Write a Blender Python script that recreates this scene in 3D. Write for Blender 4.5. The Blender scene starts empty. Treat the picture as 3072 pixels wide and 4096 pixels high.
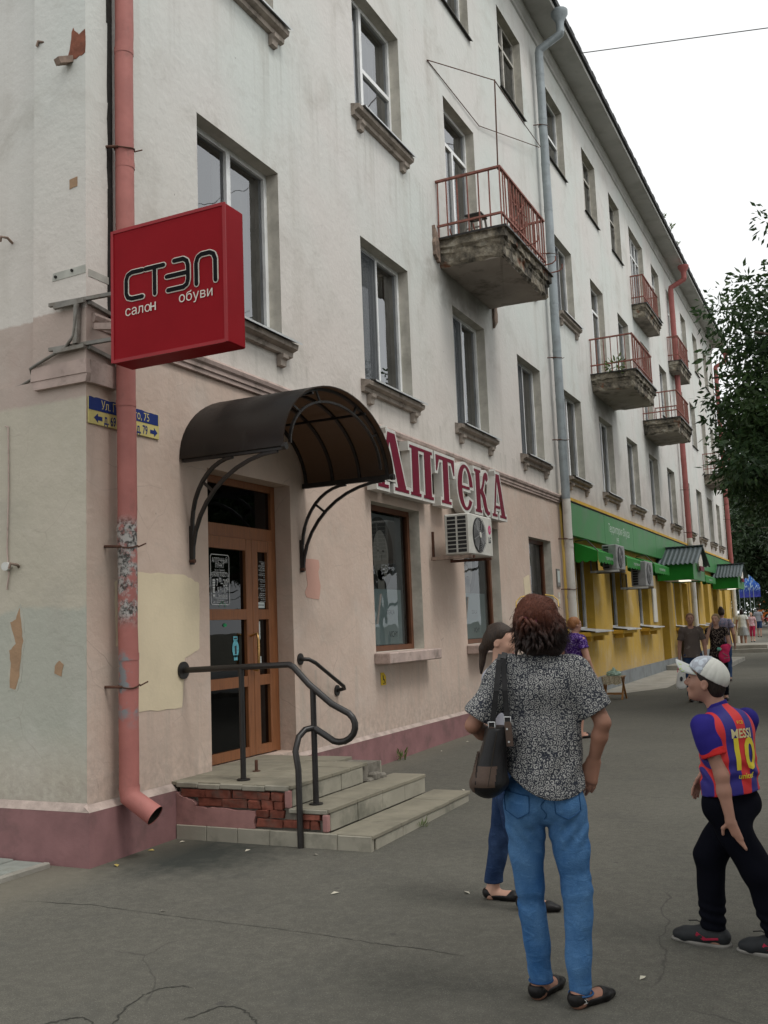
import bpy, bmesh, math, random
import numpy as np
from mathutils import Vector, Matrix
from mathutils.bvhtree import BVHTree
random.seed(7)
SC = bpy.context.scene
COL = SC.collection
R = math.radians

# ---------------------------------------------------------------- camera
def cam_axes(yaw, pitch, roll):
    f = Vector((-math.sin(yaw) * math.cos(pitch), math.cos(yaw) * math.cos(pitch), math.sin(pitch)))
    r = Vector((math.cos(yaw), math.sin(yaw), 0)); u = r.cross(f)
    c, s = math.cos(roll), math.sin(roll)
    return c * r + s * u, -s * r + c * u, f
cr, cu, cf = cam_axes(R(25.4935), R(6.8464), R(-2.2222))
cam = bpy.data.cameras.new('camera')
cam.sensor_fit = 'VERTICAL'; cam.sensor_height = 36.0; cam.lens = 34.389
cam.clip_start = 0.05; cam.clip_end = 2000
camo = bpy.data.objects.new('camera', cam); COL.objects.link(camo)
camo.matrix_world = Matrix(((cr.x, cu.x, -cf.x, 5.24), (cr.y, cu.y, -cf.y, 0), (cr.z, cu.z, -cf.z, 1.55), (0, 0, 0, 1)))
SC.camera = camo

# ---------------------------------------------------------------- sky, sun, exposure
SUN_EL, SUN_AZ = R(60), R(98)      # azimuth: clockwise from +Y
w = bpy.data.worlds.new('World'); SC.world = w; w.use_nodes = True
nt = w.node_tree; nt.nodes.clear()
sky = nt.nodes.new('ShaderNodeTexSky'); sky.sky_type = 'NISHITA'; sky.sun_disc = False
sky.sun_elevation = SUN_EL; sky.sun_rotation = SUN_AZ; sky.air_density = 1.0; sky.dust_density = 4.0
hs = nt.nodes.new('ShaderNodeHueSaturation'); hs.inputs['Saturation'].default_value = 0.25
mx = nt.nodes.new('ShaderNodeMix'); mx.data_type = 'RGBA'
mx.inputs[0].default_value = 0.82                      # thick even cloud over the clear-sky model
mx.inputs[7].default_value = (9.62, 9.75, 9.72, 1)
bg = nt.nodes.new('ShaderNodeBackground'); bg.inputs['Strength'].default_value = 0.108
wo = nt.nodes.new('ShaderNodeOutputWorld')
nt.links.new(sky.outputs[0], hs.inputs['Color']); nt.links.new(hs.outputs[0], mx.inputs[6])
nt.links.new(mx.outputs[2], bg.inputs[0]); nt.links.new(bg.outputs[0], wo.inputs[0])
sl = bpy.data.lights.new('sun', 'SUN'); sl.energy = 1.1; sl.angle = R(16); sl.color = (1, 0.97, 0.92)
so = bpy.data.objects.new('sun', sl); COL.objects.link(so)
sd = Vector((math.sin(SUN_AZ) * math.cos(SUN_EL), math.cos(SUN_AZ) * math.cos(SUN_EL), math.sin(SUN_EL)))
so.rotation_euler = sd.to_track_quat('Z', 'Y').to_euler(); so.location = sd * 60
SC.view_settings.view_transform = 'Standard'; SC.view_settings.look = 'None'
SC.view_settings.gamma = 1; SC.view_settings.exposure = 0.25; SC.view_settings.use_curve_mapping = False
SC.cycles.max_bounces = 4; SC.cycles.diffuse_bounces = 2; SC.cycles.glossy_bounces = 2
SC.cycles.transparent_max_bounces = 8; SC.cycles.caustics_reflective = False; SC.cycles.caustics_refractive = False
SC.cycles.use_denoising = True

# ---------------------------------------------------------------- helpers
def base_of(o):
    v = Vector((0, 0, 0))
    while o is not None:
        v = v + o.location; o = o.parent
    return v

def tag(o, label=None, cat=None, group=None, kind=None):
    if label: o['label'] = label
    if cat: o['category'] = cat
    if group: o['group'] = group
    if kind: o['kind'] = kind
    return o

def thing(name, label, cat, loc=(0, 0, 0), rz=0, group=None):
    o = bpy.data.objects.new(name, None); COL.objects.link(o)
    o.location = loc; o.rotation_euler = (0, 0, rz); o.empty_display_size = 0.2
    return tag(o, label, cat, group)

def link(name, me, parent=None, loc=None):
    o = bpy.data.objects.new(name, me); COL.objects.link(o); o.parent = parent
    if loc is not None: o.location = loc
    return o

class MB:
    """collects shapes, then links them as one mesh object"""
    def __init__(s): s.v = []; s.f = []; s.mi = []; s.m = 0; s.smooth = False; s.sm = []
    def add(s, vs, fs):
        k = len(s.v); s.v += [tuple(map(float, p)) for p in vs]
        for f in fs: s.f.append([k + i for i in f]); s.mi.append(s.m); s.sm.append(s.smooth)
        return s
    def box(s, x0, x1, y0, y1, z0, z1):
        vs = [(x, y, z) for x in (x0, x1) for y in (y0, y1) for z in (z0, z1)]
        return s.add(vs, [(0, 1, 3, 2), (4, 6, 7, 5), (0, 4, 5, 1), (2, 3, 7, 6), (0, 2, 6, 4), (1, 5, 7, 3)])
    def bevbox(s, x0, x1, y0, y1, z0, z1, b=0.01):
        """box with chamfered vertical and top edges"""
        bm = bmesh.new()
        m = Matrix.Translation(((x0 + x1) / 2, (y0 + y1) / 2, (z0 + z1) / 2)) @ Matrix.Diagonal((x1 - x0, y1 - y0, z1 - z0, 1))
        bmesh.ops.create_cube(bm, size=1, matrix=m)
        bmesh.ops.bevel(bm, geom=list(bm.edges), offset=b, segments=1, affect='EDGES')
        bm.verts.index_update()
        s.add([tuple(v.co) for v in bm.verts], [[v.index for v in f.verts] for f in bm.faces]); bm.free()
        return s
    def prism(s, pts, a0, a1, axis=0):
        """polygon pts (2-D, in the other two axes, ccw) extruded along axis"""
        def P(p, a):
            q = [p[0], p[1]]; q.insert(axis, a); return q
        n = len(pts)
        vs = [P(p, a0) for p in pts] + [P(p, a1) for p in pts]
        fs = [list(range(n))[::-1], [n + i for i in range(n)]]
        fs += [(i, (i + 1) % n, n + (i + 1) % n, n + i) for i in range(n)]
        return s.add(vs, fs)
    def quad(s, a, b, c, d): return s.add([a, b, c, d], [(0, 1, 2, 3)])
    def tube(s, pts, r, n=8, caps=True, radii=None):
        pts = [Vector(p) for p in pts]; m = len(pts)
        old = s.smooth; s.smooth = True
        t0 = (pts[1] - pts[0]).normalized()
        up = Vector((0, 0, 1)) if abs(t0.z) < 0.9 else Vector((1, 0, 0))
        a = t0.cross(up).normalized()
        vs = []
        for i, p in enumerate(pts):
            if i == 0: t = t0
            elif i == m - 1: t = (pts[i] - pts[i - 1]).normalized()
            else:
                t = ((pts[i + 1] - p).normalized() + (p - pts[i - 1]).normalized()).normalized()
            a = (a - t * a.dot(t)).normalized(); b = t.cross(a)
            rr = radii[i] if radii else r
            for k in range(n):
                an = 2 * math.pi * k / n
                vs.append(p + (a * math.cos(an) + b * math.sin(an)) * rr)
        fs = []
        for i in range(m - 1):
            for k in range(n):
                fs.append((i * n + k, i * n + (k + 1) % n, (i + 1) * n + (k + 1) % n, (i + 1) * n + k))
        s.add(vs, fs)
        s.smooth = False
        if caps: s.add([vs[k] for k in range(n)], [list(range(n))[::-1]]); s.add([vs[-n + k] for k in range(n)], [list(range(n))])
        s.smooth = old
        return s
    def disc(s, c, nrm, r, th=0.01, n=16):
        c = Vector(c); nrm = Vector(nrm).normalized()
        return s.tube([c, c + nrm * th], r, n)
    def bar(s, a, b, w=0.03, h=None, up=(0, 0, 1)):
        """rectangular bar from a to b"""
        a, b = Vector(a), Vector(b); h = h or w
        t = (b - a).normalized(); u = Vector(up)
        if abs(t.dot(u)) > 0.95: u = Vector((1, 0, 0))
        x = t.cross(u).normalized() * w / 2; y = x.cross(t).normalized() * h / 2
        vs = [p + sx * x + sy * y for p in (a, b) for sx, sy in ((-1, -1), (1, -1), (1, 1), (-1, 1))]
        return s.add(vs, [(3, 2, 1, 0), (4, 5, 6, 7), (0, 1, 5, 4), (1, 2, 6, 5), (2, 3, 7, 6), (3, 0, 4, 7)])
    def mesh(s, name, mats, off=(0, 0, 0)):
        me = bpy.data.meshes.new(name)
        me.from_pydata([(p[0] - off[0], p[1] - off[1], p[2] - off[2]) for p in s.v], [], s.f)
        for m in (mats if isinstance(mats, (list, tuple)) else [mats]): me.materials.append(m)
        me.polygons.foreach_set('material_index', s.mi)
        me.polygons.foreach_set('use_smooth', s.sm)
        me.update()
        return me
    def build(s, name, mats, parent=None, local=False):
        off = Vector((0, 0, 0)) if local else base_of(parent)
        return link(name, s.mesh(name, mats, off), parent)

def copy_tree(o, parent=None):
    c = o.copy(); COL.objects.link(c); c.parent = parent
    for ch in list(o.children): copy_tree(ch, c)
    return c

def irregular(pts, n=6, amp=0.02, seed=0):
    """closed 2-D outline with ragged edges"""
    rnd = random.Random(seed); out = []
    for i, p in enumerate(pts):
        q = pts[(i + 1) % len(pts)]
        out.append(p)
        for k in range(1, n):
            t = k / n
            out.append((p[0] + (q[0] - p[0]) * t + rnd.uniform(-amp, amp), p[1] + (q[1] - p[1]) * t + rnd.uniform(-amp, amp)))
    return out

# ---------------------------------------------------------------- node materials
class G:
    """small node-graph builder"""
    def __init__(s, name):
        s.m = bpy.data.materials.new(name); s.m.use_nodes = True; s.t = s.m.node_tree; s.t.nodes.clear()
        s.out = s.t.nodes.new('ShaderNodeOutputMaterial')
    def n(s, typ, ins=None, **props):
        nd = s.t.nodes.new('ShaderNode' + typ)
        for k, v in props.items(): setattr(nd, k, v)
        for k, v in (ins or {}).items():
            if hasattr(v, 'links') or isinstance(v, bpy.types.NodeSocket): s.t.links.new(v, nd.inputs[k])
            else: nd.inputs[k].default_value = v
        return nd
    def pos(s): return s.n('TexCoord').outputs['Object']
    def map(s, vec, scale=(1, 1, 1), loc=(0, 0, 0), rot=(0, 0, 0)):
        return s.n('Mapping', {'Vector': vec, 'Scale': scale, 'Location': loc, 'Rotation': rot}).outputs[0]
    def noise(s, vec, scale=5, detail=4, rough=0.55, dist=0.0):
        return s.n('TexNoise', {'Vector': vec, 'Scale': scale, 'Detail': detail, 'Roughness': rough, 'Distortion': dist}).outputs[0]
    def ramp(s, fac, a, b, c0=0.0, c1=1.0):
        nd = s.n('MapRange', {'Value': fac, 1: a, 2: b, 3: c0, 4: c1}); nd.clamp = True
        return nd.outputs[0]
    def math(s, op, a, b=0.0):
        return s.n('Math', {0: a, 1: b}, operation=op).outputs[0]
    def mix(s, fac, a, b, blend='MIX'):
        nd = s.n('Mix', {}, data_type='RGBA', blend_type=blend)
        for k, v in ((0, fac), (6, a), (7, b)):
            if isinstance(v, bpy.types.NodeSocket): s.t.links.new(v, nd.inputs[k])
            elif k == 0: nd.inputs[0].default_value = v
            else: nd.inputs[k].default_value = (v[0], v[1], v[2], 1)
        return nd.outputs[2]
    def bump(s, h, strength=0.3, dist=0.01, normal=None):
        ins = {'Height': h, 'Strength': strength, 'Distance': dist}
        if normal is not None: ins['Normal'] = normal
        return s.n('Bump', ins).outputs[0]
    def bsdf(s, col, rough=0.8, normal=None, metal=0.0, spec=0.5, **kw):
        ins = {'Base Color': col if isinstance(col, bpy.types.NodeSocket) else (col[0], col[1], col[2], 1),
               'Roughness': rough, 'Metallic': metal, 'Specular IOR Level': spec}
        ins.update(kw)
        if normal is not None: ins['Normal'] = normal
        b = s.n('BsdfPrincipled', ins)
        s.t.links.new(b.outputs[0], s.out.inputs[0]); return s.m

def mat(name, col, rough=0.75, var=0.25, vs=6.0, metal=0.0, spec=0.22, bump=0.0, bs=60.0, dirt=None, ds=3.0, damt=0.5):
    """paint-like material: base colour with soft variation, optional dirt patches and fine relief"""
    g = G(name); p = g.pos()
    n1 = g.noise(p, vs, 3)
    f = g.ramp(n1, 0.3, 0.7)
    c = g.mix(f, tuple(x * (1 - var) for x in col), tuple(min(1, x * (1 + var)) for x in col))
    if dirt is not None:
        d = g.ramp(g.noise(p, ds, 5, 0.65), 0.5, 0.68, 0, damt)
        c = g.mix(d, c, dirt)
    nrm = g.bump(g.noise(p, bs, 2), bump, 0.005) if bump else None
    rr = g.ramp(n1, 0.2, 0.8, max(0.02, rough - 0.08), min(1, rough + 0.08))
    return g.bsdf(c, rr, nrm, metal, spec)

# ================================================================ materials
def facade_material(name, side=False):
    g = G(name); p = g.pos(); sx = g.n('SeparateXYZ', {0: p}).outputs
    y, z = (sx[0] if side else sx[1]), sx[2]
    big = g.noise(p, 0.45, 2); mid = g.noise(p, 2.3, 4, 0.6); fine = g.noise(p, 14, 3, 0.6)
    upper = g.mix(g.ramp(big, 0.35, 0.65), (0.62, 0.645, 0.612), (0.655, 0.632, 0.602))
    lowpink = g.mix(g.ramp(mid, 0.3, 0.7), (0.535, 0.412, 0.34), (0.60, 0.478, 0.40))
    edge = g.math('ADD', z, g.math('MULTIPLY', g.math('SUBTRACT', fine, 0.5), 0.05))
    # faded band: the pink wash creeps some way up the first-floor wall
    wash = g.ramp(edge, 4.4, 7.0, 0.40, 0.0)
    upper = g.mix(wash, upper, (0.61, 0.50, 0.43))
    if side:
        low = g.mix(g.ramp(edge, 3.42, 3.45), g.mix(g.ramp(mid, 0.3, 0.7), (0.46, 0.425, 0.345), (0.51, 0.465, 0.385)), (0.45, 0.365, 0.32))
        gz = g.math('ADD', z, g.math('MULTIPLY', g.math('SUBTRACT', mid, 0.5), 0.22))
        green = g.math('MULTIPLY', g.ramp(gz, 1.78, 1.82, 1, 0), g.ramp(gz, 0.5, 0.9, 0, 1))
        low = g.mix(g.math('MULTIPLY', green, 0.75), low, (0.385, 0.40, 0.35))
        # lower edge where the wash gave out
        low = g.mix(g.ramp(gz, 0.42, 0.62, 0.6, 0), low, (0.43, 0.40, 0.33))
        col = g.mix(g.ramp(edge, 4.13, 4.15), low, upper)
    else:
        yel = g.mix(g.ramp(mid, 0.25, 0.75), (0.47, 0.295, 0.055), (0.53, 0.35, 0.08))
        low = g.mix(g.math('GREATER_THAN', y, 19.2), lowpink, yel)
        col = g.mix(g.ramp(edge, 3.99, 4.01), low, upper)
        # soot over the shop front
        soot = g.math('MULTIPLY', g.ramp(z, 4.0, 6.4, 0.55, 0.0), g.math('MULTIPLY', g.ramp(y, 18.6, 20.4), g.ramp(z, 3.98, 4.06)))
        soot = g.math('MULTIPLY', soot, g.ramp(mid, 0.3, 0.6, 0.45, 1))
        col = g.mix(soot, col, (0.24, 0.225, 0.22))
    # rain streaks running down the plaster
    st = g.noise(g.map(p, (2.6, 2.6, 0.16)), 1.0, 4, 0.62)
    stm = g.math('MULTIPLY', g.ramp(st, 0.53, 0.74, 0, 0.38), g.ramp(mid, 0.35, 0.65, 0.3, 1))
    col = g.mix(stm, col, (0.36, 0.33, 0.275))
    if not side:
        # runs below the sills and soaked plaster under the balconies
        run = g.noise(g.map(p, (1, 9.0, 0.35)), 1.0, 4, 0.6)
        for zs in (8.03, 4.46, 1.15):
            m_ = g.math('MULTIPLY', g.ramp(z, zs - 1.5, zs, 0, 1), g.math('LESS_THAN', z, zs))
            col = g.mix(g.math('MULTIPLY', m_, g.ramp(run, 0.52, 0.68, 0, 0.36)), col, (0.33, 0.315, 0.275))
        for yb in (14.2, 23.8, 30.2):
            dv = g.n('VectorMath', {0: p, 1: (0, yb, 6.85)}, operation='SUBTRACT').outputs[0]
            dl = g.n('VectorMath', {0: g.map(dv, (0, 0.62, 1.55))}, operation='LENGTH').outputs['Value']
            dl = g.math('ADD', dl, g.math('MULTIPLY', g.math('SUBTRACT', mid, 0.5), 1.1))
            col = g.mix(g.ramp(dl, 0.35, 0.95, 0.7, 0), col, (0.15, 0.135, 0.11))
    # blotches of grime
    bl = g.ramp(g.noise(p, 1.3, 5, 0.68, 0.6), 0.52, 0.74, 0, 0.40)
    col = g.mix(bl, col, (0.37, 0.345, 0.30))
    light = g.ramp(g.noise(g.map(p, (1, 1, 1), (7, 3, 1)), 0.9, 4, 0.6), 0.55, 0.75, 0, 0.30)
    col = g.mix(light, col, (0.68, 0.645, 0.60))
    # small nicks
    nick = g.ramp(g.n('TexVoronoi', {'Vector': g.map(p, (1, 1, 0.6)), 'Scale': 2.6}).outputs['Distance'], 0.012, 0.022, 0.75, 0)
    col = g.mix(nick, col, (0.18, 0.15, 0.13))
    # hairline cracks in the lower storey
    wob = g.n('MixRGB', {0: 0.16, 1: p, 2: g.n('TexNoise', {'Vector': p, 'Scale': 2.5}).outputs[1]}).outputs[0]
    ck = g.n('TexVoronoi', {'Vector': wob, 'Scale': 1.5}, feature='DISTANCE_TO_EDGE').outputs['Distance']
    crk = g.math('MULTIPLY', g.ramp(ck, 0.0012, 0.005, 0.26 if side else 0.42, 0), g.math('MULTIPLY', g.ramp(z, 3.2, 4.2, 1, 0.12), g.ramp(mid, 0.42, 0.58)))
    col = g.mix(crk, col, (0.27, 0.21, 0.18))
    # splash dirt at the foot of the wall
    foot = g.math('MULTIPLY', g.ramp(z, 0.3, 0.85, 0.5, 0), g.ramp(fine, 0.35, 0.6))
    col = g.mix(foot, col, (0.30, 0.25, 0.22))
    h = g.math('ADD', g.math('MULTIPLY', mid, 1.0), g.math('MULTIPLY', fine, 0.5))
    return g.bsdf(col, 0.9, g.bump(h, 0.55, 0.02), 0, 0.2)

def asphalt_material():
    g = G('asphalt'); p = g.pos()
    big = g.noise(p, 0.35, 4); mid = g.noise(p, 1.6, 5, 0.62); grain = g.noise(p, 130, 2, 0.7)
    c = g.mix(g.ramp(big, 0.35, 0.65), (0.110, 0.105, 0.088), (0.148, 0.142, 0.119))
    c = g.mix(g.ramp(mid, 0.52, 0.7, 0, 0.45), c, (0.165, 0.155, 0.13))
    c = g.mix(g.ramp(mid, 0.44, 0.28, 0, 0.5), c, (0.082, 0.082, 0.076))
    c = g.mix(g.ramp(grain, 0.35, 0.62, 0.0, 0.7), c, (0.075, 0.073, 0.064))
    sp = g.n('TexVoronoi', {'Vector': p, 'Scale': 85.0}).outputs['Distance']
    c = g.mix(g.ramp(sp, 0.12, 0.24, 0.6, 0), c, (0.24, 0.232, 0.20))
    mott = g.noise(p, 17, 5, 0.72)
    c = g.mix(g.ramp(mott, 0.5, 0.72, 0, 0.30), c, (0.185, 0.178, 0.148))
    c = g.mix(g.ramp(mott, 0.5, 0.3, 0, 0.30), c, (0.062, 0.062, 0.054))
    # gum spots and drips
    sp2 = g.n('TexVoronoi', {'Vector': g.map(p, (1, 1, 1), (3, 1, 0)), 'Scale': 2.1}).outputs['Distance']
    c = g.mix(g.ramp(sp2, 0.035, 0.055, 0.6, 0), c, (0.065, 0.062, 0.058))
    # fine cracks
    wob = g.n('MixRGB', {0: 0.3, 1: p, 2: g.n('TexNoise', {'Vector': p, 'Scale': 1.2, 'Detail': 5}).outputs[1]}).outputs[0]
    ck = g.n('TexVoronoi', {'Vector': wob, 'Scale': 0.55}, feature='DISTANCE_TO_EDGE').outputs['Distance']
    crk = g.math('MULTIPLY', g.ramp(ck, 0.0005, 0.003, 0.5, 0), g.ramp(g.noise(p, 0.8, 2), 0.54, 0.60))
    c = g.mix(crk, c, (0.045, 0.043, 0.04))
    # blackened damp film beneath the spout at the corner
    d = g.n('VectorMath', {0: p, 1: (0.42, 6.25, 0.0)}, operation='SUBTRACT').outputs[0]
    d = g.n('VectorMath', {0: g.map(d, (0.75, 0.9, 0))}, operation='LENGTH').outputs['Value']
    d = g.math('ADD', d, g.math('MULTIPLY', g.math('SUBTRACT', g.noise(p, 7, 6, 0.65), 0.5), 0.8))
    c = g.mix(g.ramp(d, 0.25, 0.75, 0.85, 0), c, (0.028, 0.033, 0.030))
    # pale sandy dirt swept against the wall
    px = g.n('SeparateXYZ', {0: p}).outputs[0]
    sand = g.math('MULTIPLY', g.ramp(g.math('ADD', px, g.math('MULTIPLY', mid, 0.5)), 0.3, 0.75, 0.55, 0), g.ramp(grain, 0.2, 0.7, 0.4, 1))
    c = g.mix(sand, c, (0.19, 0.17, 0.13))
    h = g.math('ADD', g.math('MULTIPLY', grain, 0.5), g.math('MULTIPLY', mid, 0.8))
    return g.bsdf(c, 0.88, g.bump(h, 0.5, 0.008), 0, 0.12)

M = {}
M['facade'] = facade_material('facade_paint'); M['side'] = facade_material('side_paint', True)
M['asphalt'] = asphalt_material()
M['plinth'] = mat('plinth_paint', (0.255, 0.135, 0.135), 0.85, 0.14, 4, dirt=(0.13, 0.085, 0.08), ds=2.5, damt=0.7, bump=0.4, bs=25)
M['plinthcap'] = mat('plinth_cap', (0.42, 0.34, 0.30), 0.9, 0.2, 9, dirt=(0.15, 0.13, 0.11), bump=0.4)
M['mould'] = mat('moulding', (0.46, 0.36, 0.32), 0.88, 0.14, 5, dirt=(0.17, 0.14, 0.12), ds=4, damt=0.7, bump=0.3)
M['reveal'] = mat('reveal_plaster', (0.56, 0.53, 0.46), 0.9, 0.14, 5, dirt=(0.32, 0.30, 0.25), ds=3, damt=0.55, bump=0.35, bs=30)
M['soffit'] = mat('eave_soffit', (0.47, 0.465, 0.44), 0.9, 0.08, 1.5, dirt=(0.26, 0.25, 0.22), ds=1.2, damt=0.4)
M['roof'] = mat('roof_sheet', (0.035, 0.035, 0.035), 0.7, 0.3, 3)
M['sillc'] = mat('sill_concrete', (0.36, 0.31, 0.265), 0.9, 0.2, 6, dirt=(0.07, 0.06, 0.05), ds=3.5, damt=0.85, bump=0.6, bs=35)
M['silltin'] = mat('sill_tin', (0.55, 0.56, 0.56), 0.45, 0.1, 5, metal=0.3)
M['silldark'] = mat('sill_old_tin', (0.06, 0.055, 0.05), 0.7, 0.3, 5)
M['pvc'] = mat('white_frame', (0.82, 0.83, 0.82), 0.4, 0.05, 3, dirt=(0.42, 0.41, 0.38), ds=4, damt=0.35)
M['oldwood'] = mat('old_white_wood', (0.52, 0.50, 0.45), 0.75, 0.15, 8, dirt=(0.22, 0.19, 0.15), ds=5, damt=0.7)
M['brownwood'] = mat('brown_frame', (0.13, 0.055, 0.03), 0.45, 0.2, 5)
M['steelgrey'] = mat('grey_sash', (0.23, 0.24, 0.245), 0.5, 0.1, 4)
M['curtain'] = mat('curtain_cloth', (0.68, 0.68, 0.64), 0.9, 0.15, 2)
M['room'] = mat('room_dark', (0.22, 0.21, 0.19), 0.9, 0.2, 1)
M['concrete'] = mat('grey_concrete', (0.30, 0.285, 0.25), 0.9, 0.15, 5, dirt=(0.13, 0.125, 0.10), ds=2.5, damt=0.6, bump=0.4, bs=50)
M['rust'] = mat('rust_paint', (0.29, 0.125, 0.10), 0.75, 0.25, 12, dirt=(0.12, 0.05, 0.035), ds=9, damt=0.8)
M['black'] = mat('black_metal', (0.016, 0.014, 0.013), 0.42, 0.3, 12, metal=0.0, spec=0.5)
M['white'] = mat('white_plastic', (0.62, 0.62, 0.59), 0.45, 0.06, 4, dirt=(0.40, 0.38, 0.34), ds=3, damt=0.4)

def glass_material(name, tint=(0.70, 0.73, 0.73), ior=2.8, rough=0.0):
    g = G(name)
    fr = g.n('Fresnel', {'IOR': ior}).outputs[0]
    tr = g.n('BsdfTransparent', {0: (*tint, 1)}); gl = g.n('BsdfGlossy', {'Color': (0.95, 0.97, 1, 1), 'Roughness': rough})
    wv = g.bump(g.noise(g.pos(), 1.6, 2), 0.06, 0.05); g.t.links.new(wv, gl.inputs['Normal'])
    ms = g.n('MixShader', {0: fr, 1: tr.outputs[0], 2: gl.outputs[0]})
    g.t.links.new(ms.outputs[0], g.out.inputs[0]); return g.m
M['glass'] = glass_material('window_glass')
M['dglass'] = glass_material('door_glass', (0.16, 0.16, 0.16), 1.5); M['sglass'] = glass_material('shop_glass', (0.86, 0.90, 0.89), 1.42)
def net_material():
    g = G('insect_net')
    ms = g.n('MixShader', {0: 0.5, 1: g.n('BsdfTransparent').outputs[0], 2: g.n('BsdfDiffuse', {0: (0.16, 0.17, 0.18, 1)}).outputs[0]})
    g.t.links.new(ms.outputs[0], g.out.inputs[0]); return g.m
M['net'] = net_material()

# ================================================================ ground
GP = [(-60, -0.11), (4, -0.10), (6, -0.09), (13, 0.0), (22, 0.0), (45, 0.13), (90, 0.47), (130, 0.93), (150, 1.0), (400, 2.0), (900, 3.5)]
def gz(y):
    for (a, za), (b, zb) in zip(GP, GP[1:]):
        if y <= b: return za + (zb - za) * (y - a) / (b - a)
    return GP[-1][1]
def sheet(name, x0, x1, ys, dz, m, parent=None, nx=1):
    b = MB()
    xs = [x0 + (x1 - x0) * i / nx for i in range(nx + 1)]
    ys = sorted(set(ys))
    vs = [(x, y, gz(y) + dz) for y in ys for x in xs]
    n = nx + 1
    b.add(vs, [(j * n + i, j * n + i + 1, (j + 1) * n + i + 1, (j + 1) * n + i) for j in range(len(ys) - 1) for i in range(nx)])
    return b.build(name, m, parent)
YS = [-60, 0, 4, 6, 9.5, 13, 22, 45, 90, 130, 150, 400, 900]
M['earth'] = mat('bare_earth', (0.10, 0.095, 0.07), 0.95, 0.3, 0.5)
M['roadm'] = mat('road_asphalt', (0.17, 0.17, 0.165), 0.85, 0.12, 0.6, bump=0.3, bs=90)
M['grassm'] = mat('grass_strip', (0.05, 0.085, 0.025), 0.95, 0.4, 3)
o = sheet('ground', -400, 400, YS, -0.012, M['earth']); tag(o, 'bare earth running on to the horizon behind the street', 'ground', kind='structure')
pav = sheet('pavement', -14, 9.2, [y for y in YS if y <= 90], 0, M['asphalt'])
tag(pav, 'worn grey asphalt pavement in front of the building', 'pavement', kind='structure')
road = sheet('road', 10.4, 22, YS, -0.06 + 0.052, M['roadm']); tag(road, 'grey asphalt road beyond the pavement', 'road', kind='structure')
far = sheet('road', -60, 9.2, [90, 130, 150, 400], 0.004, M['roadm']); tag(far, 'pale crossing road in the distance behind the walkers', 'road', kind='structure')
b = MB()
for ya, yb in zip(YS[1:-1], YS[2:-1]):
    b.add([(9.2, ya, gz(ya) + .1), (9.4, ya, gz(ya) + .1), (9.4, yb, gz(yb) + .1), (9.2, yb, gz(yb) + .1), (9.2, ya, gz(ya) - .05), (9.2, yb, gz(yb) - .05), (9.4, ya, gz(ya) - .05), (9.4, yb, gz(yb) - .05)],
          [(0, 1, 2, 3), (4, 0, 3, 5), (1, 6, 7, 2)])
tag(b.build('kerb', M['concrete']), 'concrete kerb between pavement and planted strip', 'kerb', kind='structure')
# wandering cracks in the asphalt, each a shallow dark seam
M['seam'] = mat('crack_seam', (0.050, 0.049, 0.042), 0.95, 0.3, 30)
def seam(pts, w0, seed):
    rnd = random.Random(seed); b = MB(); P = []
    for (a, c) in zip(pts, pts[1:]):
        for k in range(7):
            t = k / 7; P.append((a[0] + (c[0] - a[0]) * t + rnd.uniform(-.008, .008), a[1] + (c[1] - a[1]) * t + rnd.uniform(-.008, .008)))
    P.append(pts[-1]); L = []; Rr = []
    for i, p in enumerate(P):
        q = P[min(i + 1, len(P) - 1)]; r_ = P[max(i - 1, 0)]
        d = Vector((q[0] - r_[0], q[1] - r_[1])).normalized(); ww = w0 * rnd.uniform(.35, 1.1) * min(1, i / 3 + .1, (len(P) - 1 - i) / 3 + .1)
        L.append((p[0] - d.y * ww, p[1] + d.x * ww)); Rr.append((p[0] + d.y * ww, p[1] - d.x * ww))
    vs = [(x, y, gz(y) + .0022) for x, y in L + Rr]; n = len(P)
    b.add(vs, [(n + i, n + i + 1, i + 1, i) for i in range(n - 1)])
    b.build('crack', M['seam'], pav)
if 1: seam([(0.2, 4.86), (0.74, 4.93), (1.3, 4.9), (1.8, 4.88), (2.26, 4.87), (2.56, 4.85), (2.79, 4.82), (3.08, 4.82), (3.35, 4.78)], .0032, 1)
seam([(2.2, 3.42), (2.17, 3.52), (2.11, 3.66), (2.08, 3.81), (2.11, 3.91), (2.18, 3.97), (2.25, 3.96)], .0065, 2)
seam([(2.44, 3.62), (2.47, 3.69), (2.5, 3.8), (2.57, 3.84), (2.67, 3.79), (2.78, 3.71), (2.82, 3.6)], .006, 3)
seam([(1.88, 3.36), (1.91, 3.4), (1.96, 3.48), (2.01, 3.5), (2.09, 3.47), (2.13, 3.4)], .006, 4)
# paving slabs beside the side wall
M['slab'] = mat('paving_slab', (0.25, 0.265, 0.24), 0.9, 0.22, 4, dirt=(0.13, 0.13, 0.105), ds=4, damt=0.6, bump=0.4, bs=60)
sp = sheet('path', -9, -0.38, [-3, 2, 5.66], 0.004, M['asphalt']); tag(sp, 'slab-paved footpath round the corner beside the side wall', 'path', kind='structure')
smesh = MB().bevbox(-.145, .145, -.145, .145, -.02, .03, .008).mesh('paving_slab', M['slab'])
rnd = random.Random(3)
for i in range(9):
    for j in range(10):
        o_ = link('paving_slab', smesh, sp, (-0.48 - i * .30, 5.48 - j * .30, gz(5) + .006 + rnd.uniform(-.006, .006)))
        o_.rotation_euler = (rnd.uniform(-.015, .015), rnd.uniform(-.015, .015), rnd.uniform(-.02, .02))
bd = MB()
for j in range(4): bd.bevbox(-.325, -.265, 4.62 - j * .86 + .15, 5.47 - j * .86 + .15, -.16, -.055, .008)
bd.build('edging', M['concrete'], sp)

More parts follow.
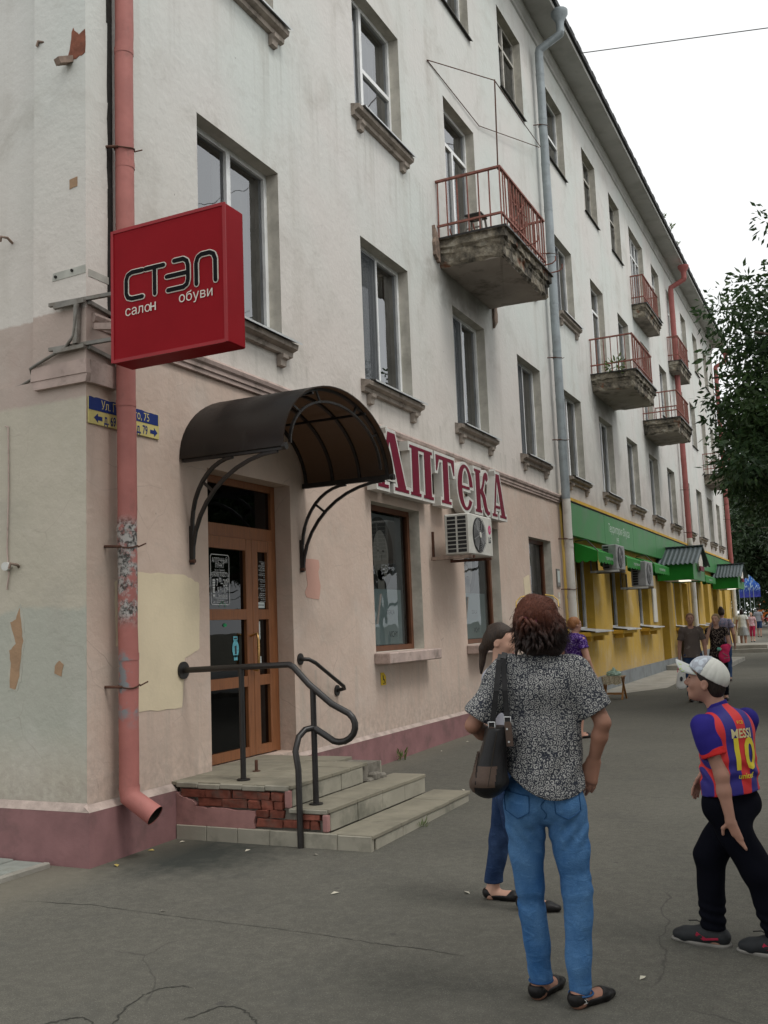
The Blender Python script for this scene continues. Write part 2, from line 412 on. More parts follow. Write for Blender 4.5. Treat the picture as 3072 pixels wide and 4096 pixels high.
# ================================================================ building
bld = thing('apartment_building', 'long four-storey plastered apartment building with shops on its ground floor', 'building', (0, 0, 0))
Y0, Y1, ZT = 5.71, 47.9, 14.33
OPEN = []     # (y0, y1, z0, z1, kind, floor)
def add(y, w_, z0, z1, kind): OPEN.append((y, y + w_, z0, z1, kind))
for i, y in enumerate([7.2, 10.6, 13.72, 16.92, 20.1, 23.26, 26.42, 29.55, 32.68, 36.0, 39.1, 42.2, 45.0]):
    add(y, 1.45 if i < 12 else 1.2, 4.62, 6.49, 'two' if i < 4 else ('two', 'two2')[i % 2])
for y, w_, k in [(7.2, 1.45, 'two'), (10.6, 1.45, 'tri'), (13.75, 1.38, 'door'), (16.92, 1.45, 'brown'), (20.1, 1.42, 'two2'), (23.28, 1.36, 'door'), (26.35, 1.40, 'two'), (29.5, 1.36, 'door'), (32.6, 1.4, 'two'), (36.0, 1.4, 'two'), (39.1, 1.4, 'two'), (42.1, 1.36, 'door'), (45.0, 1.2, 'two')]:
    add(y, w_, 7.44 if k == 'door' else 8.2, 9.95, k)
for y, w_, k in [(7.2, 1.45, 'two'), (10.6, 1.45, 'two'), (13.72, 1.45, 'two'), (16.84, 1.46, 'old'), (20.06, 1.4, 'tri'), (23.25, 1.38, 'old'), (26.2, 1.35, 'old'), (28.84, 2.15, 'wide'), (32.42, 1.4, 'two'), (35.4, 1.35, 'wide1'), (38.4, 1.3, 'two'), (41.44, 1.3, 'two'), (44.5, 1.3, 'two')]:
    add(y, w_, 10.86 if k in ('wide', 'wide1') else 11.68, 13.36, k)
GW = [(10.62, 1.46), (13.70, 1.62), (17.0, 1.42)]
for y, w_ in GW: add(y, w_, 1.28, 3.12, 'shop')
add(7.27, 1.45, 0.37, 3.08, 'entrance')
for y in (20.2, 23.3, 26.55): add(y, 1.42, 1.38, 3.0, 'yel')
add(29.75, 1.25, 0.08, 2.7, 'shopdoor')
for y in (32.2, 36.2, 39.0): add(y, 1.3, 1.3, 3.0, 'yel')
add(33.9, 1.1, 0.1, 2.7, 'shopdoor2'); add(41.6, 1.3, 0.1, 2.7, 'shopdoor2'); add(44.6, 1.1, 1.2, 3.0, 'yel')

ys = sorted({Y0, Y1, 19.2} | {o_[0] for o_ in OPEN} | {o_[1] for o_ in OPEN})
zs = sorted({-0.3, 4.0, ZT} | {o_[2] for o_ in OPEN} | {o_[3] for o_ in OPEN})
b = MB(); vid = {}
def vv(y, z):
    if (y, z) not in vid: vid[(y, z)] = len(b.v); b.v.append((0.0, y, z))
    return vid[(y, z)]
for ya, yb in zip(ys, ys[1:]):
    for za, zb in zip(zs, zs[1:]):
        cy, cz = (ya + yb) / 2, (za + zb) / 2
        if any(o_[0] < cy < o_[1] and o_[2] < cz < o_[3] for o_ in OPEN): continue
        b.f.append([vv(ya, za), vv(yb, za), vv(yb, zb), vv(ya, zb)]); b.mi.append(0); b.sm.append(False)
DEPTH = {'entrance': .3, 'shopdoor': .5, 'shopdoor2': .5}
b.m = 1
for (ya, yb, za, zb, k) in OPEN:
    d = -DEPTH.get(k, .3); b.m = 2 if (k in ('yel', 'shopdoor', 'shopdoor2')) else (0 if k == 'entrance' else 1)
    b.quad((0, ya, za), (0, ya, zb), (d, ya, zb), (d, ya, za)); b.quad((0, yb, za), (d, yb, za), (d, yb, zb), (0, yb, zb))
    b.quad((0, ya, zb), (0, yb, zb), (d, yb, zb), (d, ya, zb)); b.quad((0, ya, za), (d, ya, za), (d, yb, za), (0, yb, za))
M['yelp'] = mat('yellow_paint', (0.58, 0.36, 0.055), 0.85, 0.1, 3, dirt=(0.30, 0.19, 0.05), ds=2, damt=0.4, bump=0.2)
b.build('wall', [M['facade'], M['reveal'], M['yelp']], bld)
# side wall, back, roof, inner partition
b = MB(); b.quad((-14, 5.752, -.3), (0, 5.752, -.3), (0, 5.752, ZT), (-14, 5.752, ZT)); b.quad((-14, Y1, -.3), (-14, Y1, ZT), (0, Y1, ZT), (0, Y1, -.3))
b.quad((-14, Y0, -.3), (-14, Y0, ZT), (-14, Y1, ZT), (-14, Y1, -.3))
b.build('side_wall', M['side'], bld)
b = MB(); b.box(-14, -.0015, 5.7115, 5.750, -.3, 3.62); b.build('lower_side_wall', M['side'], bld)
b = MB(); b.quad((-1.9, Y0 + .06, 0), (-1.9, Y1 - .01, 0), (-1.9, Y1 - .01, ZT), (-1.9, Y0 + .06, ZT))
for z in (4.2, 7.4, 10.8): b.quad((-14, Y0 + .06, z), (-.31, Y0 + .06, z), (-.31, Y1 - .05, z), (-14, Y1 - .05, z))
for y in (9.6, 12.9, 16.1, 19.2, 22.4, 25.5, 28.7, 31.9, 35.0, 38.2, 41.0, 44.2): b.quad((-1.9, y, 0), (-.31, y, 0), (-.31, y, ZT), (-1.9, y, ZT))
b.build('inner_partition', M['room'], bld)
# corner pilaster over a corbelled foot
b = MB(); b.box(-.515, .035, 5.672, 5.712, 3.72, ZT); b.box(.002, .035, 5.712, 6.0, 3.72, ZT)
b.build('pilaster', M['side'], bld)
b = MB(); b.prism([(-.53, 3.61), (.05, 3.61), (.04, 3.72), (-.52, 3.72)], 5.66, 5.712, 1)
b.prism([(-.505, 3.54), (.03, 3.54), (.05, 3.61), (-.53, 3.61)], 5.668, 5.712, 1)
b.box(.002, .05, 5.712, 6.02, 3.54, 3.72)
b.build('pilaster_foot', M['mould'], bld)
M['tar'] = mat('tarry_gap', (0.028, 0.026, 0.024), 0.95, 0.3, 20)  # near-black: colours the shadow gap beside the pilaster, and the bolts
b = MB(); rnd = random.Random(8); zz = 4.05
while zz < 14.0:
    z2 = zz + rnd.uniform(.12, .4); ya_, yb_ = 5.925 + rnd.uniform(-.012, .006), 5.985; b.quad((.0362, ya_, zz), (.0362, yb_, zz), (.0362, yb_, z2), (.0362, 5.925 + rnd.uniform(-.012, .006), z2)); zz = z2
b.build('pilaster_gap', M['tar'], bld)  # ragged dark strip painted in as shade of the gap beside the downpipe
M['greyp'] = mat('grey_plaster', (0.40, 0.40, 0.36), 0.9, 0.15, 8)
b = MB(); b.prism([(-.31, 4.40), (.034, 4.41), (.034, 4.475), (-.30, 4.465)], 5.668, 5.6722, 1); b.box(.0352, .038, 5.70, 5.93, 4.39, 4.45); b.build('plaster_repair', M['greyp'], bld)
for x_, z_ in ((-.27, 4.43), (-.10, 4.45)): b = MB(); b.disc((x_, 5.668, z_), (0, -1, 0), .012, .012, 8); b.build('bolt', M['tar'], bld)
# plinth with a sloped cap
b = MB(); b.box(0.002, .06, Y0 - .04, 6.70, -.3, .30); b.box(0.002, .05, 8.3, 19.2, -.3, .30); b.box(-14, .002, Y0 - .04, Y0 + .002, -.3, .30)
b.build('plinth', M['plinth'], bld)
b = MB(); b.add([(.06, Y0 - .04, .302), (.06, 6.70, .302), (0.003, 6.70, .35), (.003, Y0 - .04, .35)], [(0, 1, 2, 3)])
b.add([(.05, 8.3, .302), (.05, 19.2, .302), (0.003, 19.2, .34), (.003, 8.3, .34)], [(0, 1, 2, 3)])
b.add([(-14, Y0 - .04, .302), (.06, Y0 - .04, .302), (.003, Y0 + .002, .36), (-14, Y0 + .002, .36)], [(0, 1, 2, 3)])
b.build('plinth_cap', M['plinthcap'], bld)
M['bplinth'] = mat('grey_plinth_paint', (0.20, 0.215, 0.22), 0.85, 0.12, 3, dirt=(0.10, 0.10, 0.09), ds=2, damt=0.6, bump=0.3)
b = MB(); b.box(.002, .06, 19.2, Y1, -.3, .34); b.build('shop_plinth', M['bplinth'], bld)
# string course
b = MB()
prof = [(0.002, 3.93), (.03, 3.94), (.03, 3.975), (.045, 3.985), (.045, 4.02), (.065, 4.04), (.075, 4.075), (.06, 4.10), (.002, 4.115)]
def profile_run(b, prof, y0, y1, seg=1):
    n = len(prof)
    for a in range(seg):
        ya, yb = y0 + (y1 - y0) * a / seg, y0 + (y1 - y0) * (a + 1) / seg
        b.add([(x, ya, z) for x, z in prof] + [(x, yb, z) for x, z in prof], [(i, i + 1, n + i + 1, n + i)[::-1] for i in range(n - 1)] + [list(range(n)), [n + i for i in range(n)][::-1]])
profile_run(b, prof, 5.74, 19.18); b.build('string_course', M['mould'], bld)
# eave: bed mould, sloping soffit, fascia, roof edge
b = MB(); profile_run(b, [(.002, 14.0), (.035, 14.02), (.035, 14.1), (.07, 14.16), (.09, 14.26), (.09, 14.33)], Y0 - .6, Y1 + .05); b.build('bed_moulding', M['soffit'], bld)
b = MB(); b.add([(0, Y0 - .6, 14.335), (.60, Y0 - .6, 14.30), (.60, Y1 + .35, 14.30), (0, Y1 + .35, 14.335), (.60, Y0 - .6, 14.42), (.60, Y1 + .35, 14.42)], [(0, 3, 2, 1), (1, 2, 5, 4)])
b.build('eave_soffit', M['soffit'], bld)
b = MB(); rnd = random.Random(5)
b.add([(.66, Y0 - .65, 14.40), (.66, Y1 + .4, 14.40), (-7, Y1 + .4, 17.2), (-7, Y0 - .65, 17.2), (.66, Y0 - .65, 14.53), (.66, Y1 + .4, 14.53), (.58, Y0 - .65, 14.41), (.58, Y1 + .4, 14.41)],
      [(4, 5, 2, 3), (0, 1, 5, 4), (6, 7, 1, 0)])
b.add([(-14.7, Y0 - .65, 14.4), (-14.7, Y1 + .4, 14.4), (-7, Y1 + .4, 17.2), (-7, Y0 - .65, 17.2)], [(0, 3, 2, 1)])
b.add([(-14.7, Y1 + .4, 14.4), (.66, Y1 + .4, 14.47), (-7, Y1 + .4, 17.2)], [(0, 1, 2)]); b.add([(-14.7, Y0 - .65, 14.4), (.66, Y0 - .65, 14.47), (-7, Y0 - .65, 17.2)], [(0, 2, 1)])
roof = b.build('roof', M['roof'], bld)
b = MB()
for k in range(60):
    y = 6 + k * .7 + rnd.uniform(-.1, .1); b.box(.56, .665, y, y + .35, 14.42, 14.535 + rnd.uniform(0, .025))
tag(b.build('roof_edge', M['roof'], roof), kind='stuff')

# ---------------------------------------------------------------- windows
FR = {}
def frame_mesh(key, W, H, bars, m, t=.055, fx=-.2, d=.07, inner=True):
    """bars: list of ('v', y, z0, z1) / ('h', z, y0, y1) in metres"""
    k = (key, round(W, 2), round(H, 2))
    if k in FR: return FR[k]
    b = MB(); x0, x1 = fx, fx + d
    b.box(x0, x1, 0, t, 0, H); b.box(x0, x1, W - t, W, 0, H); b.box(x0, x1 - .002, t, W - t, H - t, H); b.box(x0, x1 - .002, t, W - t, 0, t)
    for q in bars:
        if q[0] == 'v': b.box(x0 - .002, x1 + .004, q[1] - .035, q[1] + .035, q[2], q[3])
        else: b.box(x0 - .002, x1 + .002, q[2], q[3], q[1] - .03, q[1] + .03)
    FR[k] = b.mesh('window', m); return FR[k]
def pane_mesh(w_, h_):
    k = ('pane', round(w_, 2), round(h_, 2))
    if k not in FR: b = MB(); b.quad((0, 0, 0), (0, w_, 0), (0, w_, h_), (0, 0, h_)); FR[k] = b.mesh('pane', M['glass'])
    return FR[k]
def curtain_mesh(w_, h_, seed):
    k = ('cur', round(w_, 2), round(h_, 2), seed % 3)
    if k not in FR:
        b = MB(); rnd = random.Random(seed); n = 14
        xs_ = [.025 * math.sin(i * 1.9 + seed) for i in range(n + 1)]
        b.add([(xs_[i], w_ * i / n, z) for z in (0, h_) for i in range(n + 1)], [(i, i + 1, n + 2 + i, n + 1 + i) for i in range(n)])
        FR[k] = b.mesh('curtain', M['curtain'])
    return FR[k]
def sill_mesh(W, dark):
    k = ('sill', round(W, 2), dark)
    if k in FR: return FR[k]
    b = MB(); prof = [(0.002, -.17), (.05, -.16), (.055, -.11), (.115, -.085), (.125, -.035), (0.002, -.005)]
    n = len(prof); ya, yb = -.13, W + .13
    b.add([(x, ya, z) for x, z in prof] + [(x, yb, z) for x, z in prof], [(i, n + i, n + (i + 1) % n, (i + 1) % n) for i in range(n)] + [list(range(n))[::-1], [n + i for i in range(n)]])
    FR[k] = b.mesh('sill', M['sillc']); return FR[k]
def flash_mesh(W, dark):
    k = ('flash', round(W, 2), dark)
    if k not in FR:
        b = MB(); b.add([(-.14, .01, .02), (-.14, W - .01, .02), (.16, W + .15, -.014), (.16, -.02, -.014), (.16, W + .15, -.035), (.16, -.02, -.035)], [(0, 3, 2, 1), (3, 5, 4, 2)])
        FR[k] = b.mesh('sill_flashing', M['silldark'] if dark else M['silltin'])
    return FR[k]
def thin_flash(W):
    k = ('thin', round(W, 2))
    if k not in FR:
        b = MB(); b.add([(-.14, .01, .012), (-.14, W - .01, .012), (.055, W + .05, -.008), (.055, -.05, -.008), (.055, W + .05, -.028), (.055, -.05, -.028)], [(0, 3, 2, 1), (3, 5, 4, 2)])
        FR[k] = b.mesh('sill_flashing', M['silldark'])
    return FR[k]
BRK = MB().prism([(0.003, -.30), (.05, -.29), (.06, -.23), (.085, -.21), (.09, -.171), (.003, -.171)], -.055, .055, 1).mesh('bracket', M['sillc'])
rnd = random.Random(11)
for n_, (ya, yb, za, zb, k) in enumerate(OPEN):
    W, H = yb - ya, zb - za
    if k in ('entrance', 'shopdoor', 'shopdoor2'): continue
    fm = M['pvc']; bars = []; panes = []
    if k in ('two', 'two2', 'yel', 'shop', 'brown'):
        c = W * (.5 if k != 'two2' else .56)
        bars = [('v', c, .055, H - .055)]; panes = [(.055, c - .035, .055, H - .055), (c + .035, W - .055, .055, H - .055)]
        if k == 'shop': bars = []; panes = [(.07, W - .07, .07, H - .07)]; fm = M['brownwood']
        if k == 'brown': fm = M['rust']; bars.append(('h', H * .68, .055, W - .055))
        if za > 11: bars.append(('h', H * .72, .055, W - .055))
    elif k == 'tri':
        c = W * .36
        bars = [('v', c, .055, H - .055), ('h', H * .48, c + .035, W - .055)]
        panes = [(.055, c - .035, .055, H - .055), (c + .035, W - .055, .055, H - .055)]
    elif k == 'old':
        c = W * .5; fm = M['oldwood']
        bars = [('v', c, .055, H - .055), ('h', H * .7, .055, W - .055)]
        panes = [(.055, c - .035, .055, H * .7), (c + .035, W - .055, .055, H * .7), (.055, W - .055, H * .7 + .03, H - .055)]
    else:
        fm = M['pvc']; n2 = 4 if k == 'wide' else 2
        bars = [('h', H * .76, .055, W - .055)] + [('v', W * i / n2, .055, H - .055) for i in range(1, n2)]
        panes = [(W * i / n2 + .04, W * (i + 1) / n2 - .04, .055, H * .76) for i in range(n2)] + [(.055, W - .055, H * .76 + .03, H - .055)]
        if k == 'door': bars = [('h', H * .76, .055, W - .055), ('v', W * .5, .055, H * .76)]
    fx = -.22 if k != 'yel' else -.26
    wo_ = link('window', frame_mesh(k + ('f4' if za > 11 else ''), W, H, bars, fm, .07 if k in ('shop',) else .055, fx), bld, (0, ya, za))
    for (a, c, e, f) in panes: link('pane', pane_mesh(c - a, f - e) if k != 'shop' else MB().quad((0, 0, 0), (0, c - a, 0), (0, c - a, f - e), (0, 0, f - e)).mesh('pane', M['sglass']), wo_, (fx + .035, a, e))
    if k not in ('shop',) and rnd.random() < .7:
        a, c, e, f = panes[-1] if rnd.random() < .6 else panes[0]
        link('curtain', curtain_mesh(c - a - .02, f - e, n_), wo_, (fx - .16, a + .01, e))
    if k in ('two', 'two2') and ya < 27 and za > 4 and rnd.random() < .8:
        a, c, e, f = panes[0]
        b = MB(); b.quad((0, 0, 0), (0, c - a, 0), (0, c - a, f - e), (0, 0, f - e))
        link('insect_screen', b.mesh('insect_screen', M['net']), wo_, (fx + .075, a, e))
        b = MB(); W2, H2 = c - a, f - e
        b.box(.0, .012, 0, .03, 0, H2); b.box(0, .012, W2 - .03, W2, 0, H2); b.box(0, .011, .03, W2 - .03, 0, .03); b.box(0, .011, .03, W2 - .03, H2 - .03, H2)
        link('screen_frame', b.mesh('screen_frame', M['steelgrey']), wo_, (fx + .076, a, e))
    if 4 < za < 11 and k not in ('door', 'wide', 'wide1'):
        if za < 7 or ya < 22:
            link('sill', sill_mesh(W, False), wo_); link('sill_flashing', flash_mesh(W, ya > 30), wo_)
            for yy in (.07, W - .07): link('bracket', BRK, wo_, (0, yy, 0))
        else: link('sill_flashing', thin_flash(W), wo_)
    elif za > 11: link('sill_flashing', thin_flash(W), wo_)
    elif k == 'shop':
        b = MB(); b.bevbox(.002, .22, -.06, W + .07, -.14, -.006, .012); link('sill', b.mesh('sill', M['mould']), wo_)
    elif k == 'yel':
        b = MB(); b.bevbox(.002, .26, -.08, W + .08, -.14, -.05, .01); b.box(.002, .2, .1, .25, -.24, -.14); b.box(.002, .2, W - .25, W - .1, -.24, -.14); link('sill', b.mesh('sill', M['yelp']), wo_)
        b = MB(); b.add([(-.2, -.0, .03), (-.2, W, .03), (.36, W + .12, -.035), (.36, -.12, -.035), (.36, W + .12, -.06), (.36, -.12, -.06)], [(0, 3, 2, 1), (3, 5, 4, 2)])
        link('sill_flashing', b.mesh('sill_flashing', M['silltin']), wo_)
# ================================================================ balconies (parts of the building)
def decay_material():
    g = G('decayed_concrete'); p = g.pos()
    n1 = g.noise(p, 3.2, 8, 0.65, 0.4); n2 = g.noise(p, 11, 6, 0.6)
    c = g.mix(g.ramp(n1, 0.40, 0.58), (0.055, 0.05, 0.043), (0.30, 0.26, 0.20))
    c = g.mix(g.ramp(n1, 0.56, 0.66), c, (0.46, 0.43, 0.36))
    c = g.mix(g.ramp(g.noise(g.map(p, (1, 1, 1), (5, 1, 2)), 2.4, 5), 0.62, 0.68, 0, .8), c, (0.24, 0.10, 0.055))
    c = g.mix(g.ramp(n2, 0.45, 0.6, 0, .4), c, (0.04, 0.037, 0.032))
    return g.bsdf(c, 0.92, g.bump(g.math('ADD', n1, n2), 0.9, 0.03), 0, 0.2)
M['decay'] = decay_material()
M['under'] = mat('slab_underside', (0.34, 0.30, 0.26), 0.9, 0.12, 2, dirt=(0.08, 0.07, 0.06), ds=2.2, damt=0.7, bump=0.3)
def balcony(ya, yb, X, zt, th, rail, worn=1.0, seed=0, lattice=False):
    rnd = random.Random(seed)
    # slab: ragged edge profile swept along three sides
    b = MB()
    n = 26
    prof = [(-.05, 0), (.04, 0), (.04, -.03), (0, -.035), (0, -.14 * th / .4), (-.04, -.16 * th / .4), (-.04, -.20 * th / .4), (-.06, -.23 * th / .4), (-.06, -.36 * th / .4), (-.10, -th)]
    path = [(0.002, ya, 0, -1)] + [(X * i / 8, ya, 0, -1) for i in range(1, 8)] + [(X, ya, .8, -.8)] + [(X, ya + (yb - ya) * i / n, 1, 0) for i in range(1, n)] + [(X, yb, .8, .8)] + [(X * (8 - i) / 8, yb, 0, 1) for i in range(1, 8)] + [(0.002, yb, 0, 1)]
    m = len(prof)
    for (x, y, dx, dy) in path:
        for j, (o_, z) in enumerate(prof):
            r = worn * (rnd.uniform(-.022, .008) if 2 < j < m else 0)
            zz = zt + z + (worn * rnd.uniform(-.02, .012) if j > 3 else 0)
            b.v.append((max(.002, x + dx * (o_ + r)), y + dy * (o_ + r), zz))
    for i in range(len(path) - 1):
        for j in range(m - 1):
            b.f.append([i * m + j, i * m + j + 1, (i + 1) * m + j + 1, (i + 1) * m + j]); b.mi.append(2 if j < 2 else 0); b.sm.append(False)
    k = len(path)
    b.f.append([i * m for i in range(k)]); b.mi.append(0); b.sm.append(False)
    b.v += [(0.002, ya + .10, zt - th + .06), (X - .1, ya + .10, zt - th + .06), (X - .1, yb - .1, zt - th + .06), (0.002, yb - .1, zt - th + .06)]
    q = len(b.v) - 4
    b.f.append([q + 3, q + 2, q + 1, q]); b.mi.append(1); b.sm.append(False)
    b.f.append([i * m + m - 1 for i in range(k)][::-1]); b.mi.append(1); b.sm.append(False)
    slab = b.build('balcony', [M['decay'], M['under'], M['black']], bld)
    # railing
    ry0, ry1, rx = ya + .06, yb - .10, X - .06
    z0, z1, z2 = zt + .02, zt + .22, zt + rail
    b = MB(); b.bar((0.0, ry0, z2), (rx, ry0, z2), .05, .03); b.bar((rx, ry0 - .02, z2), (rx, ry1 + .02, z2), .05, .03); b.bar((rx, ry1, z2), (0, ry1, z2), .05, .03)
    b.build('handrail', M['rust'], slab)
    b = MB(); b.bar((0.0, ry0, z1), (rx, ry0, z1), .035, .03); b.bar((rx, ry0, z1), (rx, ry1, z1), .035, .03); b.bar((rx, ry1, z1), (0, ry1, z1), .035, .03)
    b.build('lower_rail', M['rust'], slab)
    bm_ = MB().box(-.009, .009, -.009, .009, 0, rail - .035).mesh('baluster', M['rust'])
    pos = [(rx * i / 6, ry0) for i in range(0, 6)] + [(rx, ry0 + (ry1 - ry0) * i / 17) for i in range(18)] + [(rx * i / 6, ry1) for i in range(0, 6)]
    for (x, y) in pos:
        o_ = link('baluster', bm_, slab, (max(.02, x), y, zt + .02)); o_.rotation_euler = (rnd.uniform(-.012, .012), rnd.uniform(-.012, .012), 0)
    if lattice:
        b = MB()
        yc = ry0 + (ry1 - ry0) * .42
        for s in (-1, 1):
            b.bar((rx - .015, yc - .3 * s, z1 + .1), (rx - .015, yc + .3 * s, z2 - .08), .018)
        b.bar((rx - .015, yc - .35, z1 + .42), (rx - .015, yc + .35, z1 + .42), .018)
        b.build('lattice', M['rust'], slab)
        for yy in (ya + .35, ya + .95, yb - .5, yb - .1):
            b = MB(); b.tube([(X - .02, yy, zt - .0), (X + .16, yy, zt + .01), (X + .22, yy, zt + .05), (X + .22, yy, zt + .12)], .011, 6); b.build('hook', M['rust'], slab)
        for xx in (.25, .62):
            b = MB(); b.tube([(xx, ya + .02, zt), (xx, ya - .05, zt + .03), (xx, ya - .07, zt + .09)], .011, 6); b.build('hook', M['rust'], slab)
    return slab
b1 = balcony(13.2, 15.62, 1.08, 7.36, .42, .93, 1.0, 1, True)
balcony(22.7, 25.25, 1.06, 7.38, .42, .86, 1.0, 2)
balcony(29.0, 31.35, 1.06, 7.38, .42, .80, 1.0, 3)
balcony(41.7, 44.1, 1.06, 7.38, .42, .85, .6, 4)
balcony(28.5, 31.0, .42, 10.78, .38, .88, .25, 5)
balcony(34.6, 37.0, .42, 10.5, .38, .88, .25, 6)
# stains where water ran off the slabs, broken plaster ears at the wall
M['stain'] = mat('wet_stain', (0.20, 0.18, 0.15), 0.92, 0.35, 5)
M['rough'] = mat('broken_plaster', (0.27, 0.20, 0.16), 0.95, 0.35, 10, dirt=(0.09, 0.075, 0.06), ds=6, damt=0.8, bump=0.8, bs=20)
def patch(name, pts, m, parent=bld, th=.006, x=.0015, n=7, amp=.015, seed=0):
    """irregular flat patch on the facade; pts in (y, z)"""
    q = irregular(pts, n, amp, seed); b = MB()
    b.prism(q, x, x + th, 0); return b.build(name, m, parent)
def patch_side(name, pts, m, parent=bld, y=5.711, th=.006, n=5, amp=.015, seed=0):
    q = irregular(pts, n, amp, seed); b = MB(); b.prism(q, y - th, y, 1); return b.build(name, m, parent)
patch('broken_plaster', [(13.02, 7.06), (13.2, 6.98), (13.2, 7.36), (13.03, 7.52)], M['rough'], th=.05, seed=1)
patch('broken_plaster', [(15.62, 6.62), (15.8, 6.78), (15.8, 7.1), (15.62, 7.1)], M['rough'], th=.04, seed=2)
# bare patches and repainted areas on the lower walls
M['cream'] = mat('cream_repaint', (0.69, 0.59, 0.42), 0.9, 0.05, 2, bump=0.3, bs=30, dirt=(0.52, 0.44, 0.32), ds=1.5, damt=0.35)
M['salmon'] = mat('salmon_repaint', (0.57, 0.335, 0.27), 0.9, 0.05, 2, bump=0.3, bs=30)
M['barep'] = mat('bare_plaster', (0.36, 0.235, 0.145), 0.95, 0.12, 8, bump=0.6, bs=35)
M['brickraw'] = mat('raw_brick', (0.22, 0.085, 0.055), 0.95, 0.3, 12, dirt=(0.12, 0.06, 0.045), ds=7, damt=0.7, bump=0.8, bs=25)
patch('repainted_patch', [(6.12, 2.09), (6.9, 2.09), (7.12, 2.02), (7.11, 1.45), (6.90, 1.37), (6.85, .96), (6.12, .97)], M['cream'], th=.002, amp=.008, seed=3)
patch('repainted_patch', [(6.02, 2.0), (6.05, 2.02), (6.05, 1.5), (6.03, 1.5)], M['cream'], th=.002, amp=.004, seed=4)
patch('repainted_patch', [(8.99, 2.33), (9.28, 2.33), (9.30, 2.25), (9.27, 2.2), (9.31, 2.05), (9.27, 1.9), (9.0, 1.92), (8.97, 1.97), (9.03, 2.05)], M['salmon'], th=.002, n=2, amp=.006, seed=5)
patch('repainted_patch', [(16.55, 2.35), (16.9, 2.42), (16.95, 2.1), (16.6, 2.05)], M['cream'], th=.002, amp=.01, seed=6)
M['flake'] = mat('paint_flake', (0.43, 0.42, 0.36), 0.9, 0.1, 8)
patch_side('paint_flake', [(-.67, 1.86), (-.635, 1.69), (-.625, 1.57), (-.645, 1.47), (-.66, 1.29), (-.71, 1.18), (-.80, 1.19), (-.785, 1.4), (-.81, 1.5), (-.76, 1.56), (-.80, 1.73), (-.74, 1.77)], M['flake'], y=5.712, th=.0025, n=4, amp=.010, seed=17)
patch_side('bare_plaster', [(-.68, 1.83), (-.66, 1.68), (-.64, 1.57), (-.66, 1.47), (-.68, 1.3), (-.72, 1.2), (-.78, 1.21), (-.77, 1.4), (-.79, 1.5), (-.72, 1.55), (-.78, 1.72), (-.72, 1.74)], M['barep'], y=5.712, th=.004, n=3, amp=.008, seed=7)
patch_side('bare_plaster', [(-.315, 1.37), (-.27, 1.41), (-.228, 1.38), (-.25, 1.29), (-.32, 1.315)], M['barep'], y=5.712, th=.004, n=2, amp=.004, seed=8)
patch_side('bare_brick', [(-.12, 6.36), (-.09, 6.5), (-.03, 6.42), (.034, 6.45), (.034, 6.25), (-.06, 6.22), (-.15, 6.22)], M['brickraw'], y=5.672, th=.004, n=3, amp=.01, seed=9)
patch_side('bare_plaster', [(-.13, 5.21), (-.05, 5.22), (-.05, 5.14), (-.13, 5.13)], M['barep'], y=5.672, th=.004, n=2, amp=.004, seed=10)
b = MB(); b.bar((-.12, 5.69, 6.24), (-.155, 5.56, 6.17), .07, .05); b.build('bracket_stub', M['rough'], bld)
for q, (x, z) in enumerate([(-.43, 6.46), (-.83, 4.86), (-.70, 2.15)]):
    b = MB(); b.tube([(x, 5.75 if z > 4 else 5.72, z), (x + .02, 5.68, z + .015), (x - .03, 5.66, z + .03), (x - .045, 5.66, z - .01)], .012, 6); b.build('hook', M['rough'], bld)
# cable on the side wall
b = MB(); b.tube([(-.84, 5.70, 3.3), (-.81, 5.70, 3.29), (-.8, 5.70, 2.8), (-.81, 5.70, 2.3), (-.79, 5.70, 2.1), (-.81, 5.70, 1.98)], .006, 6); b.build('cable', M['mould'], bld)
b = MB(); b.tube([(-.80, 5.70, 2.16), (-.79, 5.66, 2.16)], .035, 10); b.build('cable_reel', M['white'], bld)

# ================================================================ downpipes
def pipe_material(name, col, worn=False):
    g = G(name); p = g.pos(); z = g.n('SeparateXYZ', {0: p}).outputs[2]
    c = g.mix(g.ramp(g.noise(p, 5, 4), 0.3, 0.7), tuple(x * .88 for x in col), tuple(x * 1.08 for x in col))
    c = g.mix(g.ramp(g.noise(g.map(p, (1, 1, .5)), 8, 7, .65), .58, .7, 0, .35), c, (0.16, 0.09, 0.075))
    if worn:
        band = g.math('MULTIPLY', g.ramp(z, 1.22, 1.34), g.ramp(z, 2.02, 2.12, 1, 0))
        f = g.math('MULTIPLY', band, g.ramp(g.noise(p, 9, 7, .7), .40, .52))
        gc = g.mix(g.ramp(g.noise(p, 26, 5, .7), .42, .56), (0.05, 0.05, 0.045), (0.42, 0.40, 0.38))
        c = g.mix(f, c, gc)
        b2 = g.math('MULTIPLY', g.ramp(z, .45, .6), g.ramp(z, 1.0, 1.1, 1, 0))
        f2 = g.math('MULTIPLY', b2, g.ramp(g.noise(p, 6, 5, .6), .5, .58))
        c = g.mix(f2, c, (0.22, 0.23, 0.24))
    return g.bsdf(c, 0.62, g.bump(g.noise(p, 22, 4), .25, .01), 0, 0.35)
M['pinkpipe'] = pipe_material('pink_pipe', (0.40, 0.15, 0.13), True)
M['redpipe'] = pipe_material('red_pipe', (0.32, 0.10, 0.09))
M['zinc'] = mat('zinc_pipe', (0.30, 0.335, 0.35), 0.5, 0.12, 3, metal=0.25, dirt=(0.17, 0.18, 0.18), ds=5, damt=0.4)
M['wpipe'] = mat('white_painted_pipe', (0.60, 0.575, 0.52), 0.7, 0.08, 3, dirt=(0.33, 0.30, 0.26), ds=4, damt=0.5)
M['wire'] = mat('rusty_wire', (0.10, 0.05, 0.035), 0.8, 0.3, 20)
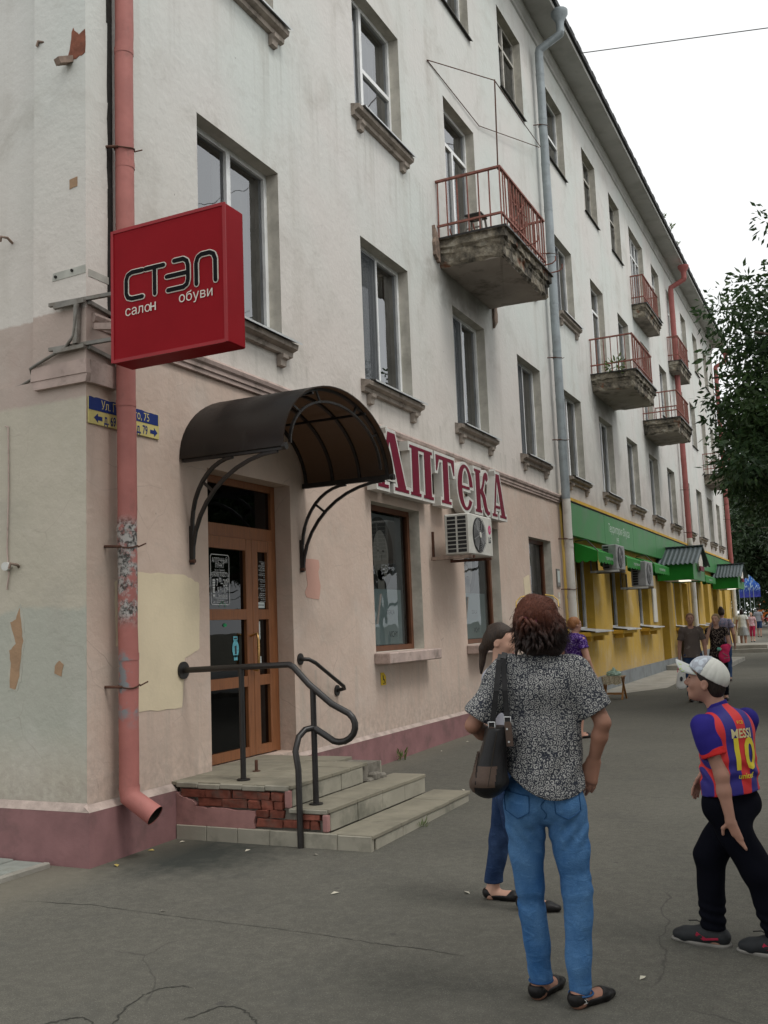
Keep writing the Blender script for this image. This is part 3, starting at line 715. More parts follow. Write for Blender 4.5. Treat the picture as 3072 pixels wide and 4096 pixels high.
M['hole'] = mat('pipe_hollow', (0.03, 0.025, 0.02), 0.9)
def downpipe(y, x, r, ztop, zbot, m, label, low=None, eave=True, clamps=(), elbow=True, n=16):
    root = thing('downpipe', label, 'downpipe', (x, y, zbot), group='rain downpipes on the facade')
    rnd = random.Random(int(y * 10)); zs_ = [zbot]; z = zbot
    joints = []
    while z < ztop - 1.0: z += 1.0; zs_.append(z); joints.append(z)
    zs_.append(ztop)
    split = low if low else zbot
    zs_ = sorted(set(zs_ + [zbot + i * .31 for i in range(1, int((ztop - zbot) / .31))]))
    pts = []
    for q, z in enumerate(zs_): pts.append((x + rnd.uniform(-.004, .004), y + rnd.uniform(-.005, .005), z))
    lo = [p for p in pts if p[2] <= split] ; hi = [p for p in pts if p[2] >= split]
    if low:
        mid_ = (x, y, split); lo.append(mid_); hi.insert(0, mid_)
        MB().tube(lo, r * .985, n).build('lower_pipe', M['wpipe'], root)
    b = MB(); b.tube(hi, r, n); b.build('pipe', m, root)
    for z in joints:
        pp = min(pts, key=lambda p: abs(p[2] - z)); mm = M['wpipe'] if (low and z < low) else m
        b = MB(); b.tube([(pp[0], pp[1], z - .02), (pp[0], pp[1], z + .035)], r * 1.045, n, caps=False); b.build('joint_collar', mm, root)
    for z in clamps:
        pp = min(pts, key=lambda p: abs(p[2] - z)); b = MB()
        ring = [(pp[0] + math.cos(a) * r * 1.07, pp[1] + math.sin(a) * r * 1.07, z + .012 * math.sin(a * 2)) for a in [2 * math.pi * i / 14 for i in range(15)]]
        b.tube(ring, .006, 5, caps=False); b.tube([(0.0, pp[1] - r - .05, z + .005), (pp[0], pp[1] - r * 1.05, z)], .012, 6)
        b.tube([(pp[0] + r * .7, pp[1] + r * .8, z), (pp[0] + r * 1.2, pp[1] + r * 1.5, z + .03)], .006, 5)
        b.build('wire_clamp', M['wire'], root)
    if eave:
        b = MB(); ex = .66
        b.tube([(x, y, ztop - .02), (x + .015, y, ztop + .06), (ex - .02, y, ztop + .27), (ex, y, ztop + .33)], r, n); b.build('offset_bend', m, root)
        b = MB(); b.tube([(ex, y, ztop + .30), (ex, y, ztop + .50), (ex, y, ztop + .56), (ex, y, ztop + .70), (ex, y, ztop + .78)], r, n, radii=[r * .95, r * .95, r * 1.1, r * 2.0, r * 2.05]); b.build('funnel', m, root)
    if elbow:
        b = MB(); b.tube([(x, y, zbot + .03), (x + .01, y, zbot - .05), (x + .22, y + .03, zbot - .185)], r * 1.06, n, caps=False); b.build('spout', m, root)
        b = MB(); b.tube([(x, y, zbot + .03), (x + .01, y, zbot - .05), (x + .215, y + .03, zbot - .182)], r * .98, n, caps=False); b.build('spout_lining', M['hole'], root)
    return root
downpipe(6.03, .125, .076, 14.0, .41, M['pinkpipe'], 'pink-red downpipe with scraped paint at the corner, behind the red sign', clamps=(5.55, 2.27, 1.19))
downpipe(19.12, .17, .088, 13.55, .05, M['zinc'], 'grey zinc downpipe with white-painted foot between pharmacy and green shop', low=4.0, clamps=(11.9, 9.1, 6.9, 5.2, 3.2, 2.2), elbow=False)
downpipe(35.3, .17, .095, 13.3, .1, M['redpipe'], 'red downpipe halfway along the facade, beside the small upper balconies', low=4.3, clamps=(11.5, 9.0, 6.0, 4.5), elbow=False)
downpipe(47.6, .17, .10, 13.2, .2, M['redpipe'], 'red downpipe at the far end of the building', low=3.2, clamps=(9, 6, 3.0), elbow=False)

# ================================================================ entrance door (part of the building)
def wood_material():
    g = G('door_wood'); p = g.pos()
    n1 = g.noise(g.map(p, (6, 6, .7)), 6, 6, .6)
    c = g.mix(g.ramp(n1, .3, .7), (0.17, 0.062, 0.022), (0.27, 0.105, 0.04))
    return g.bsdf(c, g.ramp(n1, .3, .7, .35, .5), g.bump(n1, .15, .004), 0, .5)
M['doorwood'] = wood_material()
b = MB(); x0, x1 = -.26, -.19; yl, yr, zb_, zt_ = 7.272, 8.718, .372, 3.078
b.box(x0, x1, yl, yl + .07, zb_, zt_); b.box(x0, x1, yr - .08, yr, zb_, zt_); b.box(x0, x1 - .002, yl + .07, yr - .08, zt_ - .07, zt_); b.box(x0, x1 - .002, yl + .07, yr - .08, 2.50, 2.62)
door = b.build('door', M['doorwood'], bld)
def leaf(ya, yb, name):
    b = MB(); t = .105; X0, X1 = -.25, -.172
    b.bevbox(X0, X1, ya, ya + t, zb_ + .01, 2.497, .006); b.bevbox(X0, X1, yb - t, yb, zb_ + .01, 2.497, .006)
    for za, zc in ((.382, .47), (1.05, 1.15), (1.70, 1.80), (2.38, 2.495)): b.box(X0 + .003, X1 - .003, ya + t, yb - t, za, zc)
    return b.build(name, M['doorwood'], door)
leaf(7.345, 8.235, 'door_leaf'); leaf(8.24, 8.636, 'door_leaf')
for (ya, yb) in ((7.45, 8.13), (8.345, 8.531)):
    for (za, zc) in ((.47, 1.05), (1.15, 1.70), (1.80, 2.38)):
        b = MB(); b.quad((-.21, ya, za), (-.21, yb, za), (-.21, yb, zc), (-.21, ya, zc)); b.build('pane', M['dglass'], door)
b = MB(); b.quad((-.22, 7.342, 2.62), (-.22, 8.638, 2.62), (-.22, 8.638, 3.008), (-.22, 7.342, 3.008)); b.build('pane', M['dglass'], door)
M['brass'] = mat('brass', (0.55, 0.33, 0.13), 0.3, 0.1, 6, metal=0.9)
b = MB(); b.tube([(-.172, 8.19, 1.22), (-.10, 8.19, 1.20), (-.085, 8.19, 1.25), (-.085, 8.19, 1.5), (-.10, 8.19, 1.56), (-.172, 8.19, 1.54)], .014, 8); b.build('handle', M['brass'], door)
# dark lobby behind the door
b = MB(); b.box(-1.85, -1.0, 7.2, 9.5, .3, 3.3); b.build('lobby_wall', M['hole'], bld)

# ---------------------------------------------------------------- lettering helper
def text_mesh(txt, size, extrude=0.0, offset=0.0, align='LEFT', sx=1.0, spacing=1.0, shear=0.0):
    c = bpy.data.curves.new('lettering', 'FONT'); c.body = txt; c.size = size; c.extrude = extrude; c.offset = offset
    c.align_x = align; c.space_character = spacing; c.shear = shear; c.resolution_u = 3
    o_ = bpy.data.objects.new('lettering', c); COL.objects.link(o_)
    dg = bpy.context.evaluated_depsgraph_get(); me = bpy.data.meshes.new_from_object(o_.evaluated_get(dg))
    bpy.data.objects.remove(o_); bpy.data.curves.remove(c)
    if sx != 1.0:
        for v in me.vertices: v.co.x *= sx
    return me
def lettering(txt, size, org, right, up, m, parent, name='lettering', **kw):
    """flat or raised text; org world, right/up unit vectors"""
    me = text_mesh(txt, size, **kw); r_, u_ = Vector(right), Vector(up); n_ = r_.cross(u_)
    off = Vector(org) - base_of(parent)
    for v in me.vertices: v.co = off + r_ * v.co.x + u_ * v.co.y + n_ * v.co.z
    me.materials.clear(); me.materials.append(m); me.update()
    o_ = link(name, me, parent); return o_
FACE = ((0, 1, 0), (0, 0, 1))      # text reading along the facade
M['ink'] = mat('white_ink', (0.62, 0.63, 0.62), 0.7, 0.05)
M['inkd'] = mat('dark_ink', (0.04, 0.045, 0.055), 0.7, 0.05)
M['paperw'] = mat('paper', (0.55, 0.60, 0.58), 0.8, 0.06)
X = -.2055
def T(txt, s, y, z, align='CENTER', sx=.72, m='ink', par=None, x=X): return lettering(txt, s, (x, y, z), *FACE, M[m], par or door, align=align, sx=sx)
yc = 7.735
T('АПТЕЧНЫЙ', .062, yc, 2.245); T('ПУНКТ', .062, yc, 2.195); T('по ул. Горького', .03, yc, 2.163); T('РЕЖИМ РАБОТЫ', .052, yc, 2.11)
T('7', .10, 7.69, 2.02, sx=.7); T('30', .055, 7.735, 2.06, sx=.7); T('–20', .10, 7.80, 2.02, sx=.7); T('00', .055, 7.865, 2.06, sx=.7)
T('9', .08, 7.70, 1.955, sx=.7); T('00', .045, 7.74, 1.985, sx=.7); T('–17', .08, 7.80, 1.955, sx=.7); T('00', .045, 7.855, 1.985, sx=.7)
T('выходной', .042, 7.775, 1.917); T('ООО «Партнёр»', .022, yc, 1.878); T('600000, г. Владимир, ул. Горького, д. 75', .018, yc, 1.862)
b = MB()
def rule(b, y0, y1, z, t=.005): b.box(X, X + .001, y0, y1, z, z + t)
rule(b, 7.62, 7.85, 2.15, .004); rule(b, 7.62, 7.85, 1.905, .004)
fr = [(7.585, 2.30), (7.60, 2.32), (7.87, 2.32), (7.885, 2.30), (7.885, 1.865), (7.87, 1.845), (7.60, 1.845), (7.585, 1.865)]
for p, q in zip(fr, fr[1:] + fr[:1]): b.bar((X, *p), (X, *q), .006, .002, up=(1, 0, 0))
for i in range(5): b.box(X, X + .001, 7.612, 7.648, 2.085 - i * .024 - .019, 2.085 - i * .024)
for z in (1.953, 1.918): b.box(X, X + .001, 7.612, 7.648, z, z + .022)
b.build('printed_frame', M['ink'], door)
ylst = 8.525
for i, (t_, z, s) in enumerate([('СПИСОК', 2.255, .024), ('БЛИЖАЙШИХ', 2.233, .024), ('АПТЕЧНЫХ', 2.211, .024), ('УЧРЕЖДЕНИЙ', 2.189, .024), ('ПОЛИКЛИНИКА', 2.14, .022), ('№ 2', 2.118, .022), ('ул. Токарева, д.3', 2.096, .022), ('Тел. 53-07-14', 2.074, .022), ('Аптека №71', 2.028, .022), ('ул. Горького, д. 56', 2.006, .022), ('Тел. 53-06-58', 1.984, .022), ('Аптека "Вилли"', 1.938, .022), ('ул. Горького, д. 73', 1.916, .022), ('Тел. 53-07-23', 1.894, .022)]):
    T(t_, s, ylst, z, 'RIGHT', .7)
b = MB()
for z in (2.282, 2.168, 2.052, 1.962, 1.878): rule(b, 8.42, ylst, z, .003)
b.build('printed_frame', M['ink'], door)
b = MB(); b.box(X, X + .001, 8.348, 8.385, 1.875, 2.16); b.build('paper_strip', M['paperw'], door)
b = MB(); b.box(X + .0012, X + .002, 8.352, 8.50, 1.815, 1.872); b.build('paper_notice', M['paperw'], door)
b = MB()
for i in range(6): b.box(X + .0022, X + .003, 8.362 + i * .022, 8.374 + i * .022, 1.838, 1.850)
b.build('printed_marks', M['inkd'], door)
M['cyan'] = mat('cyan_sticker', (0.14, 0.42, 0.50), 0.6, 0.3, 40)
b = MB(); q = [(7.97 + .055 * math.cos(a), 1.42 + .085 * math.sin(a)) for a in [2 * math.pi * i / 20 for i in range(20)]]; b.prism(q, X, X + .001, 0)
b.box(X, X + .001, 7.935, 8.005, 1.50, 1.54); b.box(X, X + .001, 7.94, 8.0, 1.31, 1.36); b.build('sticker', M['cyan'], door)
b = MB(); b.box(X + .0012, X + .002, 7.945, 7.995, 1.513, 1.527); b.box(X + .0012, X + .002, 7.955, 7.985, 1.37, 1.45); b.build('printed_marks', M['inkd'], door)
M['green_led'] = mat('green_print', (0.03, 0.30, 0.12), 0.6)
b = MB(); b.prism([(7.80 + .03 * math.cos(a), 1.65 + .018 * math.sin(a)) for a in [2 * math.pi * i / 14 for i in range(14)]], X, X + .001, 0); b.build('sticker', M['green_led'], door)
b = MB()
for (ya, za, yb, zc) in ((7.72, 1.85, 7.75, 1.85), (7.72, 1.85, 7.72, 1.82), (7.75, 1.85, 7.75, 1.88), (7.78, 1.88, 7.78, 1.85), (7.78, 1.85, 7.81, 1.85), (7.81, 1.85, 7.81, 1.82)): b.bar((X + .002, ya, za), (X + .002, yb, zc), .003)
b.build('printed_cross', M['green_led'], door)
b = MB(); b.box(X, X + .001, 8.36, 8.41, 1.50, 1.68); b.box(X, X + .001, 8.37, 8.42, 1.25, 1.33); b.build('paper_notice', M['paperw'], door)
# ================================================================ entrance steps
steps = thing('entrance_steps', 'worn tiled entrance steps with broken brick flank below the pharmacy door', 'steps', (.9, 7.6, -.09))
M['tile'] = mat('step_tile', (0.235, 0.215, 0.165), 0.85, 0.14, 4, dirt=(0.14, 0.13, 0.10), ds=3, damt=0.55, bump=0.3, bs=50)
M['tilef'] = mat('step_facing', (0.31, 0.29, 0.235), 0.8, 0.14, 3, dirt=(0.12, 0.12, 0.095), ds=2.4, damt=0.75, bump=0.3, bs=40)
M['mortar'] = mat('mortar', (0.17, 0.155, 0.13), 0.95, 0.3, 14, bump=0.8, bs=30)
M['pinkrender'] = mat('pink_render', (0.36, 0.19, 0.175), 0.9, 0.15, 5, dirt=(0.19, 0.11, 0.10), ds=4, damt=0.6, bump=0.35, bs=30)
yl0 = 6.70
b = MB(); b.box(.062, 1.12, yl0 + .03, 8.34, -.25, .345); b.box(1.12, 1.455, yl0 + .03, 8.52, -.25, .175); b.box(1.455, 1.81, yl0 + .02, 8.68, -.25, .005)
b.build('core', M['mortar'], steps)
rnd = random.Random(21)
def tiles_top(x0, x1, y0, y1, z, nx, ny, skip=()):
    for i in range(nx):
        for j in range(ny):
            if (i, j) in skip: continue
            xa, xb = x0 + (x1 - x0) * i / nx, x0 + (x1 - x0) * (i + 1) / nx; ya, yb = y0 + (y1 - y0) * j / ny, y0 + (y1 - y0) * (j + 1) / ny
            b = MB(); dz = rnd.uniform(-.002, .002); b.bevbox(xa + .002, xb - .002, ya + .002, yb - .002, z - .03 + dz, z + dz, .004); b.build('tile', M['tile'], steps)
tiles_top(-.17, 1.155, yl0, 8.36, .372, 4, 5, {(3, 4)}); tiles_top(1.152, 1.49, yl0, 8.55, .205, 1, 4); tiles_top(1.487, 1.86, yl0 - .02, 8.72, .035, 1, 4)
def tiles_front(x, y0, y1, z0, z1, n, skip=()):
    for j in range(n):
        if j in skip: continue
        ya, yb = y0 + (y1 - y0) * j / n, y0 + (y1 - y0) * (j + 1) / n; dx = rnd.uniform(-.003, .003)
        b = MB(); b.bevbox(x - .025 + dx, x + dx, ya + .002, yb - .002, z0, z1, .005); b.build('facing_tile', M['tilef'], steps)
tiles_front(1.147, yl0 + .03, 8.34, .206, .342, 4, (3,)); tiles_front(1.482, yl0 + .03, 8.54, .036, .174, 4); tiles_front(1.85, yl0 + .05, 8.7, -.16, .004, 4)
for j in range(3):      # right-hand ends
    b = MB(); xa, xb, z0, z1, yy = ((.07, 1.12, -.1, .34, 8.35), (1.125, 1.45, -.1, .17, 8.53), (1.46, 1.82, -.15, .0, 8.69))[j]; b.bevbox(xa, xb, yy, yy + .025, z0, z1, .004); b.build('facing_tile', M['tilef'], steps)
# left flank: coping tiles, bare bricks, remains of pink render, base tiles
for i in range(5):
    xa = .06 + i * .215; dz = rnd.uniform(-.006, .004)
    b = MB(); b.bevbox(xa, xa + .212, yl0 - .018, yl0 + .029, .325 + dz, .366 + dz, .006); b.build('coping_tile', M['tilef'], steps)
b = MB(); b.bevbox(1.13, 1.47, yl0 - .012, yl0 + .029, .165, .20, .006); b.build('coping_tile', M['tilef'], steps)
for i in range(6):
    xa = .063 + i * .30
    xb = min(xa + .297, 1.85)
    b = MB(); b.bevbox(xa, xb, yl0 - .028, yl0 + .018, -.16, .03 + rnd.uniform(-.004, .003), .006); b.build('base_tile', M['tilef'], steps)
def brick(xa, xb, za, zb, dy=0):
    b = MB(); b.bevbox(xa, xb, yl0 - .008 + dy, yl0 + .05, za, zb, .006)
    b.v = [(x + rnd.uniform(-.009, .009), y + rnd.uniform(-.007, .007), z + rnd.uniform(-.007, .007)) for x, y, z in b.v]
    b.build('brick', M['brickstep'], steps)
M['brickstep'] = mat('step_brick', (0.20, 0.066, 0.045), 0.92, 0.4, 11, dirt=(0.11, 0.085, 0.07), ds=5, damt=0.85, bump=0.8, bs=22)
z = .318
for row, (za, zb, xs_, xe) in enumerate([(.252, .316, .10, 1.09), (.186, .246, .26, 1.09), (.118, .176, .83, 1.09), (.048, .108, .83, 1.40), (.118, .160, 1.24, 1.42)]):
    xx = xs_
    while xx < xe - .05:
        L = min(rnd.choice((.245, .25, .12)), xe - xx); brick(xx, xx + L - .012, za + rnd.uniform(-.003, .003), zb + rnd.uniform(-.004, .004), rnd.uniform(-.004, .014)); xx += L
b = MB(); q = irregular([(.062, .03), (.82, .035), (.82, .165), (.45, .175), (.26, .178), (.24, .215), (.13, .25), (.062, .29)], 4, .008, 3); b.prism([(x, z) for x, z in q], yl0 - .02, yl0 + .03, 1); b.build('render_remains', M['pinkrender'], steps)
for (xa, xb, za, zb) in ((1.098, 1.145, .20, .335), (1.43, 1.478, .036, .165)):
    b = MB(); b.bevbox(xa, xb, yl0 - .016, yl0 + .03, za, zb, .008); b.build('render_remains', M['pinkrender'], steps)
for k_, (x, y, z) in enumerate([(1.14, 8.15, .22), (1.15, 8.27, .215), (1.13, 8.05, .22)]):
    b = MB(); b.bevbox(x - .04, x + .05, y - .06, y + .06, z - .03, z + .05 * (1 - .4 * k_) , .018); b.build('broken_chunk', M['mortar'], steps)
b = MB(); b.tube([(.43, 7.32, .37), (.43, 7.32, .47)], .014, 8); b.disc((.43, 7.32, .372), (0, 0, 1), .035, .008); b.build('iron_stub', M['wire'], steps)

# ================================================================ handrails
hr = thing('handrail', 'black steel pipe handrail with curled end on the entrance steps', 'handrail', (.6, 6.87, .37))
YR = 6.87
def P(x, z, y=YR): return (x, y, z)
b = MB(); b.disc((.004, YR, 1.27), (1, 0, 0), .075, .014, 18); b.build('wall_flange', M['black'], hr)
arc = [P(1.50 + .145 * math.cos(a), .815 + .125 * math.sin(a)) for a in [R(50 - i * 20) for i in range(9)]]
b = MB(); b.tube([P(.01, 1.27), P(.55, 1.285), P(1.06, 1.298), P(1.10, 1.28), P(1.24, 1.14), P(1.44, .985), *arc, P(1.37, .745), P(1.27, .80)], .026, 10); b.build('rail', M['black'], hr)
b = MB(); b.tube([P(.598, .372), P(.598, 1.275)], .024, 10); b.disc(P(.598, .373), (0, 0, 1), .055, .01, 16); b.build('post', M['black'], hr)
b = MB(); b.tube([P(1.275, .206), P(1.275, 1.12)], .024, 10); b.disc(P(1.275, .207), (0, 0, 1), .055, .01, 16); b.build('post', M['black'], hr)
b = MB(); b.tube([P(1.275, .80), P(1.235, .79, 6.80), P(1.215, .74, 6.73), P(1.225, .64, 6.66), (1.25, 6.655, .5), (1.253, 6.655, -.12)], .025, 10); b.build('post', M['black'], hr)
wr = thing('handrail', 'short black pipe handrail fixed to the wall beyond the pharmacy door', 'handrail', (.1, 8.83, 1.28))
b = MB(); b.tube([(.01, 8.83, 1.28), (.10, 8.84, 1.275), (.115, 8.95, 1.235), (.115, 9.55, .955), (.10, 9.60, .925), (.01, 9.60, .905)], .021, 10); b.build('rail', M['black'], wr)
for y, z in ((8.83, 1.28), (9.60, .905)): b = MB(); b.disc((.003, y, z), (1, 0, 0), .06, .012, 16); b.build('wall_flange', M['black'], wr)

# ================================================================ entrance canopy
can = thing('entrance_canopy', 'arched smoke-brown polycarbonate canopy on black steel brackets over the pharmacy door', 'canopy', (.55, 7.95, 3.1))
def poly_material():
    g = G('smoked_sheet'); p = g.pos()
    n1 = g.noise(p, 3, 5, .6); n2 = g.noise(p, 22, 5, .7)
    c = g.mix(g.ramp(n1, .35, .65), (0.020, 0.018, 0.017), (0.034, 0.030, 0.027))
    c = g.mix(g.ramp(g.noise(g.map(p, (1.5, .4, .4)), 6, 7, .7), .6, .75, 0, .35), c, (0.16, 0.145, 0.12))
    d = g.n('BsdfPrincipled', {'Base Color': c, 'Roughness': g.ramp(n2, .3, .7, .26, .42), 'Specular IOR Level': .5})
    t = g.n('BsdfTranslucent', {0: (0.27, 0.195, 0.14, 1)})
    ms = g.n('MixShader', {0: .46, 1: d.outputs[0], 2: t.outputs[0]}); g.t.links.new(ms.outputs[0], g.out.inputs[0]); return g.m
M['poly'] = poly_material()
yc, hw, hh, zb = 7.945, 1.085, .70, 3.10
def arch(a, dr=0): return (yc - (hw + dr) * math.cos(a), zb + (hh + dr) * math.sin(a))
N = 28
b = MB(); b.smooth = True
an = [math.pi * i / N for i in range(N + 1)]
xs_ = [0.003, .3, .6, .85, 1.065]
rnd = random.Random(9)
b.add([(x, *arch(a)) for x in xs_ for a in an], [(i * (N + 1) + k, i * (N + 1) + k + 1, (i + 1) * (N + 1) + k + 1, (i + 1) * (N + 1) + k) for i in range(len(xs_) - 1) for k in range(N)])
b.add([(x, *arch(a, -.012)) for x in xs_ for a in an], [(i * (N + 1) + k + 1, i * (N + 1) + k, (i + 1) * (N + 1) + k, (i + 1) * (N + 1) + k + 1) for i in range(len(xs_) - 1) for k in range(N)])
b.smooth = False; b.add([(1.065, *arch(a)) for a in an] + [(1.065, *arch(a, -.012)) for a in an], [(k, k + 1, N + 2 + k, N + 1 + k) for k in range(N)])
b.build('roof_sheet', M['poly'], can)
for x in (.035, .36, .68, 1.0):
    b = MB()
    for k in range(N): b.bar((x, *arch(an[k], -.027)), (x, *arch(an[k + 1], -.027)), .025, .03, up=(1, 0, 0))
    b.build('arch_rib', M['black'], can)
b = MB()
inn = [(yc - .88 * math.cos(a), zb + .06 + .50 * math.sin(a)) for a in an]
for k in range(N): b.bar((1.01, *inn[k]), (1.01, *inn[k + 1]), .02, .025, up=(1, 0, 0))
b.build('inner_arch', M['black'], can)
for a in (R(38), R(68), R(112), R(142)):
    b = MB(); b.bar((1.005, yc - .88 * math.cos(a), zb + .06 + .50 * math.sin(a)), (1.005, *arch(a, -.04)), .018); b.build('spacer', M['black'], can)
for a in (0, R(60), R(120), math.pi):
    y, z = arch(a, -.05); b = MB(); b.bar((.01, y, z), (1.045, y, z), .04 if a in (0, math.pi) else .022, .05 if a in (0, math.pi) else .022); b.build('purlin', M['black'], can)
for y in (yc - hw + .03, yc + hw - .03):
    b = MB(); b.tube([(1.045, y, zb + .0), (1.08, y, zb)], .032, 10); b.build('end_cap', M['black'], can)
for y in (7.0, 8.9):
    b = MB(); yy = yc - hw + .05 if y < 8 else yc + hw - .05
    def curve(s, t): return Vector((.03 + s * t ** .8, y + (yy - y) * t, 2.2 + .88 * (math.sin(t * math.pi / 2))))
    for s, z0 in ((.95, 0), (.50, .0)):
        pts = [Vector((.03 + s * (1 - math.cos(t * math.pi / 2)), y + (yy - y) * t, 2.2 + .27 * (s < .6) + (.87 - .27 * (s < .6)) * math.sin(t * math.pi / 2))) for t in [i / 10 for i in range(11)]]
        for p, q in zip(pts, pts[1:]): b.bar(p, q, .028, .028)
    b.bar((.02, y, 2.18), (.02, y, 2.52), .03, .035)
    b.bar((.30, y + (yy - y) * .5, 2.79), (.18, y + (yy - y) * .45, 2.89), .022)
    b.build('bracket', M['black'], can)
    b = MB(); b.tube([(.0, y, 2.21), (.05, y, 2.21)], .02, 8); b.build('bolt', M['wire'], can)

# ================================================================ red box sign
rs = thing('box_sign', 'square red projecting box sign of the shoe shop at the corner', 'sign', (.88, 5.7, 3.6))
def red_material():
    g = G('red_acrylic'); p = g.pos(); n = g.noise(p, 2.5, 4)
    c = g.mix(g.ramp(n, .3, .7), (0.235, 0.006, 0.011), (0.27, 0.008, 0.014))
    c = g.mix(g.ramp(g.noise(p, 9, 7, .7), .64, .75, 0, .3), c, (0.22, 0.03, 0.03))
    return g.bsdf(c, .5, None, 0, .06)
M['red'] = red_material(); M['redtrim'] = mat('red_trim', (0.30, 0.016, 0.022), 0.35, 0.1, 4)
sx0, sx1, sy0, sy1, sz0, sz1 = .355, 1.40, 5.60, 5.83, 3.612, 4.642
MB().bevbox(sx0, sx1, sy0, sy1, sz0, sz1, .008).build('box', M['red'], rs)
b = MB(); t = .022
b.box(sx0 - .003, sx0 + t, sy0 - .006, sy0 + .004, sz0, sz1); b.box(sx1 - t, sx1 + .003, sy0 - .006, sy0 + .004, sz0, sz1)
b.box(sx0 + t, sx1 - t, sy0 - .0055, sy0 + .004, sz0 - .003, sz0 + t); b.box(sx0 + t, sx1 - t, sy0 - .0055, sy0 + .004, sz1 - t, sz1 + .003)
b.build('frame', M['redtrim'], rs)
SIGN = ((1, 0, 0), (0, 0, 1))
M['sblack'] = mat('sign_black', (0.008, 0.008, 0.009), .6, .1, spec=.05); M['signw'] = mat('sign_white', (0.66, 0.62, 0.55), 0.6, 0.05)
def strokes(lines, w_, y, m, name):
    b = MB(); cnt = 0
    for pl in lines:
        for k, (p, q) in enumerate(zip(pl, pl[1:])):
            p_, q_ = Vector((p[0], y, p[1])), Vector((q[0], y, q[1]))
            cnt += 1; b.bar(p_, q_, w_, .003 + .00012 * cnt, up=(0, 1, 0))
        for p in pl: b.prism([(p[0] + w_ / 2 * math.cos(a), p[1] + w_ / 2 * math.sin(a)) for a in [2 * math.pi * i / 10 for i in range(10)]], y - .0014, y + .0014, 1)
    return b.build(name, m, rs)
def mp(u, v): return (sx0 + u * (sx1 - sx0), sz1 - (v - .045) * (sz1 - sz0))
def ln(*p): return [mp(*q) for q in p]
yk = sy0 - .004
def letters():
    o1 = (.10)
    C = ln((.285, .395), (.19, .395), (.155, .41), (.14, .445), (.14, .55), (.155, .58), (.19, .592), (.285, .592))
    T_ = [ln((.315, .395), (.475, .395)), ln((.395, .395), (.395, .592))]
    E_ = [ln((.565, .385), (.645, .385), (.675, .405), (.685, .44), (.685, .54), (.675, .575), (.645, .592), (.51, .592)), ln((.50, .49), (.685, .49))]
    Pp = ln((.755, .592), (.755, .44), (.77, .40), (.80, .385), (.87, .385), (.90, .40), (.915, .44), (.915, .592))
    return [C, *T_, *E_, Pp]
strokes(letters(), .047, yk, M['signw'], 'letter_outline'); strokes(letters(), .031, yk - .0045, M['sblack'], 'letter')
lettering('сало', .105, (*mp(.125, .715)[:1], yk - .003, mp(.125, .715)[1]), *SIGN, M['signw'], rs, sx=1.02)
b = MB(); x_, z_ = mp(.125, .715); x_ += .240
b.box(x_, x_ + .011, yk - .0036, yk - .003, z_, z_ + .063); b.box(x_ + .040, x_ + .051, yk - .0036, yk - .003, z_, z_ + .063); b.box(x_ + .011, x_ + .040, yk - .0036, yk - .003, z_ + .027, z_ + .037); b.build('lettering', M['signw'], rs)
lettering('обуви', .105, (*mp(.60, .70)[:1], yk - .003, mp(.6, .70)[1]), *SIGN, M['signw'], rs, sx=1.02)
M['steel'] = mat('grey_steel', (0.22, 0.21, 0.19), 0.6, 0.2, 10, metal=.3, dirt=(0.12, 0.09, 0.06), ds=6, damt=.5)
for z in (4.19, 3.83):
    b = MB(); b.bar((-.30, 5.63, z), (.36, 5.72, z + .015), .03, .028); b.bar((.055, 5.68, z - .02), (.055, 6.0, z - .06), .03, .03); b.bar((-.24, 5.62, z - .03), (.05, 5.64, z - .02), .03, .03); b.build('bracket_arm', M['steel'], rs)
b = MB(); b.bar((-.02, 5.64, 4.19), (-.035, 5.64, 3.84), .04, .04); b.build('bracket_strut', M['steel'], rs)
b = MB(); b.bar((.06, 5.75, 3.99), (.36, 5.75, 3.94), .04, .05); b.build('timber_wedge', M['mould'], rs)
b = MB(); b.tube([(.0, 5.62, 4.15), (-.05, 5.625, 3.9), (-.14, 5.63, 3.82), (-.3, 5.64, 3.78), (-.45, 5.65, 3.74), (-.53, 5.66, 3.72), (-.56, 5.72, 3.66), (-.7, 5.73, 3.62), (-.9, 5.73, 3.60), (-1.2, 5.73, 3.57), (-2.2, 5.73, 3.5)], .013, 7); o = b.build('power_cable', M['steel'], rs)

# ================================================================ street name plate
st = thing('street_sign', 'blue and yellow street name plate half hidden by the pink downpipe', 'sign', (.02, 6.14, 3.33))
M['blue'] = mat('sign_blue', (0.012, 0.03, 0.16), 0.5, 0.1, 5); M['yellow'] = mat('sign_yellow', (0.58, 0.50, 0.19), 0.6, 0.08, 5)
MB().bevbox(.004, .014, 5.72, 6.575, 3.225, 3.44, .003).build('plate', M['yellow'], st)
b = MB(); q = [(5.722, 3.335), (6.56, 3.342), (6.56, 3.436)]
rnd = random.Random(4)
q += [(6.56 - .03 * i, 3.44 + rnd.uniform(-.005, .003)) for i in range(1, 28)] + [(5.722, 3.438)]
b.prism(q, .0145, .0165, 0); b.build('blue_band', M['blue'], st)
lettering('Ул. Горького, 75', .098, (.017, 5.86, 3.357), *FACE, M['yellow'], st, sx=.78)
lettering('д. 69', .105, (.0155, 5.895, 3.243), *FACE, M['blue'], st, sx=.62, offset=.002); lettering('д. 79', .105, (.0155, 6.285, 3.243), *FACE, M['blue'], st, sx=.62, offset=.002)
for s, y in ((-1, 5.83), (1, 6.50)):
    b = MB(); q = [(y - .045 * s, 3.262), (y + .005 * s, 3.262), (y + .005 * s, 3.24), (y + .05 * s, 3.278), (y + .005 * s, 3.316), (y + .005 * s, 3.294), (y - .045 * s, 3.294)]
    b.prism(q if s > 0 else q[::-1], .0148, .0158, 0); b.build('arrow', M['blue'], st)

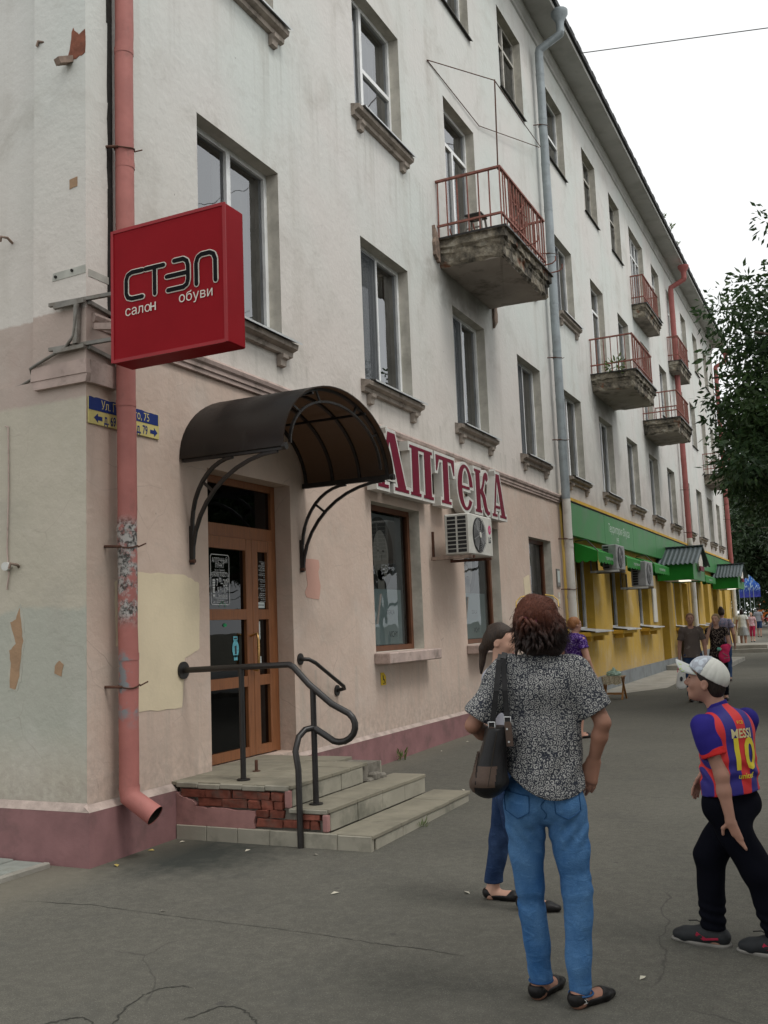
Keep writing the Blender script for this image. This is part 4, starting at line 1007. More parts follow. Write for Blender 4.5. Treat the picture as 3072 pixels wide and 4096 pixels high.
# ================================================================ pharmacy letters
M['lred'] = mat('letter_red', (0.15, 0.006, 0.024), 0.5, 0.08, 4, spec=.1); M['lwhite'] = mat('letter_white', (0.60, 0.59, 0.55), 0.45, 0.06, 4, dirt=(0.42, 0.39, 0.34), ds=2.5, damt=.5)
ap = thing('channel_letters', 'raised white and dark red channel letters of the pharmacy over its windows', 'sign', (.1, 12.7, 3.25))
def ell_pts(cy, cz, ry, rz, a0, a1, n=12): return [(cy + ry * math.cos(R(a0 + (a1 - a0) * i / n)), cz + rz * math.sin(R(a0 + (a1 - a0) * i / n))) for i in range(n + 1)]
def glyph(ch):
    """polygons in a box 0..w x 0..1 (serif display face); returns width, list of polygons, counters filled by overlap-free pieces"""
    if ch == 'А':
        return .86, [[(.30, 1), (.50, 1), (.78, .06), (.86, .06), (.86, 0), (.46, 0), (.46, .06), (.55, .06), (.36, .80), (.34, .84)],
                     [(.30, 1), (.34, .84), (.20, .20), (.17, .06), (.28, .06), (.28, 0), (0, 0), (0, .06), (.09, .06)], [(.235, .26), (.47, .26), (.48, .20), (.225, .20)]]
    if ch == 'П':
        return .82, [[(0, 1), (.82, 1), (.82, .94), (.75, .94), (.07, .94), (0, .94)], [(.07, .94), (.30, .94), (.30, .06), (.36, .06), (.36, 0), (0, 0), (0, .06), (.07, .06)], [(.52, .94), (.75, .94), (.75, .06), (.82, .06), (.82, 0), (.46, 0), (.46, .06), (.52, .06)]]
    if ch == 'Т':
        return .84, [[(0, 1), (.84, 1), (.84, .66), (.80, .66), (.70, .92), (.14, .92), (.04, .66), (0, .66)], [(.31, .92), (.54, .92), (.54, .06), (.64, .06), (.64, 0), (.21, 0), (.21, .06), (.31, .06)]]
    if ch == 'Е':
        out = ell_pts(.40, .5, .40, .52, 5, 325, 26); inn = ell_pts(.42, .5, .20, .45, 325, 5, 22)
        return .80, [out + inn, [(.22, .53), (.62, .53), (.62, .47), (.22, .47)]]
    if ch == 'К':
        return .86, [[(0, 1), (.36, 1), (.36, .94), (.30, .94), (.30, .06), (.36, .06), (.36, 0), (0, 0), (0, .06), (.07, .06), (.07, .94), (0, .94)],
                     [(.30, .54), (.38, .60), (.46, .72), (.50, .86), (.58, .97), (.68, 1.0), (.77, .96), (.78, .84), (.70, .78), (.62, .84), (.58, .78), (.54, .66), (.46, .54), (.30, .47)],
                     [(.30, .53), (.46, .56), (.60, .40), (.66, .18), (.72, .08), (.82, .07), (.82, .01), (.70, -.02), (.56, .04), (.48, .16), (.42, .36), (.30, .47)]]
def build_letter(ch, y, w_, z0, h_):
    gw, polys = glyph(ch); sy, sz = w_ / gw, h_
    P_ = [[(y + u * sy, z0 + v * sz) for u, v in p] for p in polys]
    root_b = MB()
    def area(p): return sum(p[i][0] * p[(i + 1) % len(p)][1] - p[(i + 1) % len(p)][0] * p[i][1] for i in range(len(p)))
    def grow(p, d):
        if area(p) < 0: p = p[::-1]
        out = []; n = len(p)
        for i in range(n):
            a, c, e = Vector(p[i - 1]), Vector(p[i]), Vector(p[(i + 1) % n])
            d1, d2 = (c - a).normalized(), (e - c).normalized()
            n1, n2 = Vector((d1.y, -d1.x)), Vector((d2.y, -d2.x)); m_ = (n1 + n2)
            if m_.length < .2: m_ = n1
            m_.normalize(); out.append(tuple(c + m_ * d / max(.5, m_.dot(n1))))
        return out
    cas = MB(); fac = MB()
    for k, p in enumerate(P_):
        cas.prism(grow(p, .042), .04 + .0007 * k, .17 - .0011 * k, 0); fac.prism(grow(p, 0), .171 , .1745 + .0006 * k, 0)
    c_ = cas.build('letter', M['lwhite'], ap); fac.build('letter_face', M['lred'], c_)
for ch, y, w_, z0, h_ in (('А', 10.50, .90, 3.27, .72), ('П', 11.47, .75, 3.27, .66), ('Т', 12.35, .68, 3.27, .66), ('Е', 13.15, .62, 3.26, .66), ('К', 13.86, .66, 3.27, .66), ('А', 14.62, .68, 3.27, .70)):
    build_letter(ch, y, w_, z0, h_)

# ================================================================ air conditioners
M['acw'] = mat('ac_casing', (0.57, 0.56, 0.51), 0.5, 0.06, 4, dirt=(0.38, 0.35, 0.30), ds=3, damt=.5)
M['acd'] = mat('ac_dark', (0.03, 0.03, 0.03), 0.6)
M['acg'] = mat('ac_grey', (0.26, 0.26, 0.26), 0.5)
M['pink'] = mat('logo_magenta', (0.50, 0.03, 0.16), 0.5)
def ac_unit(x0, x1, y0, y1, z0, z1, label, logo=False, dark=False):
    root = thing('air_conditioner', label, 'air conditioner', ((x0 + x1) / 2, (y0 + y1) / 2, z0), group='outdoor air conditioners on the facade')
    cm = M['acw'] if not dark else M['acg']
    MB().bevbox(x0, x1, y0, y1, z0, z1, .015).build('casing', cm, root)
    fy = y0 + (y1 - y0) * .40; fz = (z0 + z1) / 2; fr_ = min((z1 - z0) * .44, (y1 - y0) * .36)
    b = MB(); b.tube([(x1 - .002, fy, fz), (x1 + .004, fy, fz)], fr_, 28); b.build('fan_opening', M['acd'], root)
    b = MB()
    for i in range(3):
        a = R(100 + i * 120)
        b.add([(x1 + .008, fy + .03 * math.cos(a + 1.2), fz + .03 * math.sin(a + 1.2)), (x1 + .012, fy + fr_ * .9 * math.cos(a + .5), fz + fr_ * .9 * math.sin(a + .5)), (x1 + .006, fy + fr_ * .92 * math.cos(a), fz + fr_ * .92 * math.sin(a)), (x1 + .01, fy + fr_ * .8 * math.cos(a - .4), fz + fr_ * .8 * math.sin(a - .4)), (x1 + .008, fy + .03 * math.cos(a - .6), fz + .03 * math.sin(a - .6))], [(0, 1, 2, 3, 4)])
    b.build('fan', M['acg'], root)
    b = MB()
    for k in range(9):
        rr = fr_ * (.16 + k * .1)
        b.tube([(x1 + .022, fy + rr * math.cos(a), fz + rr * math.sin(a)) for a in [2 * math.pi * i / 24 for i in range(25)]], .0028, 4, caps=False)
    for k in range(4):
        a = math.pi * k / 4 + .3; b.bar((x1 + .022, fy - fr_ * math.cos(a), fz - fr_ * math.sin(a)), (x1 + .022, fy + fr_ * math.cos(a), fz + fr_ * math.sin(a)), .006)
    b.build('fan_guard', M['acg'], root)
    b = MB(); b.tube([(x1 + .022, fy, fz), (x1 + .03, fy, fz)], fr_ * .16, 14); b.build('fan_hub', cm, root)
    # side grille facing the viewer's end
    rows = 9
    for c in range(2):
        for r_ in range(rows):
            if dark and c: continue
            xa = x0 + (x1 - x0) * (.12 + .42 * c); xb = x0 + (x1 - x0) * (.12 + .42 * c + .34); za = z0 + (z1 - z0) * (.06 + .1 * r_); zc = za + (z1 - z0) * .075
            b = MB(); b.box(xa, xb, y0 - .004, y0 + .004, za, zc); b.build('grille_slot', M['acd'], root)
    b = MB()
    for y in (y0 + .12, y1 - .15):
        b.bar((.0, y, z0 - .03), (x1 + .02, y, z0 - .03), .035, .04); b.bar((.015, y, z0 - .03), (.015, y, z0 + .35), .03, .03)
    b.build('bracket', M['wire'] if not dark else M['steel'], root)
    b = MB(); b.box(.03, x1 + .03, y0 - .02, y0 + .01, z0 - .055, z0 - .01); b.build('shelf_edge', M['rough'] if not dark else M['white'], root)
    if logo:
        ly, lz = y1 - .12, z0 + (z1 - z0) * .68
        b = MB(); b.prism([(ly + .055 * math.cos(a), lz + .065 * math.sin(a)) for a in [2 * math.pi * i / 20 for i in range(20)]], x1 + .001, x1 + .003, 0); b.build('logo_disc', M['pink'], root)
        b = MB(); b.bar((x1 + .004, ly - .012, lz + .03), (x1 + .004, ly - .012, lz - .02), .006); b.bar((x1 + .004, ly - .012, lz - .02), (x1 + .004, ly + .012, lz - .02), .006); b.bar((x1 + .004, ly + .012, lz), (x1 + .004, ly + .04, lz), .006); b.build('logo_lines', M['signw'], root)
        lettering('LG', .115, (x1 + .003, ly - .01, lz - .185), *FACE, M['inkd'], root, align='CENTER', sx=.75, offset=.003)
    return root
ac_unit(.24, .60, 12.38, 13.32, 2.52, 3.08, 'white air conditioner under the pharmacy letters on a rusty bracket', True)
ac_unit(.30, .62, 21.35, 22.2, 2.66, 3.2, 'grey air conditioner hung above the first shop window, partly behind the awning', dark=True)
ac_unit(.30, .66, 24.3, 25.25, 2.36, 2.97, 'grey air conditioner with a dark open side between two green awnings', dark=True)

# ================================================================ window posters
M['poster'] = mat('poster_pale', (0.42, 0.50, 0.51), 0.6, 0.08, 2); M['posterd'] = mat('poster_dark', (0.15, 0.155, 0.16), 0.6, 0.15, 2)
M['skinp'] = mat('printed_skin', (0.33, 0.30, 0.275), 0.6, 0.1, 3); M['hairp'] = mat('printed_hair', (0.060, 0.056, 0.054), 0.6, 0.2, 4)
M['featp'] = mat('printed_features', (0.13, 0.105, 0.10), .7, .1)
for wi, (y, w_) in enumerate(GW[:2]):
    lab = ('portrait poster behind the pharmacy window next to the door', 'portrait poster behind the pharmacy window below the air conditioner')[wi]
    ps = thing('poster', lab, 'poster', (-.2, y + w_ / 2, 1.4), group='posters in the pharmacy windows')
    XP = -.192
    b = MB(); b.box(XP - .004, XP, y + .08, y + w_ - .20, 1.34, 3.02); b.build('sheet', M['posterd'], ps)
    yc_ = y + .60 
    b = MB(); b.prism(ell_pts(yc_, 2.52, .40, .47, 0, 360, 28)[:-1], XP + .0005, XP + .0012, 0); b.build('printed_hair', M['hairp'], ps)
    b = MB(); b.prism(ell_pts(yc_ + .02, 2.49, .225, .325, 0, 360, 28)[:-1], XP + .0016, XP + .0022, 0); b.box(XP + .0016, XP + .0022, yc_ - .09, yc_ + .10, 2.02, 2.30); b.build('printed_face', M['skinp'], ps)
    b = MB()
    for s in (-1, 1):
        b.prism(ell_pts(yc_ + .02 + s * .075, 2.55, .035, .014, 0, 360, 12)[:-1], XP + .0026, XP + .003, 0)
        b.bar((XP + .0028, yc_ + .02 + s * .035, 2.60), (XP + .0028, yc_ + .02 + s * .12, 2.605), .012, .001)
    b.prism(ell_pts(yc_ + .02, 2.315, .055, .012, 0, 360, 14)[:-1], XP + .0026, XP + .003, 0); b.bar((XP + .0028, yc_ + .045, 2.50), (XP + .0028, yc_ + .05, 2.42), .008, .001)
    b.build('printed_features', M['featp'], ps)
    b = MB(); b.box(XP + .0035, XP + .0045, y + .085, y + w_ - .28, 1.36, 2.06); b.build('lower_sheet', M['poster'], ps)
    lettering('IDEALIA', .085, (XP + .0055, y + .72, 1.74), *FACE, M['inkd'], ps, sx=.8); lettering('SKIN SLEEP', .06, (XP + .0055, y + .70, 1.67), *FACE, M['paperw'], ps, sx=.8)
    lettering('VICHY', .11, (XP + .0055, y + .78, 1.45), *FACE, M['inkd'], ps, sx=.8)
    b = MB(); b.bar((XP + .0055, y + .42, 1.62), (XP + .0055, y + .55, 2.0), .05, .001); b.build('printed_jar', M['skinp'], ps)

# ================================================================ small plates on the pharmacy wall
wc = thing('wheelchair_sign', 'small torn yellow wheelchair plate on the wall below the first pharmacy window', 'sign', (.01, 10.78, .96))
M['wyel'] = mat('wheelchair_yellow', (0.62, 0.42, 0.02), 0.6, 0.1, 8)
b = MB(); b.prism([(10.71, .885), (10.85, .885), (10.85, .99), (10.79, 1.035), (10.71, 1.035)], .003, .007, 0); b.build('plate', M['wyel'], wc)
b = MB(); b.tube([(.008, 10.785 + .028 * math.cos(a), .925 + .028 * math.sin(a)) for a in [R(-150 + i * 25) for i in range(13)]], .004, 5); b.bar((.008, 10.765, 1.0), (.008, 10.77, .95), .009); b.bar((.008, 10.77, .95), (.008, 10.80, .95), .008); b.bar((.008, 10.80, .95), (.008, 10.82, .905), .008); b.build('symbol', M['inkd'], wc)
pl = thing('wall_plate', 'grey framed notice plate on the pink wall beside the zinc downpipe', 'sign', (.02, 18.78, 2.25))
MB().bevbox(.003, .025, 18.66, 18.88, 2.24, 2.60, .004).build('frame', M['steel'], pl)
MB().box(.0255, .028, 18.69, 18.85, 2.33, 2.56).build('notice', M['paperw'], pl)
MB().box(.0255, .028, 18.69, 18.85, 2.27, 2.32).build('printed_marks', M['acg'], pl)
for z in (2.04, 1.92): b = MB(); b.box(.003, .006, 18.73, 18.85, z, z + .10); b.build('small_notice', M['signw'], pl)

# ================================================================ wire rig over the balcony
wr_ = thing('clothesline', 'bent wire clothesline frame on a pole above the nearest balcony', 'clothesline', (.98, 13.3, 8.3))
b = MB(); b.tube([(1.0, 13.27, 8.25), (1.0, 13.35, 9.71)], .011, 6); b.build('pole', M['wire'], wr_)
b = MB(); b.tube([(.01, 13.13, 10.21), (1.0, 13.35, 9.70)], .008, 5); b.tube([(1.0, 13.35, 9.70), (.58, 16.2, 10.5), (.16, 18.85, 11.33)], .008, 5)
b.build('wire', M['wire'], wr_)
b = MB(); b.tube([(.01, 13.13, 10.21), (.03, 15.38, 10.19), (.12, 18.9, 11.35)], .008, 5); b.build('wire', M['wire'], wr_)
# stool on that balcony
sto = thing('stool', 'dark old stool standing on the nearest balcony', 'stool', (.45, 13.75, 7.36))
MB().bevbox(.31, .59, 13.61, 13.89, 7.80, 7.835, .008).build('seat', M['black'], sto)
for sx_ in (-1, 1):
    for sy_ in (-1, 1): MB().bar((.45 + sx_ * .15, 13.75 + sy_ * .15, 7.36), (.45 + sx_ * .11, 13.75 + sy_ * .11, 7.80), .03).build('leg', M['steel'], sto)
MB().bar((.32, 13.62, 7.6), (.58, 13.62, 7.6), .02).build('stretcher', M['steel'], sto)
# ================================================================ green shop front
M['gboard'] = mat('green_board', (0.040, 0.20, 0.055), 0.45, 0.12, 1.5, dirt=(0.075, 0.15, 0.07), ds=1.2, damt=.5)
M['gcloth'] = mat('green_awning', (0.012, 0.175, 0.018), 0.6, 0.15, 3)
M['kroof'] = mat('grey_profiled_roof', (0.075, 0.095, 0.10), 0.4, 0.12, 4, metal=.3)
gb = thing('shop_fascia', 'long green fascia board with white script over the yellow shop front', 'sign', (.1, 33, 3.3))
yy = 19.32; seg = [19.32, 22.4, 25.6, 28.8, 32.0, 35.2, 38.4, 41.6, 44.6, 47.4]
for a, c in zip(seg, seg[1:]): MB().bevbox(.05, .16, a + .003, c - .003, 3.30, 3.985, .006).build('board', M['gboard'], gb)
b = MB(); b.box(.003, .10, 19.22, 47.6, 4.02, 4.11); b.build('yellow_trim', M['yelp'], gb)
b = MB(); b.box(.05, .175, 19.30, 47.42, 3.988, 4.012); b.build('cover_strip', M['hole'], gb)
M['gink'] = mat('weathered_lettering', (0.52, 0.60, 0.53), 0.7, 0.2, 10)
lettering('Территория Вкуса', .27, (.162, 22.75, 3.62), *FACE, M['gink'], gb, sx=.98, shear=.25); lettering('1995', .19, (.162, 23.55, 3.40), *FACE, M['gink'], gb, sx=.8)
lettering('кухня', .42, (.162, 38.2, 3.45), *FACE, M['signw'], gb, sx=1.3); 
def awning(y0, y1, xf=.54, label=''):
    root = thing('awning', label, 'awning', (.3, (y0 + y1) / 2, 2.7), group='green scalloped awnings of the shop')
    z1, z2, z3 = 3.19, 2.98, 2.78
    b = MB(); b.quad((.06, y0, z1), (xf, y0, z2), (xf, y1, z2), (.06, y1, z1)); b.build('top_sheet', M['gcloth'], root)
    def scal(n): return [(i / n, .04 * abs(math.sin(math.pi * i / 3)) ) for i in range(n + 1)]
    n = 24
    b = MB(); b.add([(xf + .002, y0 + (y1 - y0) * t, z2) for t, _ in scal(n)] + [(xf + .004, y0 + (y1 - y0) * t, z3 - d) for t, d in scal(n)], [(i, n + 1 + i, n + 2 + i, i + 1) for i in range(n)]); b.build('front_valance', M['gcloth'], root)
    n = 9
    for y in (y0, y1):
        b = MB(); b.add([(.06 + (xf - .06) * t, y, z1 + (z2 - z1) * t) for t, _ in scal(n)] + [(.06 + (xf - .06) * t, y, 2.80 - d) for t, d in scal(n)], [(i, n + 1 + i, n + 2 + i, i + 1) for i in range(n)]); b.build('side_cheek', M['gcloth'], root)
    lettering('территория вкуса', .105, (xf + .008, (y0 + y1) / 2, 2.84), *FACE, M['gink'], root, align='CENTER', sx=.95)
    b = MB(); b.tube([(.06, y0 + .1, 3.22), (.3, y0 + .1, 3.24), (xf, y0 + .1, z2 - .01)], .012, 6); b.build('arm', M['black'], root)
awning(19.95, 22.15, label='green scalloped awning nearest to the white-footed zinc downpipe'); awning(22.75, 25.1, label='green scalloped awning between the two grey air conditioners'); awning(26.2, 28.4, label='green scalloped awning just before the first tiled porch roof')
awning(32.1, 34.6, label='green scalloped awning just past the first porch roof'); awning(35.8, 38.4, label='green scalloped awning just before the second porch roof')
def porch(y0, y1, xf, label):
    root = thing('porch_roof', label, 'porch', (.5, (y0 + y1) / 2, 2.6), group='gabled porch roofs over the shop doors')
    zc, ze, zr = 2.64, 3.13, 3.66; ym = (y0 + y1) / 2
    b = MB(); b.bevbox(.06, xf, y0, y0 + .06, zc, ze, .006); b.build('side_fascia', M['gcloth'], root)
    b = MB(); b.bevbox(.06, xf, y1 - .06, y1, zc, ze, .006); b.build('side_fascia', M['gcloth'], root)
    b = MB(); b.prism([(y0 + .06, zc), (y1 - .06, zc), (y1 - .06, ze), (ym, zr - .06), (y0 + .06, ze)], xf - .05, xf - .004, 0); b.build('gable', M['gboard'], root)
    b = MB(); b.box(.06, xf - .05, y0 + .06, y1 - .06, zc + .03, zc + .06); b.build('ceiling_panel', M['white'], root)
    n = 9; wv = []
    for s in (0, 1):
        b = MB(); ya, yb = (y0 - .12, ym) if s == 0 else (y1 + .12, ym)
        P_ = []
        for i in range(n * 4 + 1):
            x = .055 + (xf + .16 - .055) * i / (n * 4); k = i % 4; dz = .035 if k in (1, 2) else 0
            P_.append((x, dz))
        m_ = len(P_)
        b.add([(x, ya, ze - .05 + dz) for x, dz in P_] + [(x, yb, zr + dz * .4) for x, dz in P_], [((i, i + 1, m_ + i + 1, m_ + i) if s == 0 else (i + 1, i, m_ + i, m_ + i + 1)) for i in range(m_ - 1)])
        b.build('roof_sheet', M['kroof'], root)
    b = MB(); b.bar((.055, ym, zr + .02), (xf + .17, ym, zr + .02), .22, .025); b.build('ridge_cap', M['kroof'], root)
    b = MB(); b.prism(ell_pts(ym, ze + .05, .42, .26, 0, 360, 24)[:-1], xf, xf + .06, 0); b.build('oval_sign', M['signw'], root)
    b = MB(); b.box(xf + .062, xf + .10, ym - .38, ym + .38, ze - .22, ze - .08); b.build('red_ribbon', M['lred'], root)
    b = MB(); b.box(.5, .8, ym - .2, ym + .2, zc - .005, zc + .03); b.build('lamp_panel', M['lamp'], root)
    return root
g = G('lit_panel'); e = g.n('Emission', {0: (1, .93, .78, 1), 1: 1.0}); g.t.links.new(e.outputs[0], g.out.inputs[0]); M['lamp'] = g.m
porch(29.2, 31.6, 1.08, 'grey gabled porch roof with green sides over the first shop door'); porch(41.3, 43.6, 1.04, 'grey gabled porch roof with green sides near the far end of the building')
def plain_door(ya, yb, z0, z1):
    b = MB(); t = .09; x0, x1 = -.36, -.30
    b.box(x0, x1, ya, ya + t, z0, z1); b.box(x0, x1, yb - t, yb, z0, z1); b.box(x0, x1 - .002, ya + t, yb - t, z1 - t, z1); b.box(x0, x1 - .002, ya + t, yb - t, z0, z0 + .25); b.box(x0, x1 - .002, ya + t, yb - t, z0 + 1.0, z0 + 1.1)
    d = b.build('door', M['pvc'], bld)
    for za, zb_2 in ((z0 + .25, z0 + 1.0), (z0 + 1.1, z1 - t)):
        b = MB(); b.quad((-.33, ya + t, za), (-.33, yb - t, za), (-.33, yb - t, zb_2), (-.33, ya + t, zb_2)); b.build('pane', M['dglass'], d)
    b = MB(); b.tube([(-.3, ya + .05, z0 + 1.0), (-.25, ya + .05, z0 + 1.0), (-.25, ya + .05, z0 + 1.3), (-.3, ya + .05, z0 + 1.3)], .012, 6); b.build('handle', M['steel'], d)
plain_door(29.75, 31.0, .09, 2.68); plain_door(33.9, 35.0, .11, 2.68); plain_door(41.6, 42.9, .11, 2.68)
wp = thing('wall_panel', 'tall white panel on the yellow wall before the first shop door', 'panel', (.03, 28.65, 1.45)); MB().bevbox(.004, .04, 28.42, 28.95, 1.46, 2.42, .006).build('board', M['white'], wp)
MB().box(.041, .043, 28.47, 28.9, 1.5, 2.38).build('sheet', M['signw'], wp)
# platforms before the shop doors
def platform(x1, y0, y1, h_, label, tiers=1):
    root = thing('platform', label, 'steps', (x1 / 2, (y0 + y1) / 2, gz((y0 + y1) / 2)), group='low platforms before the shop doors')
    for k in range(tiers):
        z = gz((y0 + y1) / 2); b = MB(); b.bevbox(.06, x1 - k * .35, y0 + k * .35, y1 - k * .3, z - .2 if k == 0 else z + h_ * k + .001, z + h_ * (k + 1), .012); b.build('step', M['concrete'], root)
platform(1.72, 29.6, 34.9, .13, 'low concrete platform before the first shop door'); platform(2.3, 40.8, 44.4, .14, 'two-step concrete platform before the second shop door', 2)
ph = MB(); ph.add([(.06, 19.6, gz(19.6) + .012), (1.35, 23.2, .004), (1.75, 29.6, .03), (.06, 29.6, .05)], [(0, 1, 2, 3)]); o = ph.build('concrete_apron', M['concrete'], pav)
bn = thing('litter_bin', 'black litter bin against the yellow wall behind the walkers', 'bin', (.3, 31.9, gz(31.9) + .13))
b = MB(); b.tube([(.3, 31.9, .2), (.3, 31.9, .95)], .17, 12, radii=[.14, .18]); b.build('drum', M['black'], bn); MB().tube([(.3, 31.9, .95), (.3, 31.9, 1.0)], .2, 12).build('rim', M['black'], bn)
MB().tube([(.3, 31.9, 1.0), (.3, 31.9, 1.16), (.3, 31.9, 1.2)], .03, 8, radii=[.03, .12, .02]).build('bag', M['black'], bn)
# weeds on the second balcony
def leafclump(b, c, n, spread, size, seed, up=.3, droop=0.0, asp=.38):
    rnd = random.Random(seed)
    for i in range(n):
        d = Vector((rnd.gauss(0, 1), rnd.gauss(0, 1), rnd.gauss(0, .8))).normalized()
        p = Vector(c) + d * spread * (rnd.random() ** .5)
        t = (d + Vector((rnd.gauss(0, .6), rnd.gauss(0, .6), up + rnd.gauss(0, .5) - droop))).normalized()
        s_ = t.cross(Vector((rnd.gauss(0, 1), rnd.gauss(0, 1), rnd.gauss(0, 1)))).normalized()
        L = size * rnd.uniform(.6, 1.25); w_ = L * asp * .5
        b.add([p, p + t * L * .45 + s_ * w_, p + t * L, p + t * L * .45 - s_ * w_], [(0, 1, 2, 3)])
def leaf_material(name, c0, c1, c2):
    g = G(name); p = g.pos(); n = g.noise(p, .9, 4); oi = g.noise(p, 14, 2)
    c = g.mix(g.ramp(n, .35, .65), c0, c1); c = g.mix(g.ramp(oi, .55, .75, 0, .7), c, c2)
    d = g.n('BsdfPrincipled', {'Base Color': c, 'Roughness': .5, 'Specular IOR Level': .3}); t = g.n('BsdfTranslucent', {0: c})
    ms = g.n('MixShader', {0: .3, 1: d.outputs[0], 2: t.outputs[0]}); g.t.links.new(ms.outputs[0], g.out.inputs[0]); return g.m
M['leaf'] = leaf_material('ash_leaves', (0.020, 0.045, 0.018), (0.05, 0.095, 0.03), (0.10, 0.165, 0.045))
M['leaff'] = leaf_material('far_leaves', (0.018, 0.035, 0.016), (0.035, 0.062, 0.022), (0.06, 0.10, 0.03))
M['bark'] = mat('bark', (0.085, 0.068, 0.052), 0.95, 0.3, 8, bump=.8, bs=20)
M['weed'] = leaf_material('weed_leaves', (0.08, 0.13, 0.03), (0.12, 0.17, 0.05), (0.30, 0.27, 0.10))
wd = thing('wild_plant', 'small weed sprouting from the edge of the second balcony', 'plant', (.7, 22.72, 7.35))
b = MB(); leafclump(b, (.62, 22.70, 7.5), 70, .24, .13, 3, .2); b.build('leaves', M['weed'], wd)
b = MB(); b.tube([(.62, 22.74, 7.36), (.62, 22.7, 7.5), (.64, 22.68, 7.62)], .008, 5); b.build('stem', M['bark'], wd)
# grass tufts on the roof edge and at the steps
for i, (x, y, z, h_) in enumerate([(.6, 33.2, 14.45, .5), (.6, 34.6, 14.45, .35), (.6, 31.7, 14.45, .2)]):
    t_ = thing('wild_plant', ('tall weed stalk growing on the roof edge near the red funnel', 'short weed stalk on the roof edge just before the red funnel', 'tiny weed on the roof edge left of the taller stalks')[i], 'plant', (x, y, z))
    b = MB(); b.tube([(x, y, z), (x + .05, y, z + h_ * .6), (x, y + .05, z + h_)], .012, 5); leafclump(b, (x, y, z + h_ * .6), 14, h_ * .35, .14, i, .5); b.build('stalk', M['weed'], t_)
gt = thing('grass_tuft', 'dry grass tuft at the foot of the lowest entrance step', 'grass tuft', (1.87, 7.55, -.08)); b = MB(); leafclump(b, (1.88, 7.55, -.07), 26, .03, .07, 8, 1.2, 0, .1); b.build('blades', M['weed'], gt)
g2 = thing('grass_tuft', 'green weed tuft where the pink plinth meets the pavement right of the steps', 'grass tuft', (.09, 11.0, -.02)); b = MB(); leafclump(b, (.10, 11.0, .0), 40, .07, .09, 9, 1.0, 0, .2); b.build('blades', M['weed'], g2)

# litter and fallen leaves
M['litter'] = mat('litter_paper', (0.50, 0.47, 0.38), 0.9, 0.1)
M['dryleaf'] = mat('dry_leaf', (0.42, 0.33, 0.10), 0.9, 0.2)
rnd = random.Random(31)
LIT = [(.14, 6.26, 1, 'dry leaf nearest the wall below the spout'), (.20, 5.80, 1, 'yellow leaf by the corner of the plinth'), (.2, 6.57, 0, 'pale scrap beside the left flank of the steps'), (.9, 6.46, 0, 'pale scrap before the base tiles'), (2.12, 5.61, 0, 'pale scrap alone in the middle of the asphalt'), (1.29, 4.95, 0, 'pale speck next to the long crack'), (1.48, 6.48, 0, 'pale scrap near the foot of the handrail post'), (2.91, 5.87, 0, 'pale scrap left of the girl\'s shoes'), (.33, 12.64, 0, 'white scrap near the plinth left of the women'), (.32, 11.73, 0, 'white scrap by the weed at the plinth'), (4.2, 4.76, 0, 'pale scrap right of the woman\'s shoes'), (1.6, 9.2, 0, 'pale scrap past the end of the steps')]
for x, y, k, lab in LIT:
    a = rnd.uniform(0, 6); L = rnd.uniform(.022, .034) * (1.4 if k else 1); b = MB(); b.smooth = False
    c, s = math.cos(a) * L, math.sin(a) * L; z = gz(y) + .004
    b.add([(x - c, y - s, z), (x + s * .4, y - c * .4, z + .004), (x + c, y + s, z + .003), (x - s * .5, y + c * .5, z + .009), (x, y, z + .006)], [(0, 1, 4), (1, 2, 4), (2, 3, 4), (3, 0, 4)])
    o_ = b.build('dry_leaf' if k else 'paper_scrap', M['dryleaf'] if k else M['litter']); tag(o_, lab, 'leaf' if k else 'litter', 'litter and leaves on the asphalt')

# ================================================================ folding stool with a bag
fs = thing('folding_table', 'small folding wooden stand with patterned cloth at the yellow wall', 'table', (.75, 19.75, 0))
M['beech'] = mat('varnished_wood', (0.27, 0.13, 0.045), 0.5, 0.2, 9)
M['pcloth'] = mat('patterned_cloth', (0.40, 0.35, 0.25), 0.9, 0.45, 45)
for s in (-1, 1):
    x = .75 + s * .17
    MB().bar((x, 19.60, 0), (x, 19.90, .44), .035, .022).build('leg', M['beech'], fs); MB().bar((x + .024 * s, 19.90, 0), (x + .024 * s, 19.60, .44), .035, .022).build('leg', M['beech'], fs)
MB().bar((.58, 19.64, .11), (.92, 19.64, .11), .025).build('stretcher', M['beech'], fs); MB().bar((.58, 19.86, .11), (.92, 19.86, .11), .025).build('stretcher', M['beech'], fs)
b = MB(); b.bevbox(.55, .95, 19.56, 19.94, .43, .455, .006); b.build('top', M['beech'], fs)
n = 12; b = MB()
b.add([(.57 + .37 * i / n, 19.545 + .008 * math.sin(i * 2.1), z + (.012 * math.sin(i * 1.3) if z < .4 else 0)) for z in (.30, .46) for i in range(n + 1)], [(i, i + 1, n + 2 + i, n + 1 + i) for i in range(n)]); b.quad((.57, 19.545, .46), (.94, 19.545, .46), (.94, 19.95, .46), (.57, 19.95, .46)); b.build('cloth', M['pcloth'], fs)
pb = thing('plastic_bag', 'crumpled pale green plastic bag lying on the folding stand', 'bag', (.76, 19.72, .46))
M['pbag'] = mat('green_plastic_bag', (0.26, 0.36, 0.29), 0.35, 0.35, 18)
bm = bmesh.new(); bmesh.ops.create_icosphere(bm, subdivisions=3, radius=1)
for v in bm.verts:
    k = 1 + .16 * math.sin(v.co.x * 9 + v.co.y * 5) * math.sin(v.co.z * 8 + v.co.y * 7)
    v.co = Vector((v.co.x * .15 * k, v.co.y * .13 * k, max(-.02, v.co.z * .075 * k)))
    if v.co.z > .055: v.co.z += .07 * (1 - min(1, (v.co.x ** 2 + v.co.y ** 2) ** .5 / .06))
